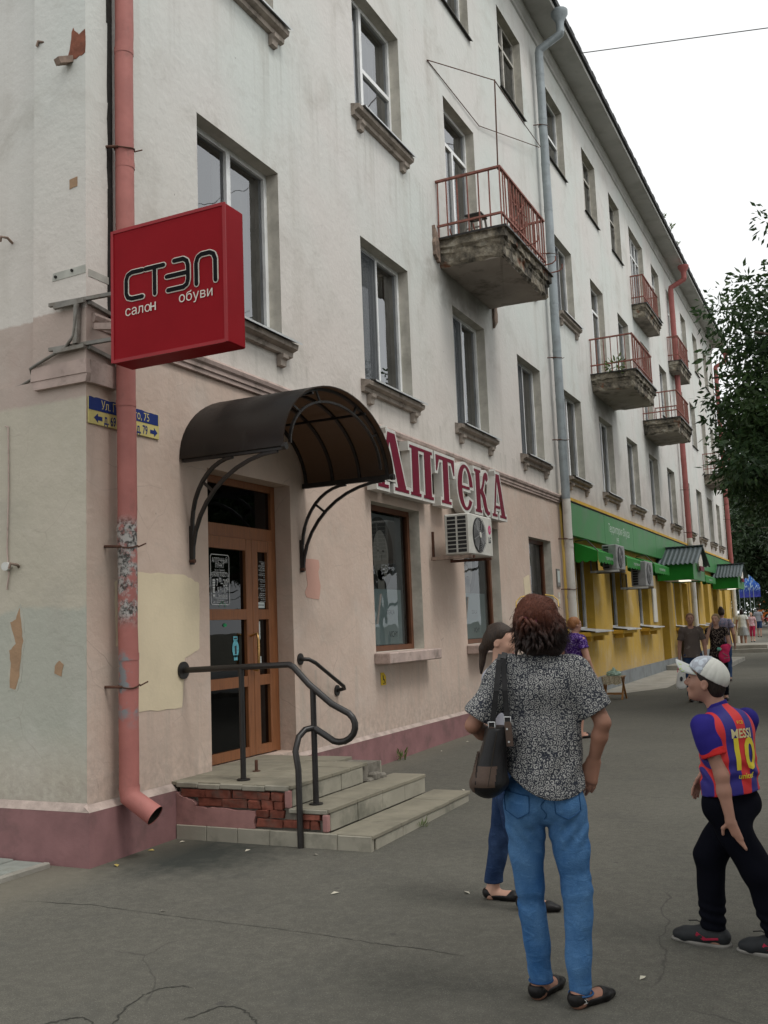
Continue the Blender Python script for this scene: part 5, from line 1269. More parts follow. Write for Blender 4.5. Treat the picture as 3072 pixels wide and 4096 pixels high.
me = bpy.data.meshes.new('bag'); bm.to_mesh(me); bm.free(); me.materials.append(M['pbag']); o_ = link('bag', me, pb, (0, 0, .03))

# ================================================================ trees
def big_tree(loc, h_, rad, label, seed, nclump, leaf_n, size, mleaf, trunk_r=.2, group='street trees along the kerb', base_z=.35, asp=.38):
    rnd = random.Random(seed); x, y, z = loc
    root = thing('deciduous_tree', label, 'tree', loc, group=group)
    b = MB(); th = h_ * .34
    tp = [(x + .15 * math.sin(i), y + .1 * math.cos(i * 1.7), z - .1 + (h_ * .72) * i / 6) for i in range(7)]
    b.tube(tp, trunk_r, 9, radii=[trunk_r * (1.25 - .17 * i) for i in range(7)])
    br = []
    for k in range(16):
        i = rnd.choice((2, 3, 4, 5)); p = Vector(tp[i]); a = rnd.uniform(0, 2 * math.pi); L = rad * rnd.uniform(.6, .95)
        q = p + Vector((math.cos(a) * L, math.sin(a) * L, h_ * rnd.uniform(.02, .2))); m_ = (p + q) / 2 + Vector((0, 0, .3))
        b.tube([p, m_, q], .05, 6, radii=[trunk_r * .4, trunk_r * .25, .02]); br.append((p, q))
    b.build('trunk', M['bark'], root)
    b = MB(); cz = z + h_ * (base_z + (1 - base_z) / 2); rz_ = h_ * (1 - base_z) / 2
    for k in range(nclump):
        while True:
            d = Vector((rnd.gauss(0, 1), rnd.gauss(0, 1), rnd.gauss(0, 1))).normalized()
            r_ = rnd.random() ** .42; lump = .78 + .22 * math.sin(d.x * 5 + seed) * math.sin(d.y * 6 + d.z * 4 + seed * 2) + .12 * math.sin(d.z * 9 + d.x * 7)
            c = Vector((x + d.x * rad * r_ * lump, y + d.y * rad * r_ * lump, cz + d.z * rz_ * r_ * lump))
            if c.z > z + h_ * base_z * .75: break
        leafclump(b, c, leaf_n, size * (3.2 if size < .2 else 2.3), size, seed * 1000 + k, 0.0, .5, asp)
    b.build('crown', mleaf, root)
    return root
t1 = big_tree((9.6, 19.5, gz(19)), 9.4, 6.9, 'dark leafy street tree reaching in at the right edge before the building', 1, 2500, 66, .145, M['leaf'], .19, base_z=.34)
b = MB(); rnd = random.Random(44)      # the low bough that hangs over the pavement
for k in range(760):
    t = rnd.random(); c = Vector((3.3 + 3.2 * rnd.random() ** .8, 18.3 + rnd.gauss(0, 1.0), 4.5 + 1.5 * rnd.gauss(0, .8)))
    if c.z < 3.35 + .25 * (4.6 - c.x) * (c.x < 4.6) or (c.x < 3.7 and c.z > 5.6 and rnd.random() < .6): continue
    leafclump(b, c, 66, .38, .145, 90000 + k, 0.0, .5)
for k in range(70):
    q = Vector((3.2 + 3.5 * rnd.random(), 18.3 + rnd.gauss(0, .9), 4.4 + rnd.gauss(0, 1.1))); b.tube([q + Vector((.9, .3, .25)), q + Vector((.4, .1, .18)), q], .01, 4, caps=False, radii=[.016, .01, .004])
b.tube([(8.8, 19.3, 4.2), (6.5, 18.8, 5.0), (4.2, 18.3, 4.5), (3.2, 18.1, 3.9)], .05, 6, radii=[.07, .05, .03, .01])
b.build('low_bough', M['leaf'], t1)
def tree_copy(src, loc, rz, sc, label):
    c = copy_tree(src); c.location = loc; c.rotation_euler = (0, 0, rz); c.scale = (sc, sc, sc); c['label'] = label; return c
tree_copy(t1, (11.0, 34.0, gz(34)), 2.1, 1.05, 'dark street tree behind the first one, hiding the far facade')
tree_copy(t1, (12.6, 4.0, gz(4)), 4.0, .95, 'street tree standing beside the photographer over the kerb')
tree_copy(t1, (11.6, -8.0, gz(-8)), 1.0, 1.0, 'street tree behind the photographer over the kerb')
t2 = big_tree((4.6, 66, gz(66)), 10.0, 4.8, 'dark round tree beyond the end of the building, right of the flags', 2, 800, 40, .34, M['leaff'], .25, group='trees beyond the building', base_z=.02)
tree_copy(t2, (-1.2, 93, gz(93)), 1.3, 1.3, 'dark tree behind the blue flags'); tree_copy(t2, (-9.5, 104, gz(104)), 2.2, 1.5, 'broad tree behind the far end of the building'); tree_copy(t2, (6.0, 84, gz(84)), 3.0, 1.3, 'tall dark tree over the bus at the right edge')
t3 = big_tree((-5, 122, gz(122) + 2.2), 17, 9, 'lighter green tree behind the far corner of the building', 5, 520, 40, .6, M['leaf'], .3, group='trees beyond the building', base_z=.02)
tree_copy(t3, (8, 178, gz(178)), 1.1, 1.3, 'distant tree behind the orange bus'); tree_copy(t3, (-26, 170, gz(170)), 2.4, 1.4, 'distant tree at the end of the street')

b = MB(); rnd = random.Random(51)
for k in range(900):
    x_, y_ = rnd.uniform(-70, 60), rnd.uniform(205, 225); leafclump(b, (x_, y_, gz(y_) + rnd.random() ** 1.2 * (9 + 4 * math.sin(x_ * .21) + 2 * math.sin(x_ * .8))), 26, 1.7, 1.0, 70000 + k, 0, .2, .7)
tag(b.build('treeline', M['leaff']), 'far dark belt of trees closing the end of the street', 'trees', kind='stuff')
# ================================================================ flags, bus, flower bed, kiosk
M['fblue'] = None
g = G('flag_blue'); p = g.pos(); zz = g.n('SeparateXYZ', {0: p}).outputs[2]
c = g.mix(g.ramp(zz, .2, 1.3), (0.02, 0.03, 0.28), (0.015, 0.12, 0.50)); c = g.mix(g.math('MULTIPLY', g.ramp(g.noise(g.map(p, (2, 2, .8)), 5, 4, .6), .53, .58), g.ramp(zz, .35, .8)), c, (0.42, 0.58, 0.68))
M['fblue'] = g.bsdf(c, .6)
for i, (x, h_) in enumerate([(-2.62, 1.75), (-2.28, 1.9), (-1.86, 1.75), (-1.58, 1.35)]):
    fl = thing('feather_flag', ('leftmost of the four blue feather flags', 'second blue feather flag from the left', 'third blue feather flag from the left', 'rightmost and shortest of the blue feather flags')[i], 'flag', (x, 80, gz(80)), group='blue feather flags beyond the building')
    MB().tube([(x - .26, 80, gz(80)), (x - .26, 80, 2.9 + h_)], .022, 6).build('pole', M['zinc'], fl)
    b = MB(); n = 10; q = []
    for k in range(n + 1):
        t = k / n; wd_ = .5 * (1 if t < .6 else math.cos((t - .6) / .4 * math.pi / 2) * .95 + .05)
        q.append((x - .26 + wd_, .03 * math.sin(t * 6 + i), 2.92 + h_ * t))
    vs = [(x - .26, 80 - .0, z) for _, _, z in q] + [((x - .26 + a) / 2, 80 + .05 * math.sin(k * .9), z) for k, (a, d, z) in enumerate(q)] + [(a, 80 + d, z) for a, d, z in q]
    b.add([(v[0], v[1], v[2]) for v in vs], [(i_ + o_ * (n + 1), (o_ + 1) * (n + 1) + i_, (o_ + 1) * (n + 1) + i_ + 1, i_ + 1 + o_ * (n + 1)) for o_ in (0, 1) for i_ in range(n)])
    f_ = b.build('cloth', M['fblue'], fl)
    for v in f_.data.vertices: v.co.z -= 2.92 - gz(80)
    f_.location.z = 2.92 - gz(80)
bus = thing('minibus', 'orange minibus crossing the road in the distance', 'bus', (-2.2, 126, gz(126)))
M['orange'] = mat('orange_paint', (0.62, 0.16, 0.03), 0.4, 0.06, 2); M['tyre'] = mat('tyre', (0.02, 0.02, 0.02), 0.8)
z0 = gz(126) + .35
b = MB(); b.prism([(-5.65, z0), (1.6, z0), (1.6, z0 + .95), (-5.5, z0 + .95), (-5.65, z0 + .5)], 125, 127, 1); b.build('body', M['orange'], bus)
b = MB(); b.prism([(-5.45, z0 + .951), (1.55, z0 + .951), (1.5, z0 + 1.65), (-5.1, z0 + 1.65)], 125.08, 126.92, 1); b.build('window_band', M['dglass'], bus)
b = MB(); b.prism([(-5.12, z0 + 1.651), (1.55, z0 + 1.651), (1.5, z0 + 1.95), (-4.9, z0 + 1.95)], 125.0, 127, 1); b.build('roof', M['orange'], bus)
for x in (-5.3, -4.1, -2.9, -1.7, -.5, .7): MB().box(x - .05, x + .05, 124.99, 125.2, z0 + .95, z0 + 1.65).build('pillar', M['orange'], bus)
for x in (-4.35, .3):
    w_ = MB().tube([(x, 124.95, gz(126) + .42), (x, 125.2, gz(126) + .42)], .42, 18).build('wheel', M['tyre'], bus); MB().tube([(x, 124.94, gz(126) + .42), (x, 124.95, gz(126) + .42)], .22, 14).build('rim', M['white'], w_)
for x in (-4.9, -4.6, -4.25): b = MB(); b.prism([(x + .12 * math.cos(a), z0 + .75 + .12 * math.sin(a)) for a in [2 * math.pi * i / 14 for i in range(14)]], 124.97, 124.995, 1); b.build('round_decal', M['signw'], bus)
fb = thing('flower_bed', 'low red flower bed at the roadside before the bus', 'flower bed', (-3.6, 112, gz(112)))
M['redfl'] = mat('red_flowers', (0.55, 0.02, 0.03), 0.8, .3, 4)
b = MB(); b.bevbox(-4.6, -2.9, 111.5, 112.5, gz(112) - .1, gz(112) + .12, .03); b.build('border', M['concrete'], fb)
b = MB(); leafclump(b, (-4.2, 112, gz(112) + .2), 120, .4, .25, 4, .5); leafclump(b, (-3.5, 112, gz(112) + .2), 120, .4, .25, 5, .5); b.build('blooms', M['redfl'], fb)
kk = thing('white_building', 'pale low building far behind the bus', 'building', (4, 190, gz(190)))
b = MB(); b.bevbox(-2, 26, 190, 198, gz(190) - .5, gz(190) + 4.6, .05); b.build('wall', M['white'], kk)
for i in range(7): MB().box(-.5 + i * 3.6, 1.2 + i * 3.6, 189.94, 190.05, gz(190) + 1.2, gz(190) + 3.0).build('window', M['dglass'], kk)
b = MB(); b.box(-2.3, 26.3, 189.7, 198.3, gz(190) + 4.6, gz(190) + 4.9); b.build('roof', M['silltin'], kk)
# overhead wire
ow = MB(); ow.tube([(.55, 21.0, 14.44), (6, 21.6, 13.9), (16, 22.5, 13.6)], .011, 5); tag(ow.build('overhead_wire', M['black']), 'thin black wire strung from the roof edge across the sky', 'wire')
# ================================================================ people: implicit surfaces meshed with surface nets
def V3(*a): return np.array(a, np.float32)
class Sdf:
    def __init__(s, h): s.h = h; s.pr = []; s.cuts = []; s.disp = []
    def cone(s, a, b, ra, rb, k=.02, flat=None, op='u'): s.pr.append(('c', np.array(a, float), np.array(b, float), ra, rb, k, flat, op)); return s
    def chain(s, pts, rad, k=.02, flat=None):
        for i in range(len(pts) - 1): s.cone(pts[i], pts[i + 1], rad[i], rad[i + 1], k, flat)
        return s
    def ell(s, c, r, k=.02, rot=None, op='u'): s.pr.append(('e', np.array(c, float), np.array(r, float), rot, 0, k, None, op)); return s
    def cut(s, fn): s.cuts.append(fn); return s
    def displace(s, fn): s.disp.append(fn); return s
    def mesh(s, name, mats, smooth=True):
        h = s.h; lo = np.full(3, 1e9); hi = -lo
        for q in s.pr:
            if q[7] != 'u': continue
            if q[0] == 'c': m = max(q[3], q[4]); lo = np.minimum(lo, np.minimum(q[1], q[2]) - m); hi = np.maximum(hi, np.maximum(q[1], q[2]) + m)
            else: m = q[2].max(); lo = np.minimum(lo, q[1] - m); hi = np.maximum(hi, q[1] + m)
        lo = lo - 4 * h - .012; hi = hi + 4 * h + .012
        n = np.ceil((hi - lo) / h).astype(int) + 1
        ax = [(lo[i] + h * np.arange(n[i])).astype(np.float32) for i in range(3)]
        V = np.full(n, .25, np.float32)
        for q in s.pr:
            k = q[5]
            if q[0] == 'c': m = max(q[3], q[4]) + k + .03 + 2 * h; a = np.minimum(q[1], q[2]) - m; b = np.maximum(q[1], q[2]) + m
            else: m = q[2].max() + k + .03 + 2 * h; a = q[1] - m; b = q[1] + m
            i0 = np.clip(np.floor((a - lo) / h).astype(int), 0, n - 1); i1 = np.clip(np.ceil((b - lo) / h).astype(int) + 1, 1, n)
            if (i1 <= i0).any(): continue
            sl = tuple(slice(i0[i], i1[i]) for i in range(3))
            X, Y, Z = ax[0][sl[0]][:, None, None], ax[1][sl[1]][None, :, None], ax[2][sl[2]][None, None, :]
            if q[0] == 'c':
                A, B, ra, rb = q[1], q[2], q[3], q[4]
                dx, dy, dz = X - A[0], Y - A[1], Z - A[2]; e = B - A
                sc = 1.0
                if q[6] is not None:
                    u, f = q[6]; pr = (dx * u[0] + dy * u[1] + dz * u[2]) * (1 / f - 1)
                    dx = dx + u[0] * pr; dy = dy + u[1] * pr; dz = dz + u[2] * pr
                    e = e + np.array(u) * (e @ np.array(u)) * (1 / f - 1); sc = (1 + f) / 2
                L = e @ e + 1e-9
                t = np.clip((dx * e[0] + dy * e[1] + dz * e[2]) / L, 0, 1)
                d = (np.sqrt((dx - t * e[0]) ** 2 + (dy - t * e[1]) ** 2 + (dz - t * e[2]) ** 2) - (ra + t * (rb - ra))) * sc
            else:
                dx, dy, dz = X - q[1][0], Y - q[1][1], Z - q[1][2]
                if q[3] is not None:
                    Rm = q[3]; dx, dy, dz = (dx * Rm[i][0] + dy * Rm[i][1] + dz * Rm[i][2] for i in range(3))
                r = q[2]; k0 = np.sqrt((dx / r[0]) ** 2 + (dy / r[1]) ** 2 + (dz / r[2]) ** 2); k1 = np.sqrt((dx / r[0] ** 2) ** 2 + (dy / r[1] ** 2) ** 2 + (dz / r[2] ** 2) ** 2) + 1e-6
                d = k0 * (k0 - 1) / k1
            v = V[sl]
            if q[7] == 'u':
                hh = np.clip(.5 + .5 * (v - d) / k, 0, 1); V[sl] = v * (1 - hh) + d * hh - k * hh * (1 - hh)
            else:
                hh = np.clip(.5 - .5 * (v + d) / k, 0, 1); V[sl] = v * (1 - hh) - d * hh + k * hh * (1 - hh)
        X, Y, Z = ax[0][:, None, None], ax[1][None, :, None], ax[2][None, None, :]
        for fn in s.disp: V = V + fn(X, Y, Z).astype(np.float32)
        for fn in s.cuts: V = np.maximum(V, fn(X, Y, Z).astype(np.float32))
        ins = V < 0
        c = [ins[i:n[0] - 1 + i, j:n[1] - 1 + j, k:n[2] - 1 + k] for i in (0, 1) for j in (0, 1) for k in (0, 1)]
        al = c[0].copy(); an_ = c[0].copy()
        for q in c[1:]: al &= q; an_ |= q
        act = an_ & ~al; idx = np.argwhere(act)
        if len(idx) == 0: return None
        vid = np.full(act.shape, -1, np.int32); vid[act] = np.arange(len(idx))
        P = np.zeros((len(idx), 3)); cnt = np.zeros(len(idx))
        I, J, K = idx.T
        offs = [(0, 0, 0), (0, 0, 1), (0, 1, 0), (0, 1, 1), (1, 0, 0), (1, 0, 1), (1, 1, 0), (1, 1, 1)]
        val = np.stack([V[I + a, J + b, K + g_] for a, b, g_ in offs], 1)
        for p in range(8):
            for q in range(p + 1, 8):
                d = np.array(offs[q]) - np.array(offs[p])
                if np.abs(d).sum() != 1 or (d < 0).any(): continue
                v0, v1 = val[:, p], val[:, q]; m = (v0 < 0) != (v1 < 0)
                t = np.where(m, v0 / np.where(m, v0 - v1, 1), 0)
                P += np.where(m[:, None], np.array(offs[p]) + t[:, None] * d, 0); cnt += m
        P = (P / cnt[:, None] + idx) * h + lo
        F = []
        for axis in range(3):
            s0 = [slice(None)] * 3; s1 = [slice(None)] * 3; s0[axis] = slice(0, -1); s1[axis] = slice(1, None)
            A, B = ins[tuple(s0)], ins[tuple(s1)]; e = np.argwhere(A != B)
            u, w_ = (axis + 1) % 3, (axis + 2) % 3
            ok = (e[:, u] > 0) & (e[:, w_] > 0) & (e[:, u] < n[u] - 1) & (e[:, w_] < n[w_] - 1); e = e[ok]
            fl = A[tuple(e.T)]
            def cell(du, dw):
                q = e.copy(); q[:, u] -= du; q[:, w_] -= dw; return vid[tuple(q.T)]
            Q = np.stack([cell(1, 1), cell(0, 1), cell(0, 0), cell(1, 0)], 1)
            Q[~fl] = Q[~fl][:, ::-1]; F.append(Q[(Q >= 0).all(1)])
        F = np.concatenate(F)
        me = bpy.data.meshes.new(name); me.vertices.add(len(P)); me.vertices.foreach_set('co', P.astype(np.float32).ravel())
        me.loops.add(len(F) * 4); me.loops.foreach_set('vertex_index', F.astype(np.int32).ravel())
        me.polygons.add(len(F)); me.polygons.foreach_set('loop_start', np.arange(0, len(F) * 4, 4, dtype=np.int32))
        me.polygons.foreach_set('use_smooth', np.ones(len(F), bool))
        for m in (mats if isinstance(mats, (list, tuple)) else [mats]): me.materials.append(m)
        me.update(calc_edges=True); me.validate(); return me

def folds(amp, sc, seed, stretch=(1, 1, 1)):
    rs_ = np.random.RandomState(seed); W = rs_.normal(size=(5, 3)); W /= np.linalg.norm(W, axis=1)[:, None]; ph = rs_.uniform(0, 6, 5); fr = sc * rs_.uniform(.6, 1.5, 5)
    def fn(X, Y, Z):
        X, Y, Z = X * stretch[0], Y * stretch[1], Z * stretch[2]
        o = 0; wx = X + .02 * np.sin(Z * sc * .6 + ph[0]); wz = Z + .02 * np.sin(X * sc * .7 + ph[1])
        for i in range(5): o = o + np.sin((wx * W[i, 0] + Y * W[i, 1] + wz * W[i, 2]) * fr[i] + ph[i])
        return amp * o / 2.2
    return fn
def cut_seg(a, b, t):
    """keep the side before fraction t of the segment a->b"""
    a, b = np.array(a, float), np.array(b, float); d = b - a; L = np.linalg.norm(d); d /= L
    return lambda X, Y, Z: (X - a[0]) * d[0] + (Y - a[1]) * d[1] + (Z - a[2]) * d[2] - t * L

def skin_material(name, col):
    g = G(name); p = g.pos(); n = g.noise(p, 9, 4)
    c = g.mix(g.ramp(n, .3, .7), tuple(x * .9 for x in col), (min(1, col[0] * 1.08), col[1] * 1.02, col[2]))
    return g.bsdf(c, .55, g.bump(g.noise(p, 180, 3), .12, .002), 0, .35)
def cloth_mat(name, col, col2=None, sc=60, thr=(.5, .54), rough=.9, var=.12, bump=.3):
    g = G(name); p = g.pos(); n = g.noise(p, 4, 4)
    c = g.mix(g.ramp(n, .3, .7), tuple(x * (1 - var) for x in col), tuple(min(1, x * (1 + var)) for x in col))
    if col2: c = g.mix(g.ramp(g.noise(p, sc, 3, .6, .8), thr[0], thr[1]), c, col2)
    return g.bsdf(c, rough, g.bump(g.noise(p, 320, 1), bump, .002), 0, .06)
def denim(name, col, fade):
    g = G(name); p = g.pos(); n = g.noise(g.map(p, (1, 1, .55)), 5, 5, .6); w_ = g.noise(g.map(p, (3, 3, 1)), 160, 2)
    c = g.mix(g.ramp(n, .35, .68), col, fade); c = g.mix(g.ramp(w_, .35, .65, 0, .35), c, tuple(x * .6 for x in col))
    cr = g.noise(g.map(p, (1, 1, 2.4)), 14, 5, .65, .8)
    c = g.mix(g.ramp(cr, .54, .68, 0, .24), c, tuple(min(1, x * 1.5) for x in fade))
    return g.bsdf(c, .9, g.bump(g.math('ADD', g.math('MULTIPLY', cr, .8), g.math('MULTIPLY', w_, .3)), .6, .012), 0, .06)
M['skin'] = skin_material('skin', (0.36, 0.20, 0.145)); M['skin2'] = skin_material('skin_tanned', (0.30, 0.155, 0.105)); M['skinl'] = skin_material('skin_light', (0.50, 0.30, 0.22))
M['jeans'] = denim('blue_denim', (0.036, 0.115, 0.28), (0.115, 0.245, 0.44)); M['jeansd'] = denim('dark_denim', (0.018, 0.035, 0.085), (0.05, 0.085, 0.17))
M['blackcl'] = cloth_mat('black_trousers', (0.004, 0.0045, 0.008), bump=.2); M['leather'] = mat('black_leather', (0.010, 0.009, 0.009), .42, .3, 20, bump=.25, bs=90)
M['eye'] = mat('eye_dark', (0.03, 0.02, 0.015), .2); M['lip'] = mat('lips', (0.30, 0.10, 0.09), .5)
def hair_mat(name, c0, c1, top=None):
    g = G(name); p = g.pos(); n = g.noise(g.map(p, (3, 3, .5)), 55, 4, .6); c = g.mix(g.ramp(n, .35, .65), c0, c1)
    if top:
        z = g.n('SeparateXYZ', {0: p}).outputs[2]; z = g.math('ADD', z, g.math('MULTIPLY', g.math('SUBTRACT', g.noise(p, 16, 4), .5), .11))
        c = g.mix(g.ramp(z, top[0], top[1]), c, g.mix(g.ramp(n, .3, .7), top[2], top[3]))
    return g.bsdf(c, .5, g.bump(n, .6, .006), 0, .25)

def unit(v): v = np.array(v, float); return v / np.linalg.norm(v)
def hand(S, w_, d, n, t, sc=1.0, curl=(.25, .45), spread=.9):
    """palm and five fingers: w_ wrist, d pointing along the hand, n palm side, t towards the thumb"""
    w_, d, n, t = np.array(w_, float), unit(d), unit(n), unit(t)
    pe = w_ + d * .082 * sc
    for o_ in (-.022, 0, .022): S.cone(w_ + t * o_ * .6 * sc, pe + t * o_ * sc, .019 * sc, .0145 * sc, .012, None)
    for i, L in enumerate((.070, .078, .072, .056)):
        a = pe + t * (.029 - .0195 * i) * spread * sc - d * .004 * (i == 3) * sc
        c1, c2 = curl[0] + .06 * i, curl[1] + .06 * i
        m = a + unit(d + n * c1 + t * (.10 - .07 * i) * spread) * L * .5 * sc; e = m + unit(d + n * (c1 + c2)) * L * .5 * sc
        S.cone(a, m, .0092 * sc, .0082 * sc, .004); S.cone(m, e, .0082 * sc, .0068 * sc, .004)
    a = w_ + d * .022 * sc + t * .022 * sc; m = a + unit(d * .75 + t * .6 + n * .3) * .045 * sc; e = m + unit(d + t * .12 + n * .3) * .034 * sc
    S.cone(a, m, .0145 * sc, .0105 * sc, .008); S.cone(m, e, .0105 * sc, .0085 * sc, .004)

def head(S, c, f, up, sc=1.0, jaw=1.0):
    """skull, jaw, nose, lips, ears and eye sockets; returns the head frame"""
    c = np.array(c, float); f = unit(f); up = np.array(up, float); up = unit(up - f * (up @ f)); r = np.cross(f, up)
    Rm = np.array([r, f, up])
    def at(x, y, z): return c + (r * x + f * y + up * z) * sc
    S.ell(at(0, -.012, .028), V3(.074, .094, .085) * sc, .03, Rm); S.ell(at(0, .022, -.03), V3(.060, .066, .078) * sc, .03, Rm)
    S.ell(at(0, .058, -.088), V3(.026 * jaw, .024, .02) * sc, .03, Rm); S.ell(at(0, .062, .03), V3(.05, .03, .035) * sc, .02, Rm)
    S.cone(at(0, .088, .012), at(0, .107, -.022), .008 * sc, .0115 * sc, .012); S.ell(at(0, .098, -.030), V3(.016, .011, .009) * sc, .008, Rm)
    S.ell(at(0, .086, -.053), V3(.022, .010, .0075) * sc, .008, Rm); S.ell(at(0, .084, -.064), V3(.019, .009, .007) * sc, .008, Rm)
    for s in (-1, 1):
        S.ell(at(s * .034, .060, -.02), V3(.025, .022, .025) * sc, .02, Rm)
        S.ell(at(s * .030, .096, .012), V3(.018, .014, .012) * sc, .012, Rm, 's')
        S.ell(at(s * .074, -.008, -.012), V3(.009, .019, .031) * sc, .008, Rm); S.ell(at(s * .083, -.004, -.010), V3(.006, .010, .017) * sc, .004, Rm, 's')
    return at, Rm
def face_bits(root, at, Rm, sc, brow, near=True):
    for s in (-1, 1):
        E_ = Sdf(.0035); E_.ell(at(s * .030, .0835, .011), V3(.011, .006, .0045) * sc, .002, Rm); link('eye', E_.mesh('eye', M['eye']), root)
        E_ = Sdf(.0035); E_.cone(at(s * .014, .094, .030), at(s * .046, .082, .032), .0042 * sc, .003 * sc, .002); link('eyebrow', E_.mesh('eyebrow', brow), root)
    E_ = Sdf(.0035); E_.ell(at(0, .0925, -.0585), V3(.019, .0045, .006) * sc, .002, Rm); link('mouth', E_.mesh('mouth', M['lip']), root)
def foot(S, an, heel, toe, r=.030, z0=0):
    heel, toe = np.array(heel, float), np.array(toe, float); d = toe - heel
    S.cone(an, heel + d * .14 + V3(0, 0, .034), .034, .034, .02); S.cone(heel + d * .12 + V3(0, 0, .034), heel + d * .72 + V3(0, 0, .026), .032, .036, .03, (np.array((0, 0, 1.)), .8)); S.cone(heel + d * .72 + V3(0, 0, .024), heel + d * .93 + V3(0, 0, .018), .035, .022, .02, (np.array((0, 0, 1.)), .75))
def flat_shoe(heel, toe, h, m, root, sole=.006):
    heel, toe = np.array(heel, float), np.array(toe, float); d = toe - heel; L = np.linalg.norm(d); u = d / L
    S = Sdf(h); fl = (np.array((0, 0, 1.)), .75)
    S.cone(heel + d * .12 + V3(0, 0, .040), heel + d * .5 + V3(0, 0, .032), .042, .038, .02, (np.array((0, 0, 1.)), .95)); S.cone(heel + d * .5 + V3(0, 0, .03), heel + d * .74 + V3(0, 0, .026), .036, .040, .02, fl); S.cone(heel + d * .72 + V3(0, 0, .024), heel + d * .95 + V3(0, 0, .02), .039, .026, .02, fl)
    def top(X, Y, Z):
        t = ((X - heel[0]) * u[0] + (Y - heel[1]) * u[1]) / L
        lim = .034 + .03 * np.clip((t - .60) / .12, 0, 1) + .030 * np.clip((.24 - t) / .12, 0, 1); return Z - lim
    S.cut(top); S.cut(lambda X, Y, Z: .002 - Z + 0 * X + 0 * Y); return link('shoe', S.mesh('shoe', m), root)

def person(label, loc, theta, cat='person', group=None): return thing('person', label, cat, loc, theta, group)
ZUP = np.array((0, 0, 1.0))
# ---------------------------------------------------------------- woman with the shoulder bag, seen from behind
W = person('woman in patterned shirt and blue jeans standing with her back to us', (3.93, 4.31, -.10), R(17))
hx, hy = -.005, .05
J = dict(hipL=(-.098, .05, .86), hipR=(.075, .05, .86), knL=(-.097, .075, .48), knR=(.106, .035, .48), anL=(-.072, .11, .09), anR=(.098, .02, .085),
         shL=(-.150, .045, 1.445), shR=(.163, .045, 1.435), elL=(-.312, .0, 1.205), elR=(.262, -.01, 1.205), wrL=(-.215, .20, 1.10), wrR=(.213, .045, 1.03))
S = Sdf(.0055); fl = (np.array((0, 1., 0)), .68)
S.cone((0, .05, .92), (0, .05, 1.12), .135, .12, .04, fl); S.cone((0, .05, 1.12), (0, .04, 1.38), .12, .14, .04, fl); S.cone((-.09, .045, 1.43), (.10, .045, 1.43), .06, .06, .04)
S.cone((0, .05, 1.46), (0, .06, 1.58), .05, .047, .03)
for s in 'LR':
    S.chain([J['sh' + s], J['el' + s]], [.046, .036], .012); S.chain([J['el' + s], (np.array(J['el' + s]) * .65 + np.array(J['wr' + s]) * .35), J['wr' + s]], [.033, .036, .024], .012)
    S.chain([J['hip' + s], J['kn' + s], J['an' + s]], [.08, .05, .033], .03)
hand(S, J['wrR'], (-.30, .05, -1), (-.25, .9, 0), (-.75, .1, .25), 1.05, (.12, .3)); hand(S, J['wrL'], (.7, .5, -.2), (.2, -.2, -1), (.3, -.8, 0), 1.0)
at, Rm = head(S, (.0, .07, 1.655), (.06, 1, .05), ZUP, 1.02)
foot(S, J['anL'], (-.106, .067, 0), (.020, .283, 0)); foot(S, J['anR'], (.057, -.024, 0), (.235, .140, 0))
link('body', S.mesh('body', M['skin2']), W)
# shirt: spiral print
def scroll_material():
    g = G('scroll_print'); p = g.pos()
    mp = g.map(p, (1, .6, 1)); wob = g.n('MixRGB', {0: .006, 1: mp, 2: g.n('TexNoise', {'Vector': mp, 'Scale': 30.0}).outputs[1]}).outputs[0]
    vo = g.n('TexVoronoi', {'Vector': wob, 'Scale': 44.0, 'Randomness': .55}); d = vo.outputs['Distance']; vp = vo.outputs['Position']
    dv = g.n('VectorMath', {0: wob, 1: vp}, operation='SUBTRACT').outputs[0]; dxyz = g.n('SeparateXYZ', {0: g.n('VectorMath', {0: wob, 3: 44.0}, operation='SCALE').outputs[0]}).outputs
    vxyz = g.n('SeparateXYZ', {0: vp}).outputs
    ax_ = g.n('SeparateXYZ', {0: dv}).outputs; ang = g.math('ARCTAN2', ax_[2], ax_[0])
    sgn = g.n('SeparateXYZ', {0: vo.outputs['Color']}).outputs[0]; sg = g.math('SUBTRACT', g.math('MULTIPLY', g.math('GREATER_THAN', sgn, .5), 2.0), 1.0)
    ph = g.math('ADD', g.math('MULTIPLY', d, 20.0), g.math('MULTIPLY', ang, sg))
    sp = g.math('SINE', ph)
    f = g.ramp(sp, .0, .4)
    edge = g.n('TexVoronoi', {'Vector': wob, 'Scale': 44.0, 'Randomness': .55}, feature='DISTANCE_TO_EDGE').outputs['Distance']
    f = g.math('MULTIPLY', f, g.ramp(edge, .03, .10)); f = g.math('MAXIMUM', f, g.math('MULTIPLY', g.ramp(g.noise(p, 140, 2), .56, .62), .7))
    n = g.noise(p, 5, 3)
    c = g.mix(f, (0.020, 0.024, 0.036), g.mix(n, (0.31, 0.31, 0.295), (0.40, 0.39, 0.37)))
    return g.bsdf(c, .75, g.bump(g.noise(p, 9, 5, .6), .35, .02), 0, .25)
M['scroll'] = scroll_material()
S = Sdf(.0065)
fl = (np.array((0, 1., 0)), .70)
S.cone((-.015, .032, .90), (-.005, .045, 1.12), .186, .160, .04, (np.array((0, 1., 0)), .80)); S.cone((-.005, .045, 1.12), (.0, .04, 1.34), .158, .165, .05, fl); S.cone((-.10, .045, 1.415), (.115, .045, 1.41), .078, .078, .05); S.cone((.0, .05, 1.44), (.0, .055, 1.50), .085, .062, .03)
S.cone((-.02, .03, 1.36), (.03, .03, 1.36), .10, .10, .05)
eL, eR = np.array(J['elL']), np.array(J['elR'])
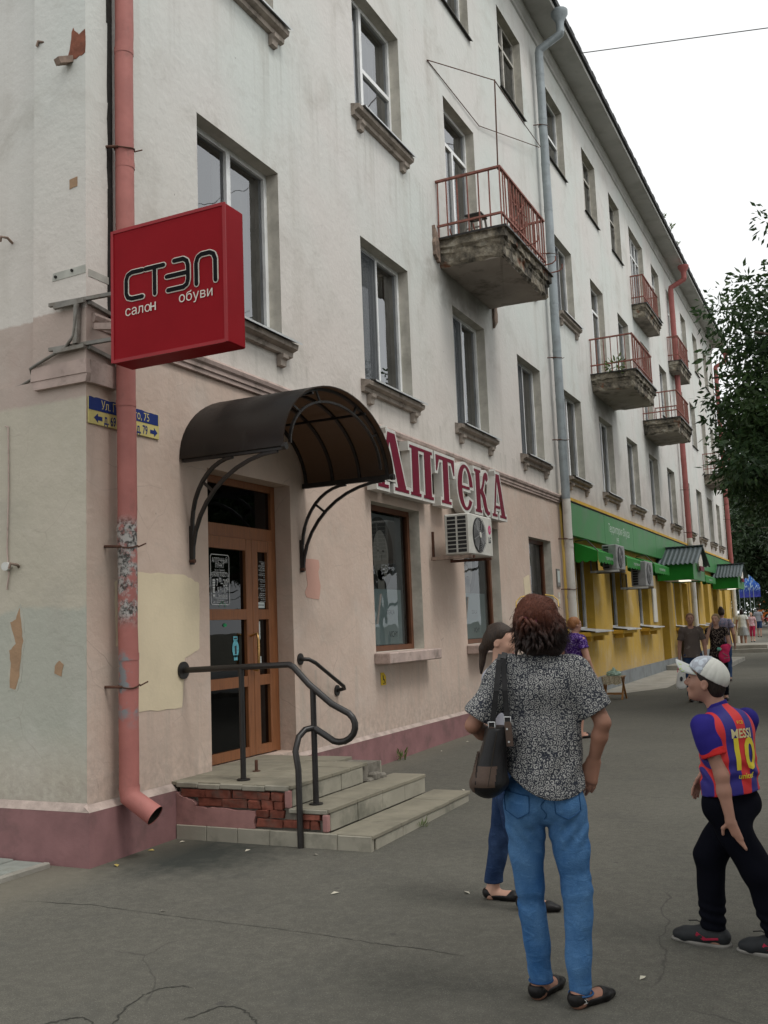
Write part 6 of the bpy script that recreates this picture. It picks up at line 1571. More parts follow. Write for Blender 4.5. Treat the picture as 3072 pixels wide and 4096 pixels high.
S.cone(J['shL'], eL, .072, .071, .035); S.cone(J['shR'], eR, .072, .070, .035)
S.displace(folds(.0045, 34, 3, (1, 1, .6))); S.displace(lambda X, Y, Z: .006 * np.sin((Z * .9 - X * 1.3) * 46 + 1.5 * np.sin(X * 14)) * np.clip((1.13 - Z) / .15, 0, 1) * np.clip((Z - .93) / .08, 0, 1))
S.displace(lambda X, Y, Z: .004 * np.sin((X * .5 + Z * .35) * 60 + Y * 20) * np.clip((Z - 1.15) / .1, 0, 1) * np.clip(np.abs(X) - .05, 0, .1) * 10)
S.displace(lambda X, Y, Z: .012 * np.exp(-((X - .0 + .12 * (1.3 - Z)) / .018) ** 2) * np.clip((1.36 - Z) / .1, 0, 1) * np.clip((Z - .98) / .1, 0, 1) * (Y < .03))
S.cut(lambda X, Y, Z: (.886 + 2.5 * (X - .05) ** 2) - Z + 0 * Y)
S.cut(lambda X, Y, Z: np.where(X < -.18, (X - eL[0]) * -.55 + (eL[2] + .048 - Z) * .85 + 0 * Y, -1.)); S.cut(lambda X, Y, Z: np.where(X > .17, (X - eR[0]) * .5 + (eR[2] + .062 - Z) * .87 + 0 * Y, -1.))
link('shirt', S.mesh('shirt', M['scroll']), W)
# jeans
S = Sdf(.0065); S.cone((-.065, .05, .90), (.035, .05, .90), .115, .112, .05, (np.array((0, 1., 0)), .82)); S.cone((-.015, .05, .94), (-.01, .05, 1.0), .14, .12, .04, (np.array((0, 1., 0)), .66))
S.ell((-.092, .012, .84), V3(.088, .090, .10), .05); S.ell((.068, .012, .84), V3(.090, .090, .10), .05)
S.chain([(-.106, .04, .84), J['knL'], J['anL']], [.091, .066, .050], .012); S.chain([(.080, .04, .84), J['knR'], J['anR']], [.091, .068, .050], .012)
S.displace(folds(.0042, 34, 8, (1, 1, 1))); S.displace(lambda X, Y, Z: .0034 * np.sin(Z * 105 + X * 75 + 4 * np.sin(X * 26 + Z * 13) + 2 * np.sin(Y * 31)) * (np.exp(-((Z - .46) / .10) ** 2) + .4 * np.exp(-((Z - .14) / .06) ** 2)) * (.5 + .5 * np.sin(Z * 23 + X * 9)))
S.displace(lambda X, Y, Z: .004 * np.sin(Z * 70 - np.abs(X + .01) * 90) * np.exp(-((Z - .74) / .07) ** 2))
S.cut(lambda X, Y, Z: np.where(X < .0, .068, .048) - Z + 0 * Y)
jm = S.mesh('jeans', M['jeans']); jo = link('jeans', jm, W)
bv = BVHTree.FromPolygons([v.co for v in jm.vertices], [tuple(p.vertices) for p in jm.polygons])
def onto(bv, x, z, off, y0=-1.0, d=(0, 1, 0)):
    h = bv.ray_cast(Vector((x, y0, z)), Vector(d)); return (h[0] + h[1] * off) if h[0] is not None else Vector((x, 0, z))
def draped(name, poly, bv, m, parent, off=.004, n=12, y0=-1.0):
    """polygon in x,z laid on the surface behind it"""
    b = MB(); b.smooth = True; xs_ = [p[0] for p in poly]; zs_ = [p[1] for p in poly]; x0, x1, z0, z1 = min(xs_), max(xs_), min(zs_), max(zs_)
    def inside(x, z):
        k = False
        for (xa, za), (xb, zb) in zip(poly, poly[1:] + poly[:1]):
            if (za > z) != (zb > z) and x < (xb - xa) * (z - za) / (zb - za) + xa: k = not k
        return k
    ids = {}
    def vtx(i, j):
        if (i, j) not in ids: ids[i, j] = len(b.v); b.v.append(tuple(onto(bv, x0 + (x1 - x0) * i / n, z0 + (z1 - z0) * j / n, off, y0)))
        return ids[i, j]
    for i in range(n):
        for j in range(n):
            if inside(x0 + (x1 - x0) * (i + .5) / n, z0 + (z1 - z0) * (j + .5) / n): b.f.append([vtx(i, j), vtx(i + 1, j), vtx(i + 1, j + 1), vtx(i, j + 1)]); b.mi.append(0); b.sm.append(True)
    return b.build(name, m, parent, local=True)
M['denimdk'] = denim('denim_seam', (0.022, 0.07, 0.19), (0.05, 0.13, 0.28))
for poly in ([(.03, .895), (.135, .905), (.138, .835), (.085, .805), (.035, .83)], [(-.185, .92), (-.08, .90), (-.082, .835), (-.13, .81), (-.18, .84)]):
    po = draped('pocket', poly, bv, M['jeans'], jo, .004, 16)
    b = MB(); q = poly + poly[:1]
    for (xa, za), (xb, zb) in zip(q, q[1:]):
        pts = [onto(bv, xa + (xb - xa) * k / 6, za + (zb - za) * k / 6, .006) for k in range(7)]; b.tube(pts, .0022, 4)
    b.build('pocket_seam', M['denimdk'], jo, local=True)
b = MB(); b.tube([onto(bv, -.018 + .012 * math.sin(k), .80 + .012 * k, .003) for k in range(11)], .0025, 4); b.build('seat_seam', M['denimdk'], jo, local=True)
for (cx, cy, z) in ((J['anL'][0], J['anL'][1], .076), (J['anR'][0], J['anR'][1], .056)):
    b = MB(); b.tube([(cx + .0515 * math.cos(a), cy + .0515 * math.sin(a), z) for a in [2 * math.pi * i / 20 for i in range(21)]], .005, 5, caps=False); b.build('hem', M['denimdk'], jo, local=True)
for he, to in (((-.106, .067, 0), (.020, .283, 0)), ((.057, -.024, 0), (.235, .140, 0))): sh_ = flat_shoe(he, to, .0045, M['leather'], W)
b = MB()
for s in (-1, 1): b.tube([(.112 + s * .004 + .009 * math.cos(a), -.0245 + s * .004 - .002, .036 + .009 * math.sin(a)) for a in [R((40 if s > 0 else 220) + i * 28) for i in range(11)]], .0014, 4)
b.build('shoe_emblem', M['white'], W, local=True)
# hair
M['hairw'] = hair_mat('auburn_hair', (0.010, 0.007, 0.006), (0.028, 0.013, 0.010), (1.60, 1.70, (0.065, 0.018, 0.010), (0.15, 0.045, 0.022)))
S = Sdf(.006)
S.ell((.0, .055, 1.680), V3(.101, .112, .101), .03); S.ell((-.02, -.02, 1.66), V3(.080, .066, .08), .03); S.ell((.015, .01, 1.60), V3(.105, .08, .085), .04); S.ell((-.035, .0, 1.575), V3(.06, .05, .055), .03); S.ell((.085, .02, 1.60), V3(.045, .05, .085), .03); S.ell((-.045, -.035, 1.62), V3(.035, .03, .035), .02); S.ell((.02, -.01, 1.545), V3(.07, .05, .035), .03)
S.displace(folds(.0055, 48, 12, (1.2, 1.2, .6)))
ha = link('hair', S.mesh('hair', M['hairw']), W)
rnd = random.Random(77); b = MB(); b2 = MB()
hb_ = BVHTree.FromPolygons([v.co for v in ha.data.vertices], [tuple(p.vertices) for p in ha.data.polygons])
def skim(p, off):
    q = hb_.find_nearest(Vector(p)); return q[0] + q[1] * off
for i in range(800):       # combed back from the brow to the clip
    a = rnd.uniform(-1.6, 1.6); st_ = Vector((math.sin(a) * .10, .10 + .05 * math.cos(a), 1.69 + .09 * math.cos(a) * rnd.uniform(.5, 1)))
    en = Vector((-.03 + rnd.gauss(0, .025), -.09, 1.65 + rnd.gauss(0, .018))); bow = rnd.uniform(.0, .03); o_ = rnd.uniform(.0, .004)
    b.tube([skim(st_.lerp(en, t) + Vector((math.sin(a) * bow, 0, .05)) * math.sin(t * 3.1), o_) for t in (0, .2, .4, .6, .8, 1)], .001, 3, caps=False, radii=[.0006, .0011, .0012, .0012, .0010, .0006])
for i in range(900):       # loose lengths turned under at the collar
    a = rnd.uniform(-3.3, .2); st_ = Vector((.085 * math.cos(a) * rnd.uniform(.5, 1.1), .02 + .09 * math.sin(a), rnd.uniform(1.60, 1.70))); L = rnd.uniform(.05, .12); sw = rnd.gauss(0, .016) + (.022 if st_.x > .05 else -.008 if st_.x < -.06 else 0); o_ = rnd.uniform(.0, .005)
    pts = []
    for t in (0, .25, .5, .75, 1):
        q = st_ + Vector((sw * t * t, -.004 * t, -L * t)); pts.append(skim(q, o_) if (t < .7 and q.z > 1.53) or not pts else pts[-1] + Vector((sw * .4, rnd.uniform(-.004, .004), -L * .16)))
    b.tube(pts, .001, 3, caps=False, radii=[.0006, .0011, .0012, .001, .0004])
lk = MB()
for i in range(46):        # twisted locks below the clip
    a = rnd.uniform(-2.9, -.1); x0_ = .085 * math.cos(a); y0_ = .0 + .085 * math.sin(a); z0_ = rnd.uniform(1.585, 1.655); L = rnd.uniform(.05, .095); w1 = rnd.uniform(-.016, .016) + .18 * x0_; r_ = rnd.uniform(.006, .0105); ph_ = rnd.uniform(0, 6)
    pts = []
    for t in (0, .2, .4, .6, .8, 1):
        q = Vector((x0_ + w1 * t * t + .008 * math.sin(ph_ + t * 5), y0_ - .010 * math.sin(t * 3.1), z0_ - L * t)); pts.append(skim(q, .002) if t < .5 else q + Vector((0, -.004, 0)))
    lk.tube(pts, r_, 7, caps=False, radii=[r_ * .4, r_, r_ * 1.05, r_ * .9, r_ * .6, .001])
for i in range(9):         # loops pulled through the clip
    x0_ = -.035 + rnd.uniform(-.03, .03); z0_ = 1.655 + rnd.uniform(-.02, .02); s_ = rnd.choice((-1, 1)); r_ = rnd.uniform(.006, .009)
    lk.tube([(x0_, -.075, z0_), (x0_ + s_ * .014, -.098, z0_ + .012), (x0_ + s_ * .030, -.102, z0_ - .008), (x0_ + s_ * .028, -.090, z0_ - .032), (x0_ + s_ * .012, -.078, z0_ - .045)], r_, 7, caps=False, radii=[r_ * .5, r_, r_ * 1.1, r_ * .9, r_ * .3])
lk.build('hair_locks', M['hairw'], W, local=True)
for i in range(60):        # fly-away hairs
    a = rnd.uniform(-3.1, .1); st_ = skim((.1 * math.cos(a), .02 + .1 * math.sin(a), rnd.uniform(1.57, 1.76)), 0); d_ = Vector((math.cos(a), math.sin(a), rnd.uniform(-.8, .3)))
    b.tube([st_, st_ + d_ * .015 + Vector((0, 0, -.005)), st_ + d_ * .03 + Vector((rnd.uniform(-.01, .01), 0, -.025))], .0006, 3, caps=False)
b.build('hair_strands', M['hairw'], W, local=True)
M['clip'] = mat('plum_clip', (0.09, 0.012, 0.03), .25, .2, 20)
b = MB()
for i in range(5): b.tube([(-.055 + i * .012, -.075, 1.675), (-.052 + i * .012, -.092, 1.655), (-.048 + i * .010, -.075, 1.63)], .004, 5)
b.tube([(-.06, -.078, 1.676), (.0, -.078, 1.674)], .006, 6); b.build('hair_clip', M['clip'], W, local=True)
M['gold'] = mat('gold_wire', (0.62, 0.42, 0.12), .25, .1, 5, metal=.9)
b = MB()
for s in (-1, 1): b.tube([(s * .04 + .005, .13, 1.782), (s * .075 + .005, .11, 1.775), (s * .095 + .005, .06, 1.752), (s * .096 + .005, .02, 1.722)], .0035, 5)
b.build('sunglasses', M['gold'], W, local=True)
# ---------------------------------------------------------------- her bag
WB = thing('shoulder_bag', 'black leather shoulder bag with brown panels hanging at the woman\'s left side', 'bag', (3.93, 4.31, -.10), R(17))
M['bagb'] = mat('bag_leather', (0.011, 0.0105, 0.011), .42, .3, 14, bump=.25, bs=70); M['bagbr'] = mat('bag_brown_panel', (0.075, 0.05, 0.038), .5, .15, 14, bump=.2, bs=70)
S = Sdf(.006); cx, cy = -.232, -.075
S.cone((cx + .026, cy + .0, 1.19), (cx - .015, cy, .985), .046, .074, .03); 
for dy in (-.06, .05): S.cone((cx + .026, cy + dy * 1.0, 1.185), (cx - .02, cy + dy * 1.25, .98), .038, .070, .04)
S.ell((cx - .02, cy, .965), V3(.088, .135, .05), .03); S.displace(folds(.004, 30, 5)); S.cut(lambda X, Y, Z: Z - 1.205 + 0 * X + 0 * Y)
bm_ = S.mesh('bag', M['bagb']); bo = link('body', bm_, WB)
bb = BVHTree.FromPolygons([v.co for v in bm_.vertices], [tuple(p.vertices) for p in bm_.polygons])
draped('corner_panel', [(-.30, .965), (-.22, .965), (-.205, 1.05), (-.285, 1.05)], bb, M['bagbr'], WB, .003, 22); draped('side_panel', [(-.33, .94), (-.305, .945), (-.285, 1.09), (-.30, 1.09), (-.32, 1.02)], bb, M['bagbr'], WB, .003, 12)
b = MB(); b.tube([onto(bb, -.20 - .0011 * k * 2, 1.19 - .0105 * k, .002) for k in range(22)], .0025, 4); b.build('seam', M['hole'], WB, local=True)
for k, (pts) in enumerate(([(-.172, .03, 1.515), (-.178, -.035, 1.49), (-.196, -.095, 1.36), (-.214, -.115, 1.25), (-.222, -.128, 1.18)], [(-.155, .04, 1.522), (-.160, -.03, 1.498), (-.158, -.085, 1.36), (-.155, -.10, 1.27), (-.152, -.122, 1.20)])):
    b = MB(); 
    for p, q in zip(pts, pts[1:]): b.bar(p, q, .024, .007, up=(0, 1, 0))
    b.build('strap', M['bagb'], WB, local=True)
    e = Vector(pts[-1]); b = MB(); b.tube([e + Vector((-.014, -.004, .05)), e + Vector((.014, -.004, .05)), e + Vector((.014, -.004, .02)), e + Vector((-.014, -.004, .02)), e + Vector((-.014, -.004, .05))], .0028, 5); b.build('buckle', M['steel'] if 0 else M['silltin'], WB, local=True)
    b = MB(); b.bar(e + Vector((.0, -.002, .03)), e + Vector((-.012 + .018 * k, -.012, -.075)), .030, .008, up=(0, 1, 0)); b.build('strap_tab', M['bagbr'], WB, local=True)
    for dz in (.0, -.055): b = MB(); b.disc(e + Vector((-.004 - dz * .1, -.016, dz)), (0, -1, 0), .0045, .003, 8); b.build('rivet', M['silltin'], WB, local=True)

# ---------------------------------------------------------------- boy in striped football shirt
B = person('boy in red and blue football shirt and white cap walking left', (4.48, 5.33, -.10), R(8))
f2 = unit((-.66, .75, 0)); l2 = np.array((-.75, -.66, 0)); tc = np.array((.098, .0, 0))
def bp(l, f, z): return tuple(tc + l2 * l + f2 * f + ZUP * z)
shL, shR = bp(.145, .0, 1.105), bp(-.145, .0, 1.115); elL, wrL_ = (.062, -.135, .865), (.088, -.15, .645); elR, wrR_ = (.135, .15, .92), (-.02, .15, .83)
hipL, hipR = bp(.07, -.0, .70), bp(-.07, .0, .70); knR, anR = (-.026, .04, .44), (-.033, .03, .10); knL, anL = (.198, -.065, .39), (.262, -.075, .10)
S = Sdf(.005); fl = (f2, .72)
S.cone(bp(0, 0, .72), bp(0, 0, .9), .115, .10, .03, fl); S.cone(bp(0, 0, .9), bp(0, .01, 1.06), .10, .115, .03, fl); S.cone(bp(.08, 0, 1.10), bp(-.08, 0, 1.10), .05, .05, .04)
S.cone(bp(0, .0, 1.10), (.045, .02, 1.25), .052, .048, .03)
S.chain([shL, elL], [.040, .034], .02); S.chain([elL, (.066, -.138, .79), wrL_], [.034, .033, .023], .02); S.chain([shR, elR, wrR_], [.04, .034, .022], .02)
S.chain([hipL, knL, anL], [.07, .048, .03], .03); S.chain([hipR, knR, anR], [.07, .048, .03], .03)
hand(S, wrL_, (.35, .02, -1), (-.8, .35, -.2), (-.35, .0, .25), .90, (-.25, -.25), .7); hand(S, wrR_, (-.55, -.05, -.8), (.3, -.6, -.5), (-.3, -.6, .5), .9, (.25, .5))
hf = unit((-.97, .20, .20))
at, Rm = head(S, (.022, .02, 1.316), hf, ZUP, .94)
foot(S, anR, (.017, .007, 0), (-.212, .082, 0)); foot(S, anL, (.30, -.09, 0), (.10, -.055, 0))
link('body', S.mesh('body', M['skin']), B)
M['hairdk'] = hair_mat('dark_hair', (0.012, 0.009, 0.008), (0.032, 0.022, 0.017)); face_bits(B, at, Rm, .94, M['hairdk'])
S = Sdf(.005); S.ell(at(0, -.018, .03), V3(.078, .092, .085) * .96, .02, Rm); S.ell(at(0, -.06, -.03), V3(.060, .042, .055) * .96, .03, Rm)
def hcut(X, Y, Z):
    u = (X - at(0, 0, 0)[0]) * hf[0] + (Y - at(0, 0, 0)[1]) * hf[1] + (Z - at(0, 0, 0)[2]) * hf[2]; v = Z - at(0, 0, 0)[2]
    return np.minimum(u - .048, np.maximum(u + .022, -1)) * 0 + np.where(v < .0, u + .018, u - .056 - .4 * np.clip(v, -.05, .05))
S.cut(hcut); link('hair', S.mesh('hair', M['hairdk']), B)
# cap: crown, printed front panel and peak
M['capw'] = cloth_mat('cap_white', (0.60, 0.60, 0.55), bump=.3)
M['capp'] = cloth_mat('cap_print', (0.36, 0.38, 0.42), (0.50, 0.55, 0.60), 24, (.48, .56))
M['capb'] = cloth_mat('peak_print', (0.42, 0.43, 0.42), (0.30, 0.42, 0.10), 26, (.56, .60))
cu_ = unit(np.cross(np.cross(hf, ZUP), hf)); cu2 = unit(cu_ * .93 + hf * -.36); cf2 = unit(hf * .93 + cu_ * .36); cR = np.cross(cf2, cu2); Rc = np.array([cR, cf2, cu2]); cc = np.array(at(0, -.012, .045))
def ca(x, y, z): return cc + (cR * x + cf2 * y + cu2 * z)
S = Sdf(.005); S.ell(cc, V3(.084, .107, .088), .02, Rc); S.cut(lambda X, Y, Z: -((X - cc[0]) * cu2[0] + (Y - cc[1]) * cu2[1] + (Z - cc[2]) * cu2[2]) - .014)
S.displace(lambda X, Y, Z: .0022 * np.cos(np.arctan2((X - cc[0]) * cR[0] + (Y - cc[1]) * cR[1] + (Z - cc[2]) * cR[2], (X - cc[0]) * cf2[0] + (Y - cc[1]) * cf2[1] + (Z - cc[2]) * cf2[2]) * 6) ** 8)
cap = link('cap', S.mesh('cap', M['capw']), B)
S = Sdf(.005); S.ell(cc, V3(.0862, .1092, .0902), .02, Rc)
S.cut(lambda X, Y, Z: -((X - cc[0]) * cu2[0] + (Y - cc[1]) * cu2[1] + (Z - cc[2]) * cu2[2]) - .012); S.cut(lambda X, Y, Z: .028 - ((X - cc[0]) * cf2[0] + (Y - cc[1]) * cf2[1] + (Z - cc[2]) * cf2[2]))
link('cap_front_panel', S.mesh('cap_front_panel', M['capp']), cap)
b = MB(); b.smooth = True; n, m_ = 12, 6
for i in range(n + 1):
    a = -1.15 + 2.3 * i / n
    for j in range(m_ + 1):
        t = j / m_; x, y = .083 * math.sin(a), .098 * math.cos(a); y2 = .10 + .082 * max(0, math.cos(a * 1.2)); x2 = .078 * math.sin(a)
        b.v.append(tuple(ca(x + (x2 - x) * t, y + (y2 - y) * t, -.008 - .06 * abs(math.sin(a)) ** 2 * .35 * (1 + t) - .010 * t)))
for i in range(n):
    for j in range(m_): b.f.append([i * (m_ + 1) + j, (i + 1) * (m_ + 1) + j, (i + 1) * (m_ + 1) + j + 1, i * (m_ + 1) + j + 1]); b.mi.append(0); b.sm.append(True)
po = b.build('peak', M['capb'], cap, local=True); md = po.modifiers.new('thick', 'SOLIDIFY'); md.thickness = .004
b = MB(); b.tube([ca(0, -.085, -.012), ca(.0, -.115, -.016), ca(.0, -.12, -.03)], .006, 5); b.build('strap', M['blackcl'], cap, local=True)
# striped shirt
def stripe_material():
    g = G('football_stripes'); p = g.pos(); d = g.n('VectorMath', {0: p, 1: tuple(l2)}, operation='DOT_PRODUCT').outputs['Value']
    z = g.n('SeparateXYZ', {0: p}).outputs[2]
    c0 = float(tc @ l2)
    u = g.math('ADD', g.math('DIVIDE', g.math('SUBTRACT', d, c0), .118), 10.25 + .0)
    fr_ = g.math('FRACT', u); s = g.math('LESS_THAN', fr_, .5)
    n = g.noise(p, 6, 3)
    red = g.mix(n, (0.52, 0.022, 0.025), (0.62, 0.04, 0.04)); blue = g.mix(n, (0.022, 0.018, 0.16), (0.035, 0.028, 0.22))
    return g.bsdf(g.mix(s, blue, red), .6, g.bump(g.noise(p, 260, 2), .2, .002), 0, .3)
M['stripes'] = stripe_material(); M['blueclo'] = cloth_mat('blue_sleeve', (0.028, 0.022, 0.19), rough=.6); M['redclo'] = cloth_mat('red_cuff', (0.55, 0.03, 0.03), rough=.6)
S = Sdf(.0055); fl = (f2, .76)
S.cone(bp(0, -.005, .74), bp(0, -.005, .92), .164, .146, .03, fl); S.cone(bp(0, -.005, .92), bp(0, -.005, 1.04), .140, .150, .04, fl); S.cone(bp(.085, -.005, 1.085), bp(-.085, -.005, 1.09), .066, .066, .05); S.cone(bp(0, 0, 1.10), (.072, .012, 1.185), .075, .052, .03)
S.displace(folds(.0035, 42, 21)); S.displace(lambda X, Y, Z: .006 * np.sin((Z + .5 * X) * 80 + 2 * np.sin(X * 30)) * np.exp(-((Z - .88) / .055) ** 2)); S.cut(lambda X, Y, Z: .765 + .08 * (X - .1) - Z + 0 * Y); S.cut(lambda X, Y, Z: Z - (1.205 + .25 * (X - .07)) + 0 * Y)
sm_ = S.mesh('shirt', M['stripes']); sh_o = link('shirt', sm_, B)
eLv = np.array(elL); sLv = np.array(shL)
S = Sdf(.0055); S.cone(sLv, sLv + (eLv - sLv) * .3, .054, .060, .03); S.cone(sLv - V3(*(l2 * .05)), sLv, .058, .054, .03); S.cone(sLv + (eLv - sLv) * .2, eLv, .060, .062, .03); S.displace(folds(.003, 45, 4)); S.cut(cut_seg(sLv, eLv, .56)); link('sleeve', S.mesh('sleeve', M['blueclo']), sh_o)
S = Sdf(.005); S.cone(sLv + (eLv - sLv) * .2, eLv, .0625, .0645, .03); S.cut(cut_seg(sLv, eLv, .62)); S.cut(lambda X, Y, Z: -cut_seg(sLv, eLv, .47)(X, Y, Z)); link('sleeve_cuff', S.mesh('sleeve_cuff', M['redclo']), sh_o)
S = Sdf(.006); S.cone(shR, elR, .062, .058, .02); S.cut(cut_seg(shR, elR, .6)); link('sleeve', S.mesh('sleeve', M['blueclo']), sh_o)
S = Sdf(.005); ncb = np.array((.072, .012, 1.185)); S.cone(ncb + V3(0, 0, -.012), ncb + V3(-.004, 0, .018), .056, .052, .01); S.cut(lambda X, Y, Z: Z - (1.215 + .3 * (X - .07)) + 0 * Y); S.cut(lambda X, Y, Z: (1.178 + .3 * (X - .07)) - Z + 0 * Y); link('collar', S.mesh('collar', M['blueclo']), sh_o)
# name and number on the back
sb = BVHTree.FromPolygons([v.co for v in sm_.vertices], [tuple(p.vertices) for p in sm_.polygons])
M['shyel'] = mat('print_yellow', (0.62, 0.50, 0.04), .6, .08); M['shcre'] = mat('print_cream', (0.62, 0.55, 0.30), .6, .08)
def wrap_text(txt, size, zc, m, sx=1.0, bold=.0):
    me = text_mesh(txt, size, align='CENTER', sx=sx, offset=bold)
    bm = bmesh.new(); bm.from_mesh(me); bmesh.ops.triangulate(bm, faces=bm.faces); bmesh.ops.subdivide_edges(bm, edges=bm.edges, cuts=2, use_grid_fill=True)
    right = -Vector(l2) ; bk = -Vector(f2)
    for v in bm.verts:
        o_ = Vector(tuple(tc)) + right * v.co.x + Vector((0, 0, zc + v.co.y)) + bk * .5
        h = sb.ray_cast(o_, -bk)
        v.co = (h[0] + bk * .003) if h[0] is not None else o_ - bk * .4
    bm.to_mesh(me); bm.free(); me.materials.clear(); me.materials.append(m); link('lettering', me, sh_o)
wrap_text('MESSI', .062, 1.045, M['shcre'], .85, .0015); wrap_text('10', .21, .895, M['shyel'], .80, .006); wrap_text('unicef', .036, .848, M['shyel'], 1.1, .0008); wrap_text('FCB', .022, 1.112, M['shyel'])
# trousers and trainers
S = Sdf(.0065); S.cone(bp(.05, 0, .71), bp(-.05, 0, .71), .096, .096, .04, (f2, .9)); S.cone(bp(0, 0, .74), bp(0, 0, .78), .118, .11, .03, (f2, .75)); S.ell(bp(0, -.035, .67), V3(.088, .075, .08), .04)
S.chain([hipR, knR, (anR[0], anR[1], .10)], [.093, .076, .060], .03); S.chain([hipL, knL, (anL[0], anL[1], .10)], [.093, .076, .060], .03)
S.displace(folds(.005, 36, 31)); S.displace(lambda X, Y, Z: .006 * np.sin(Z * 130 + X * 30) * np.exp(-((Z - .15) / .06) ** 2)); S.cut(lambda X, Y, Z: .085 - Z + 0 * X + 0 * Y); link('trousers', S.mesh('trousers', M['blackcl']), B)
M['shoegr'] = mat('trainer_grey', (0.022, 0.024, 0.026), .6, .15, 20); M['sole'] = mat('trainer_sole', (0.22, 0.21, 0.19), .7); M['shoerd'] = mat('trainer_red', (0.35, 0.02, 0.05), .5)
def trainer(heel, toe, root):
    heel, toe = np.array(heel, float), np.array(toe, float); d = toe - heel; u = unit(d); sd_ = np.array((-u[1], u[0], 0)); fl = (ZUP, .85)
    S = Sdf(.005); S.cone(heel + d * .12 + V3(0, 0, .045), heel + d * .45 + V3(0, 0, .05), .049, .050, .02, fl); S.cone(heel + d * .45 + V3(0, 0, .046), heel + d * .8 + V3(0, 0, .036), .050, .048, .02, fl); S.cone(heel + d * .8 + V3(0, 0, .034), heel + d * .97 + V3(0, 0, .034), .041, .030, .02, fl); S.cone(heel + d * .15 + V3(0, 0, .06), heel + d * .30 + V3(0, 0, .085), .036, .034, .02); S.cut(lambda X, Y, Z: .012 - Z + 0 * X + 0 * Y)
    o_ = link('trainer', S.mesh('trainer', M['shoegr']), root)
    S = Sdf(.005); S.cone(heel + d * .12 + V3(0, 0, .016), heel + d * .55 + V3(0, 0, .016), .051, .050, .02, (ZUP, .8)); S.cone(heel + d * .55 + V3(0, 0, .016), heel + d * .98 + V3(0, 0, .020), .051, .036, .02, (ZUP, .8)); S.cut(lambda X, Y, Z: Z - .022 + 0 * X + 0 * Y); S.cut(lambda X, Y, Z: .001 - Z + 0 * X + 0 * Y); link('sole', S.mesh('sole', M['sole']), o_)
    for s in (-1, 1):
        b = MB(); q = [heel + d * .55 + sd_ * s * .050 + V3(0, 0, .06), heel + d * .38 + sd_ * s * .0525 + V3(0, 0, .038), heel + d * .12 + sd_ * s * .050 + V3(0, 0, .048)]; b.bar(Vector(q[0]), Vector(q[1]), .006, .018); b.bar(Vector(q[1]), Vector(q[2]), .006, .010); b.build('side_stripe', M['shoerd'], o_, local=True)
    b = MB()
    for k in range(4): c = heel + d * (.42 + .09 * k) + V3(0, 0, .092 - .010 * k); b.tube([tuple(c - sd_ * .022), tuple(c + V3(0, 0, .006)), tuple(c + sd_ * .022)], .0035, 5)
    b.tube([tuple(heel + d * .44 + V3(0, 0, .095)), tuple(heel + d * .6 + V3(0, 0, .105) - sd_ * .02), tuple(heel + d * .78 + V3(0, 0, .096) - sd_ * .03)], .0028, 4); b.build('laces', M['leather'], o_, local=True)
trainer((.03, .007, .004), (-.215, .082, .004), B); trainer((.32, -.09, .002), (.10, -.055, .002), B)
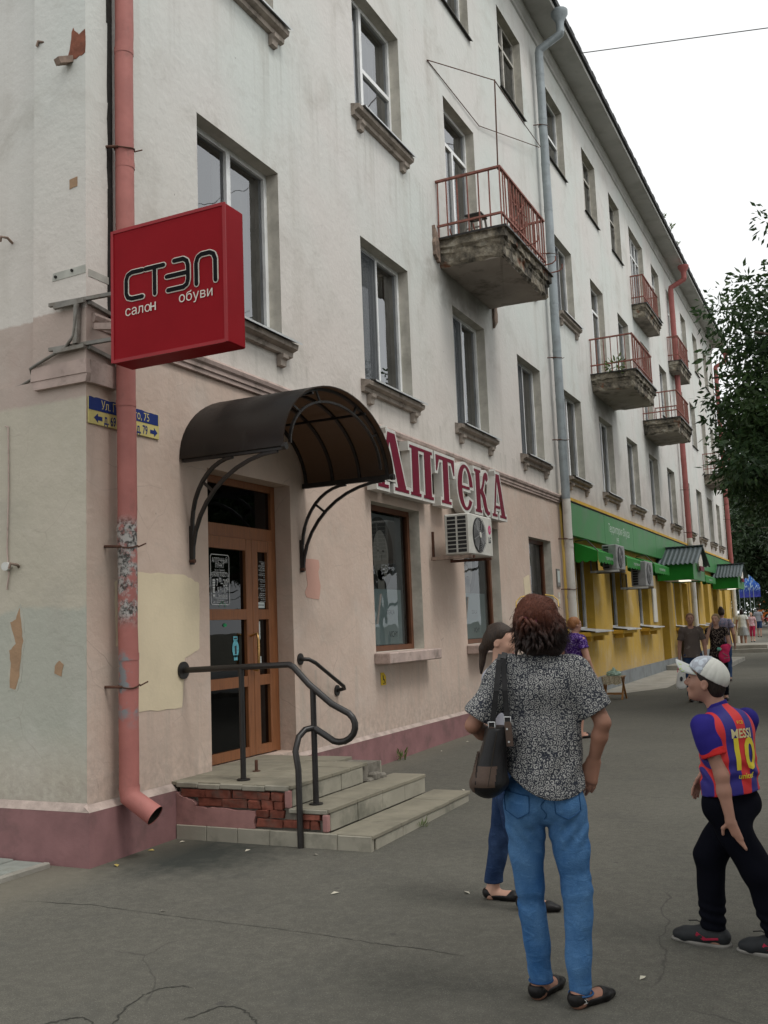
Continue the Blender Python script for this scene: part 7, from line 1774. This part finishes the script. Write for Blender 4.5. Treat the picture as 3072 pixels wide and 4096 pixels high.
# ---------------------------------------------------------------- passers-by
def passer(label, loc, H, f, top, bottom, hair, skin, shoe, res=.012, sleeve=.45, stride=0.0, arms=None, tw=1.0, hairstyle='short', bottom_kind='trousers', hem=None, top_hem=None, headdir=None, face=True, shoe_kind='flat', group='people walking along the pavement'):
    th = math.atan2(5.24 - loc[0], loc[1])
    P = person(label, loc, th, group=group); f = unit((f[0], f[1], 0)); r = np.array((f[1], -f[0], 0))
    def at_(l, fw, z): return np.array(r * l * H + f * fw * H + ZUP * z * H)
    A = {'L': (at_(-.138, -.01, .635), at_(-.142, .03, .49)), 'R': (at_(.138, -.01, .635), at_(.142, .03, .49))}
    if arms: A.update({k: (at_(*v[0]), at_(*v[1])) for k, v in arms.items()})
    sh = {'L': at_(-.105, 0, .808), 'R': at_(.105, 0, .808)}; hip = {'L': at_(-.05, 0, .52), 'R': at_(.05, 0, .52)}
    kn = {'L': at_(-.052, stride * .5 + .01, .285), 'R': at_(.052, -stride * .5 + .01, .285)}; an = {'L': at_(-.05, stride, .045), 'R': at_(.05, -stride, .045)}
    S = Sdf(res); fl = (f, .68)
    S.cone(at_(0, 0, .55), at_(0, 0, .66), .078 * H * tw, .066 * H * tw, .03, fl); S.cone(at_(0, 0, .66), at_(0, 0, .77), .066 * H * tw, .078 * H * tw, .03, fl); S.cone(at_(-.06, 0, .805), at_(.06, 0, .805), .035 * H, .035 * H, .03); S.cone(at_(0, 0, .82), at_(0, .012, .885), .029 * H, .028 * H, .02)
    for s in 'LR':
        S.chain([sh[s], A[s][0], A[s][1]], [.028 * H * tw, .023 * H * tw, .015 * H], .015); S.chain([hip[s], kn[s], an[s]], [.048 * H * tw, .031 * H, .02 * H], .02)
        d = A[s][1] - A[s][0]; hand(S, A[s][1], d + f * .02, r * (1 if s == 'L' else -1), f, H / 1.75)
        foot(S, an[s], an[s] * (1, 1, 0) - f * .05, an[s] * (1, 1, 0) + f * .18)
    hd = headdir if headdir is not None else (f[0], f[1], 0)
    at, Rm = head(S, at_(0, .018, .935), hd, ZUP, H / 1.75 * 1.0)
    link('body', S.mesh('body', skin), P)
    if face: face_bits(P, at, Rm, H / 1.75, hair)
    k = H / 1.75
    S = Sdf(res * .8); hf_ = unit(hd)
    S.ell(at(0, -.018, .036), V3(.080, .095, .083) * k, .02, Rm)
    if hairstyle in ('short', 'bob', 'pony', 'bun'): S.ell(at(0, -.055, -.01), V3(.068, .055, .06) * k, .03, Rm)
    if hairstyle == 'bob': S.ell(at(0, -.045, -.07), V3(.078, .06, .075) * k, .03, Rm)
    if hairstyle == 'pony': S.cone(at(0, -.09, .02), at(0, -.112, -.07), .022 * k, .026 * k, .02); S.cone(at(0, -.112, -.07), at(0, -.10, -.23), .026 * k, .010 * k, .02)
    if hairstyle == 'bun': S.ell(at(0, -.07, .10), V3(.05, .05, .05) * k, .02, Rm)
    S.displace(folds(.004, 60, 5, (1.4, 1.4, .4))); c0 = at(0, 0, 0)
    def hc(X, Y, Z):
        u = ((X - c0[0]) * hf_[0] + (Y - c0[1]) * hf_[1] + 0 * Z) / k; v = (Z - c0[2]) / k + 0 * X
        return np.where(v < .055, u - .012 - .65 * np.clip(v + .01, 0, .08), u - .085) * k
    S.cut(hc); link('hair', S.mesh('hair', hair), P)
    # top
    zb = (top_hem or .53) * H; S = Sdf(res * .8); fl = (f, .74)
    S.cone(at_(0, 0, .50), at_(0, 0, .66), .106 * H * tw, .080 * H * tw, .03, (f, .80)); S.cone(at_(0, 0, .66), at_(0, 0, .765), .079 * H * tw, .090 * H * tw, .03, fl); S.cone(at_(-.065, 0, .80), at_(.065, 0, .80), .044 * H, .044 * H, .04)
    if bottom_kind == 'dress': S.cone(at_(0, 0, .56), at_(0, 0, hem or .30), .095 * H * tw, .13 * H * tw, .04, (f, .82)); zb = (hem or .30) * H
    S.displace(folds(.005, 38, 7, (1, 1, .7)))
    S.cut(lambda X, Y, Z: zb - Z + 0 * X + 0 * Y); nk = at_(0, .045, .875)
    S.cut(lambda X, Y, Z: .052 * H - np.sqrt((X - nk[0]) ** 2 + (Y - nk[1]) ** 2 + (Z - nk[2]) ** 2))
    to = link('dress' if bottom_kind == 'dress' else 'top', S.mesh('top', top), P)
    if sleeve > 0:
        for s in 'LR':
            S = Sdf(res * .8); S.cone(sh[s] - (sh[s] - at_(0, 0, .80)) * .15, A[s][0], .041 * H * tw, .040 * H * tw, .02); S.displace(folds(.004, 45, 9)); S.cut(cut_seg(sh[s], A[s][0], sleeve)); link('sleeve', S.mesh('sleeve', top), to)
    if bottom_kind in ('trousers', 'shorts'):
        S = Sdf(res * .8); S.cone(at_(-.03, 0, .52), at_(.03, 0, .52), .064 * H * tw, .064 * H * tw, .04, (f, .9)); S.cone(at_(0, 0, .55), at_(0, 0, .58), .074 * H * tw, .068 * H * tw, .03, (f, .68))
        for s in 'LR': S.chain([hip[s], kn[s], an[s]], [.056 * H * tw, .04 * H, .032 * H], .02)
        zh = (hem or .06) * H; S.displace(folds(.004, 42, 11)); S.cut(lambda X, Y, Z: zh - Z + 0 * X + 0 * Y); link(bottom_kind, S.mesh(bottom_kind, bottom), P)
    elif bottom_kind == 'skirt':
        S = Sdf(res * .8); S.cone(at_(0, 0, .58), at_(0, 0, .5), .08 * H * tw, .098 * H * tw, .03, (f, .85)); S.cone(at_(0, 0, .5), at_(0, 0, hem or .30), .098 * H * tw, .12 * H * tw, .03, (f, .9)); zh = (hem or .30) * H
        S.displace(folds(.006, 40, 13, (1.4, 1.4, .2))); S.cut(lambda X, Y, Z: zh - Z + 0 * X + 0 * Y); link('skirt', S.mesh('skirt', bottom), P)
    for s in 'LR': flat_shoe(an[s] * (1, 1, 0) - f * .055, an[s] * (1, 1, 0) + f * .185, max(.006, res * .7), shoe, P)
    return P, at, Rm, at_, A, th
def in_world(P_loc, th, p): c, s = math.cos(th), math.sin(th); return (P_loc[0] + c * p[0] - s * p[1], P_loc[1] + s * p[0] + c * p[1], P_loc[2] + p[2])
M['greytop'] = cloth_mat('pale_grey_top', (0.36, 0.37, 0.42)); M['hairbr'] = hair_mat('brown_hair', (0.020, 0.013, 0.010), (0.05, 0.032, 0.022)); M['hairred'] = hair_mat('copper_hair', (0.16, 0.065, 0.025), (0.28, 0.125, 0.05)); M['hairbl'] = hair_mat('blond_hair', (0.20, 0.13, 0.065), (0.36, 0.25, 0.13)); M['hairgin'] = hair_mat('ginger_hair', (0.13, 0.065, 0.035), (0.22, 0.12, 0.065))
M['purple'] = cloth_mat('purple_print', (0.035, 0.012, 0.10), (0.20, 0.14, 0.33), 42, (.53, .57)); M['browntee'] = cloth_mat('brown_tee', (0.105, 0.085, 0.075), (0.16, 0.14, 0.125), 14, (.6, .66)); M['leo'] = cloth_mat('leopard_print', (0.015, 0.012, 0.012), (0.19, 0.15, 0.12), 38, (.54, .58))
M['lilac'] = cloth_mat('lilac_check', (0.20, 0.165, 0.21), (0.10, 0.12, 0.18), 30, (.5, .55)); M['whitetop'] = cloth_mat('white_top', (0.55, 0.56, 0.52)); M['greysk'] = cloth_mat('grey_skirt', (0.26, 0.27, 0.27)); M['pinktop'] = cloth_mat('pink_top', (0.50, 0.27, 0.29), (0.55, 0.45, 0.45), 18, (.5, .6)); M['redtr'] = cloth_mat('raspberry_trousers', (0.38, 0.03, 0.07)); M['greytee'] = cloth_mat('grey_tee', (0.22, 0.23, 0.25)); M['pinkjk'] = cloth_mat('hot_pink_jacket', (0.62, 0.045, 0.13))
# girl with a ponytail beside the woman
GP_ = (3.22, 5.75, -.09)
P, at, Rm, at_, A, th = passer('girl with dark ponytail in pale top half hidden by the woman with the bag', (3.24, 5.72, gz(5.7)), 1.65, (.96, -.26), M['greytop'], M['jeansd'], M['hairbr'], M['skinl'], M['leather'], .0075, 0.0, -.075, {'R': ((.125, -.03, .64), (.10, .06, .50))}, .9, 'pony', headdir=(.93, -.30, -.22))
# woman in the purple dress
L_ = (1.72, 13.25, gz(13.25))
P, at, Rm, at_, A, th = passer('woman with short copper hair in purple patterned dress by the pharmacy wall', L_, 1.62, (.80, .60), M['purple'], M['purple'], M['hairred'], M['skin'], M['leather'], .010, .42, .03, {'R': ((.135, .02, .64), (.12, .09, .52))}, 1.18, 'short', 'dress', .33)
b = MB(); b.tube([tuple(at(.078, .0, .012)), tuple(at(.076, .08, .015)), tuple(at(.03, .10, .01))], .003, 5); b.build('glasses', M['black'], P, local=True)
# two women walking towards us
L_ = (2.40, 19.05, gz(19))
P, at, Rm, at_, A, th = passer('woman in brown tee and jeans walking towards us with a white bag', L_, 1.63, (.05, -1), M['browntee'], M['jeansd'], M['hairgin'], M['skin'], M['leather'], .011, .62, .06, {'R': ((.135, -.01, .63), (.15, .02, .46))}, 1.05, 'short', top_hem=.50)
wb = in_world(L_, th, A['R'][1]); hb = thing('carrier_bag', 'white carrier bag with dark motif held by the woman in the brown tee', 'bag', (wb[0], wb[1], wb[2] - .5), th)
S = Sdf(.009); S.cone((0, 0, .06), (0, 0, .26), .095, .075, .03, (np.array((0, 1., 0)), .45)); S.displace(folds(.008, 30, 3)); link('sack', S.mesh('sack', M['white']), hb)
b = MB(); b.tube([(-.05, 0, .30), (-.02, 0, .42), (0, 0, .44), (.02, 0, .42), (.05, 0, .30)], .007, 6); b.build('handle', M['pinkjk'], hb, local=True)
b = MB(); b.prism([(.012 + .026 * math.cos(a), .18 + .045 * math.sin(a)) for a in [2 * math.pi * i / 14 for i in range(14)]], -.052, -.046, 1); b.build('motif', M['inkd'], hb, local=True)
L_ = (2.80, 19.5, gz(19.5))
P, at, Rm, at_, A, th = passer('blond woman in leopard-print top with her hand at her ear', L_, 1.60, (.03, -1), M['leo'], M['blackcl'], M['hairbl'], M['skinl'], M['leather'], .011, .35, .05, {'R': ((.13, .05, .66), (.075, .085, .845)), 'L': ((-.135, .0, .63), (-.05, .12, .60))}, 1.0, 'short', headdir=(-.30, -.95, .0), top_hem=.50)
jb = in_world(L_, th, A['L'][1]); jk = thing('folded_jacket', 'hot pink jacket carried over the arm of the woman in leopard print', 'jacket', (jb[0], jb[1], jb[2] - .3), th)
S = Sdf(.009); S.cone((.02, -.05, .12), (.03, -.04, .30), .085, .07, .04, (np.array((0, 1., 0)), .5)); S.cone((.05, -.03, .30), (.10, .0, .34), .06, .05, .04); S.cone((-.02, -.05, .14), (.0, -.05, .20), .06, .05, .04); S.displace(folds(.014, 34, 6)); link('cloth', S.mesh('cloth', M['pinkjk']), jk)
b = MB(); b.bevbox(-.10, -.03, -.12, -.06, .26, .32, .012); b.build('mint_pouch', M['mint'] if 'mint' in M else mat('mint', (0.15, 0.45, 0.36), .5), jk, local=True)
b = MB(); b.bar((-.01, -.10, .22), (.08, -.10, .16), .03, .008); b.bar((.01, -.10, .12), (.10, -.10, .13), .03, .008); b.build('stripe', M['greysk'], jk, local=True)
passer('person with brown hair and lilac shirt behind the woman in leopard print', (2.28, 24.8, gz(24.8)), 1.74, (.1, 1), M['lilac'], M['jeansd'], M['hairbr'], M['skin'], M['leather'], .014, .5, .05, None, 1.1, 'bun', face=False)
# farther walkers
passer('dark-haired woman in white top and grey skirt walking away near the end of the shop', (.75, 44.5, gz(44.5)), 1.70, (.1, 1), M['whitetop'], M['greysk'], M['hairdk'], M['skin'], M['leather'], .016, .4, .05, None, 1.15, 'bob', 'skirt', .34, face=False)
passer('woman in pink top and raspberry trousers walking towards us in the distance', (.25, 54.0, gz(54)), 1.50, (-.1, -1), M['pinktop'], M['redtr'], M['hairbl'], M['skinl'], M['leather'], .018, .5, .06, None, 1.0, 'short', 'trousers', .18)
passer('man in grey tee and dark shorts in the distance beyond the pink top', (-.10, 62.0, gz(62)), 1.74, (.1, 1), M['greytee'], M['jeansd'], M['hairdk'], M['skin'], M['leather'], .02, .5, .06, None, 1.1, 'short', 'shorts', .30, face=False)
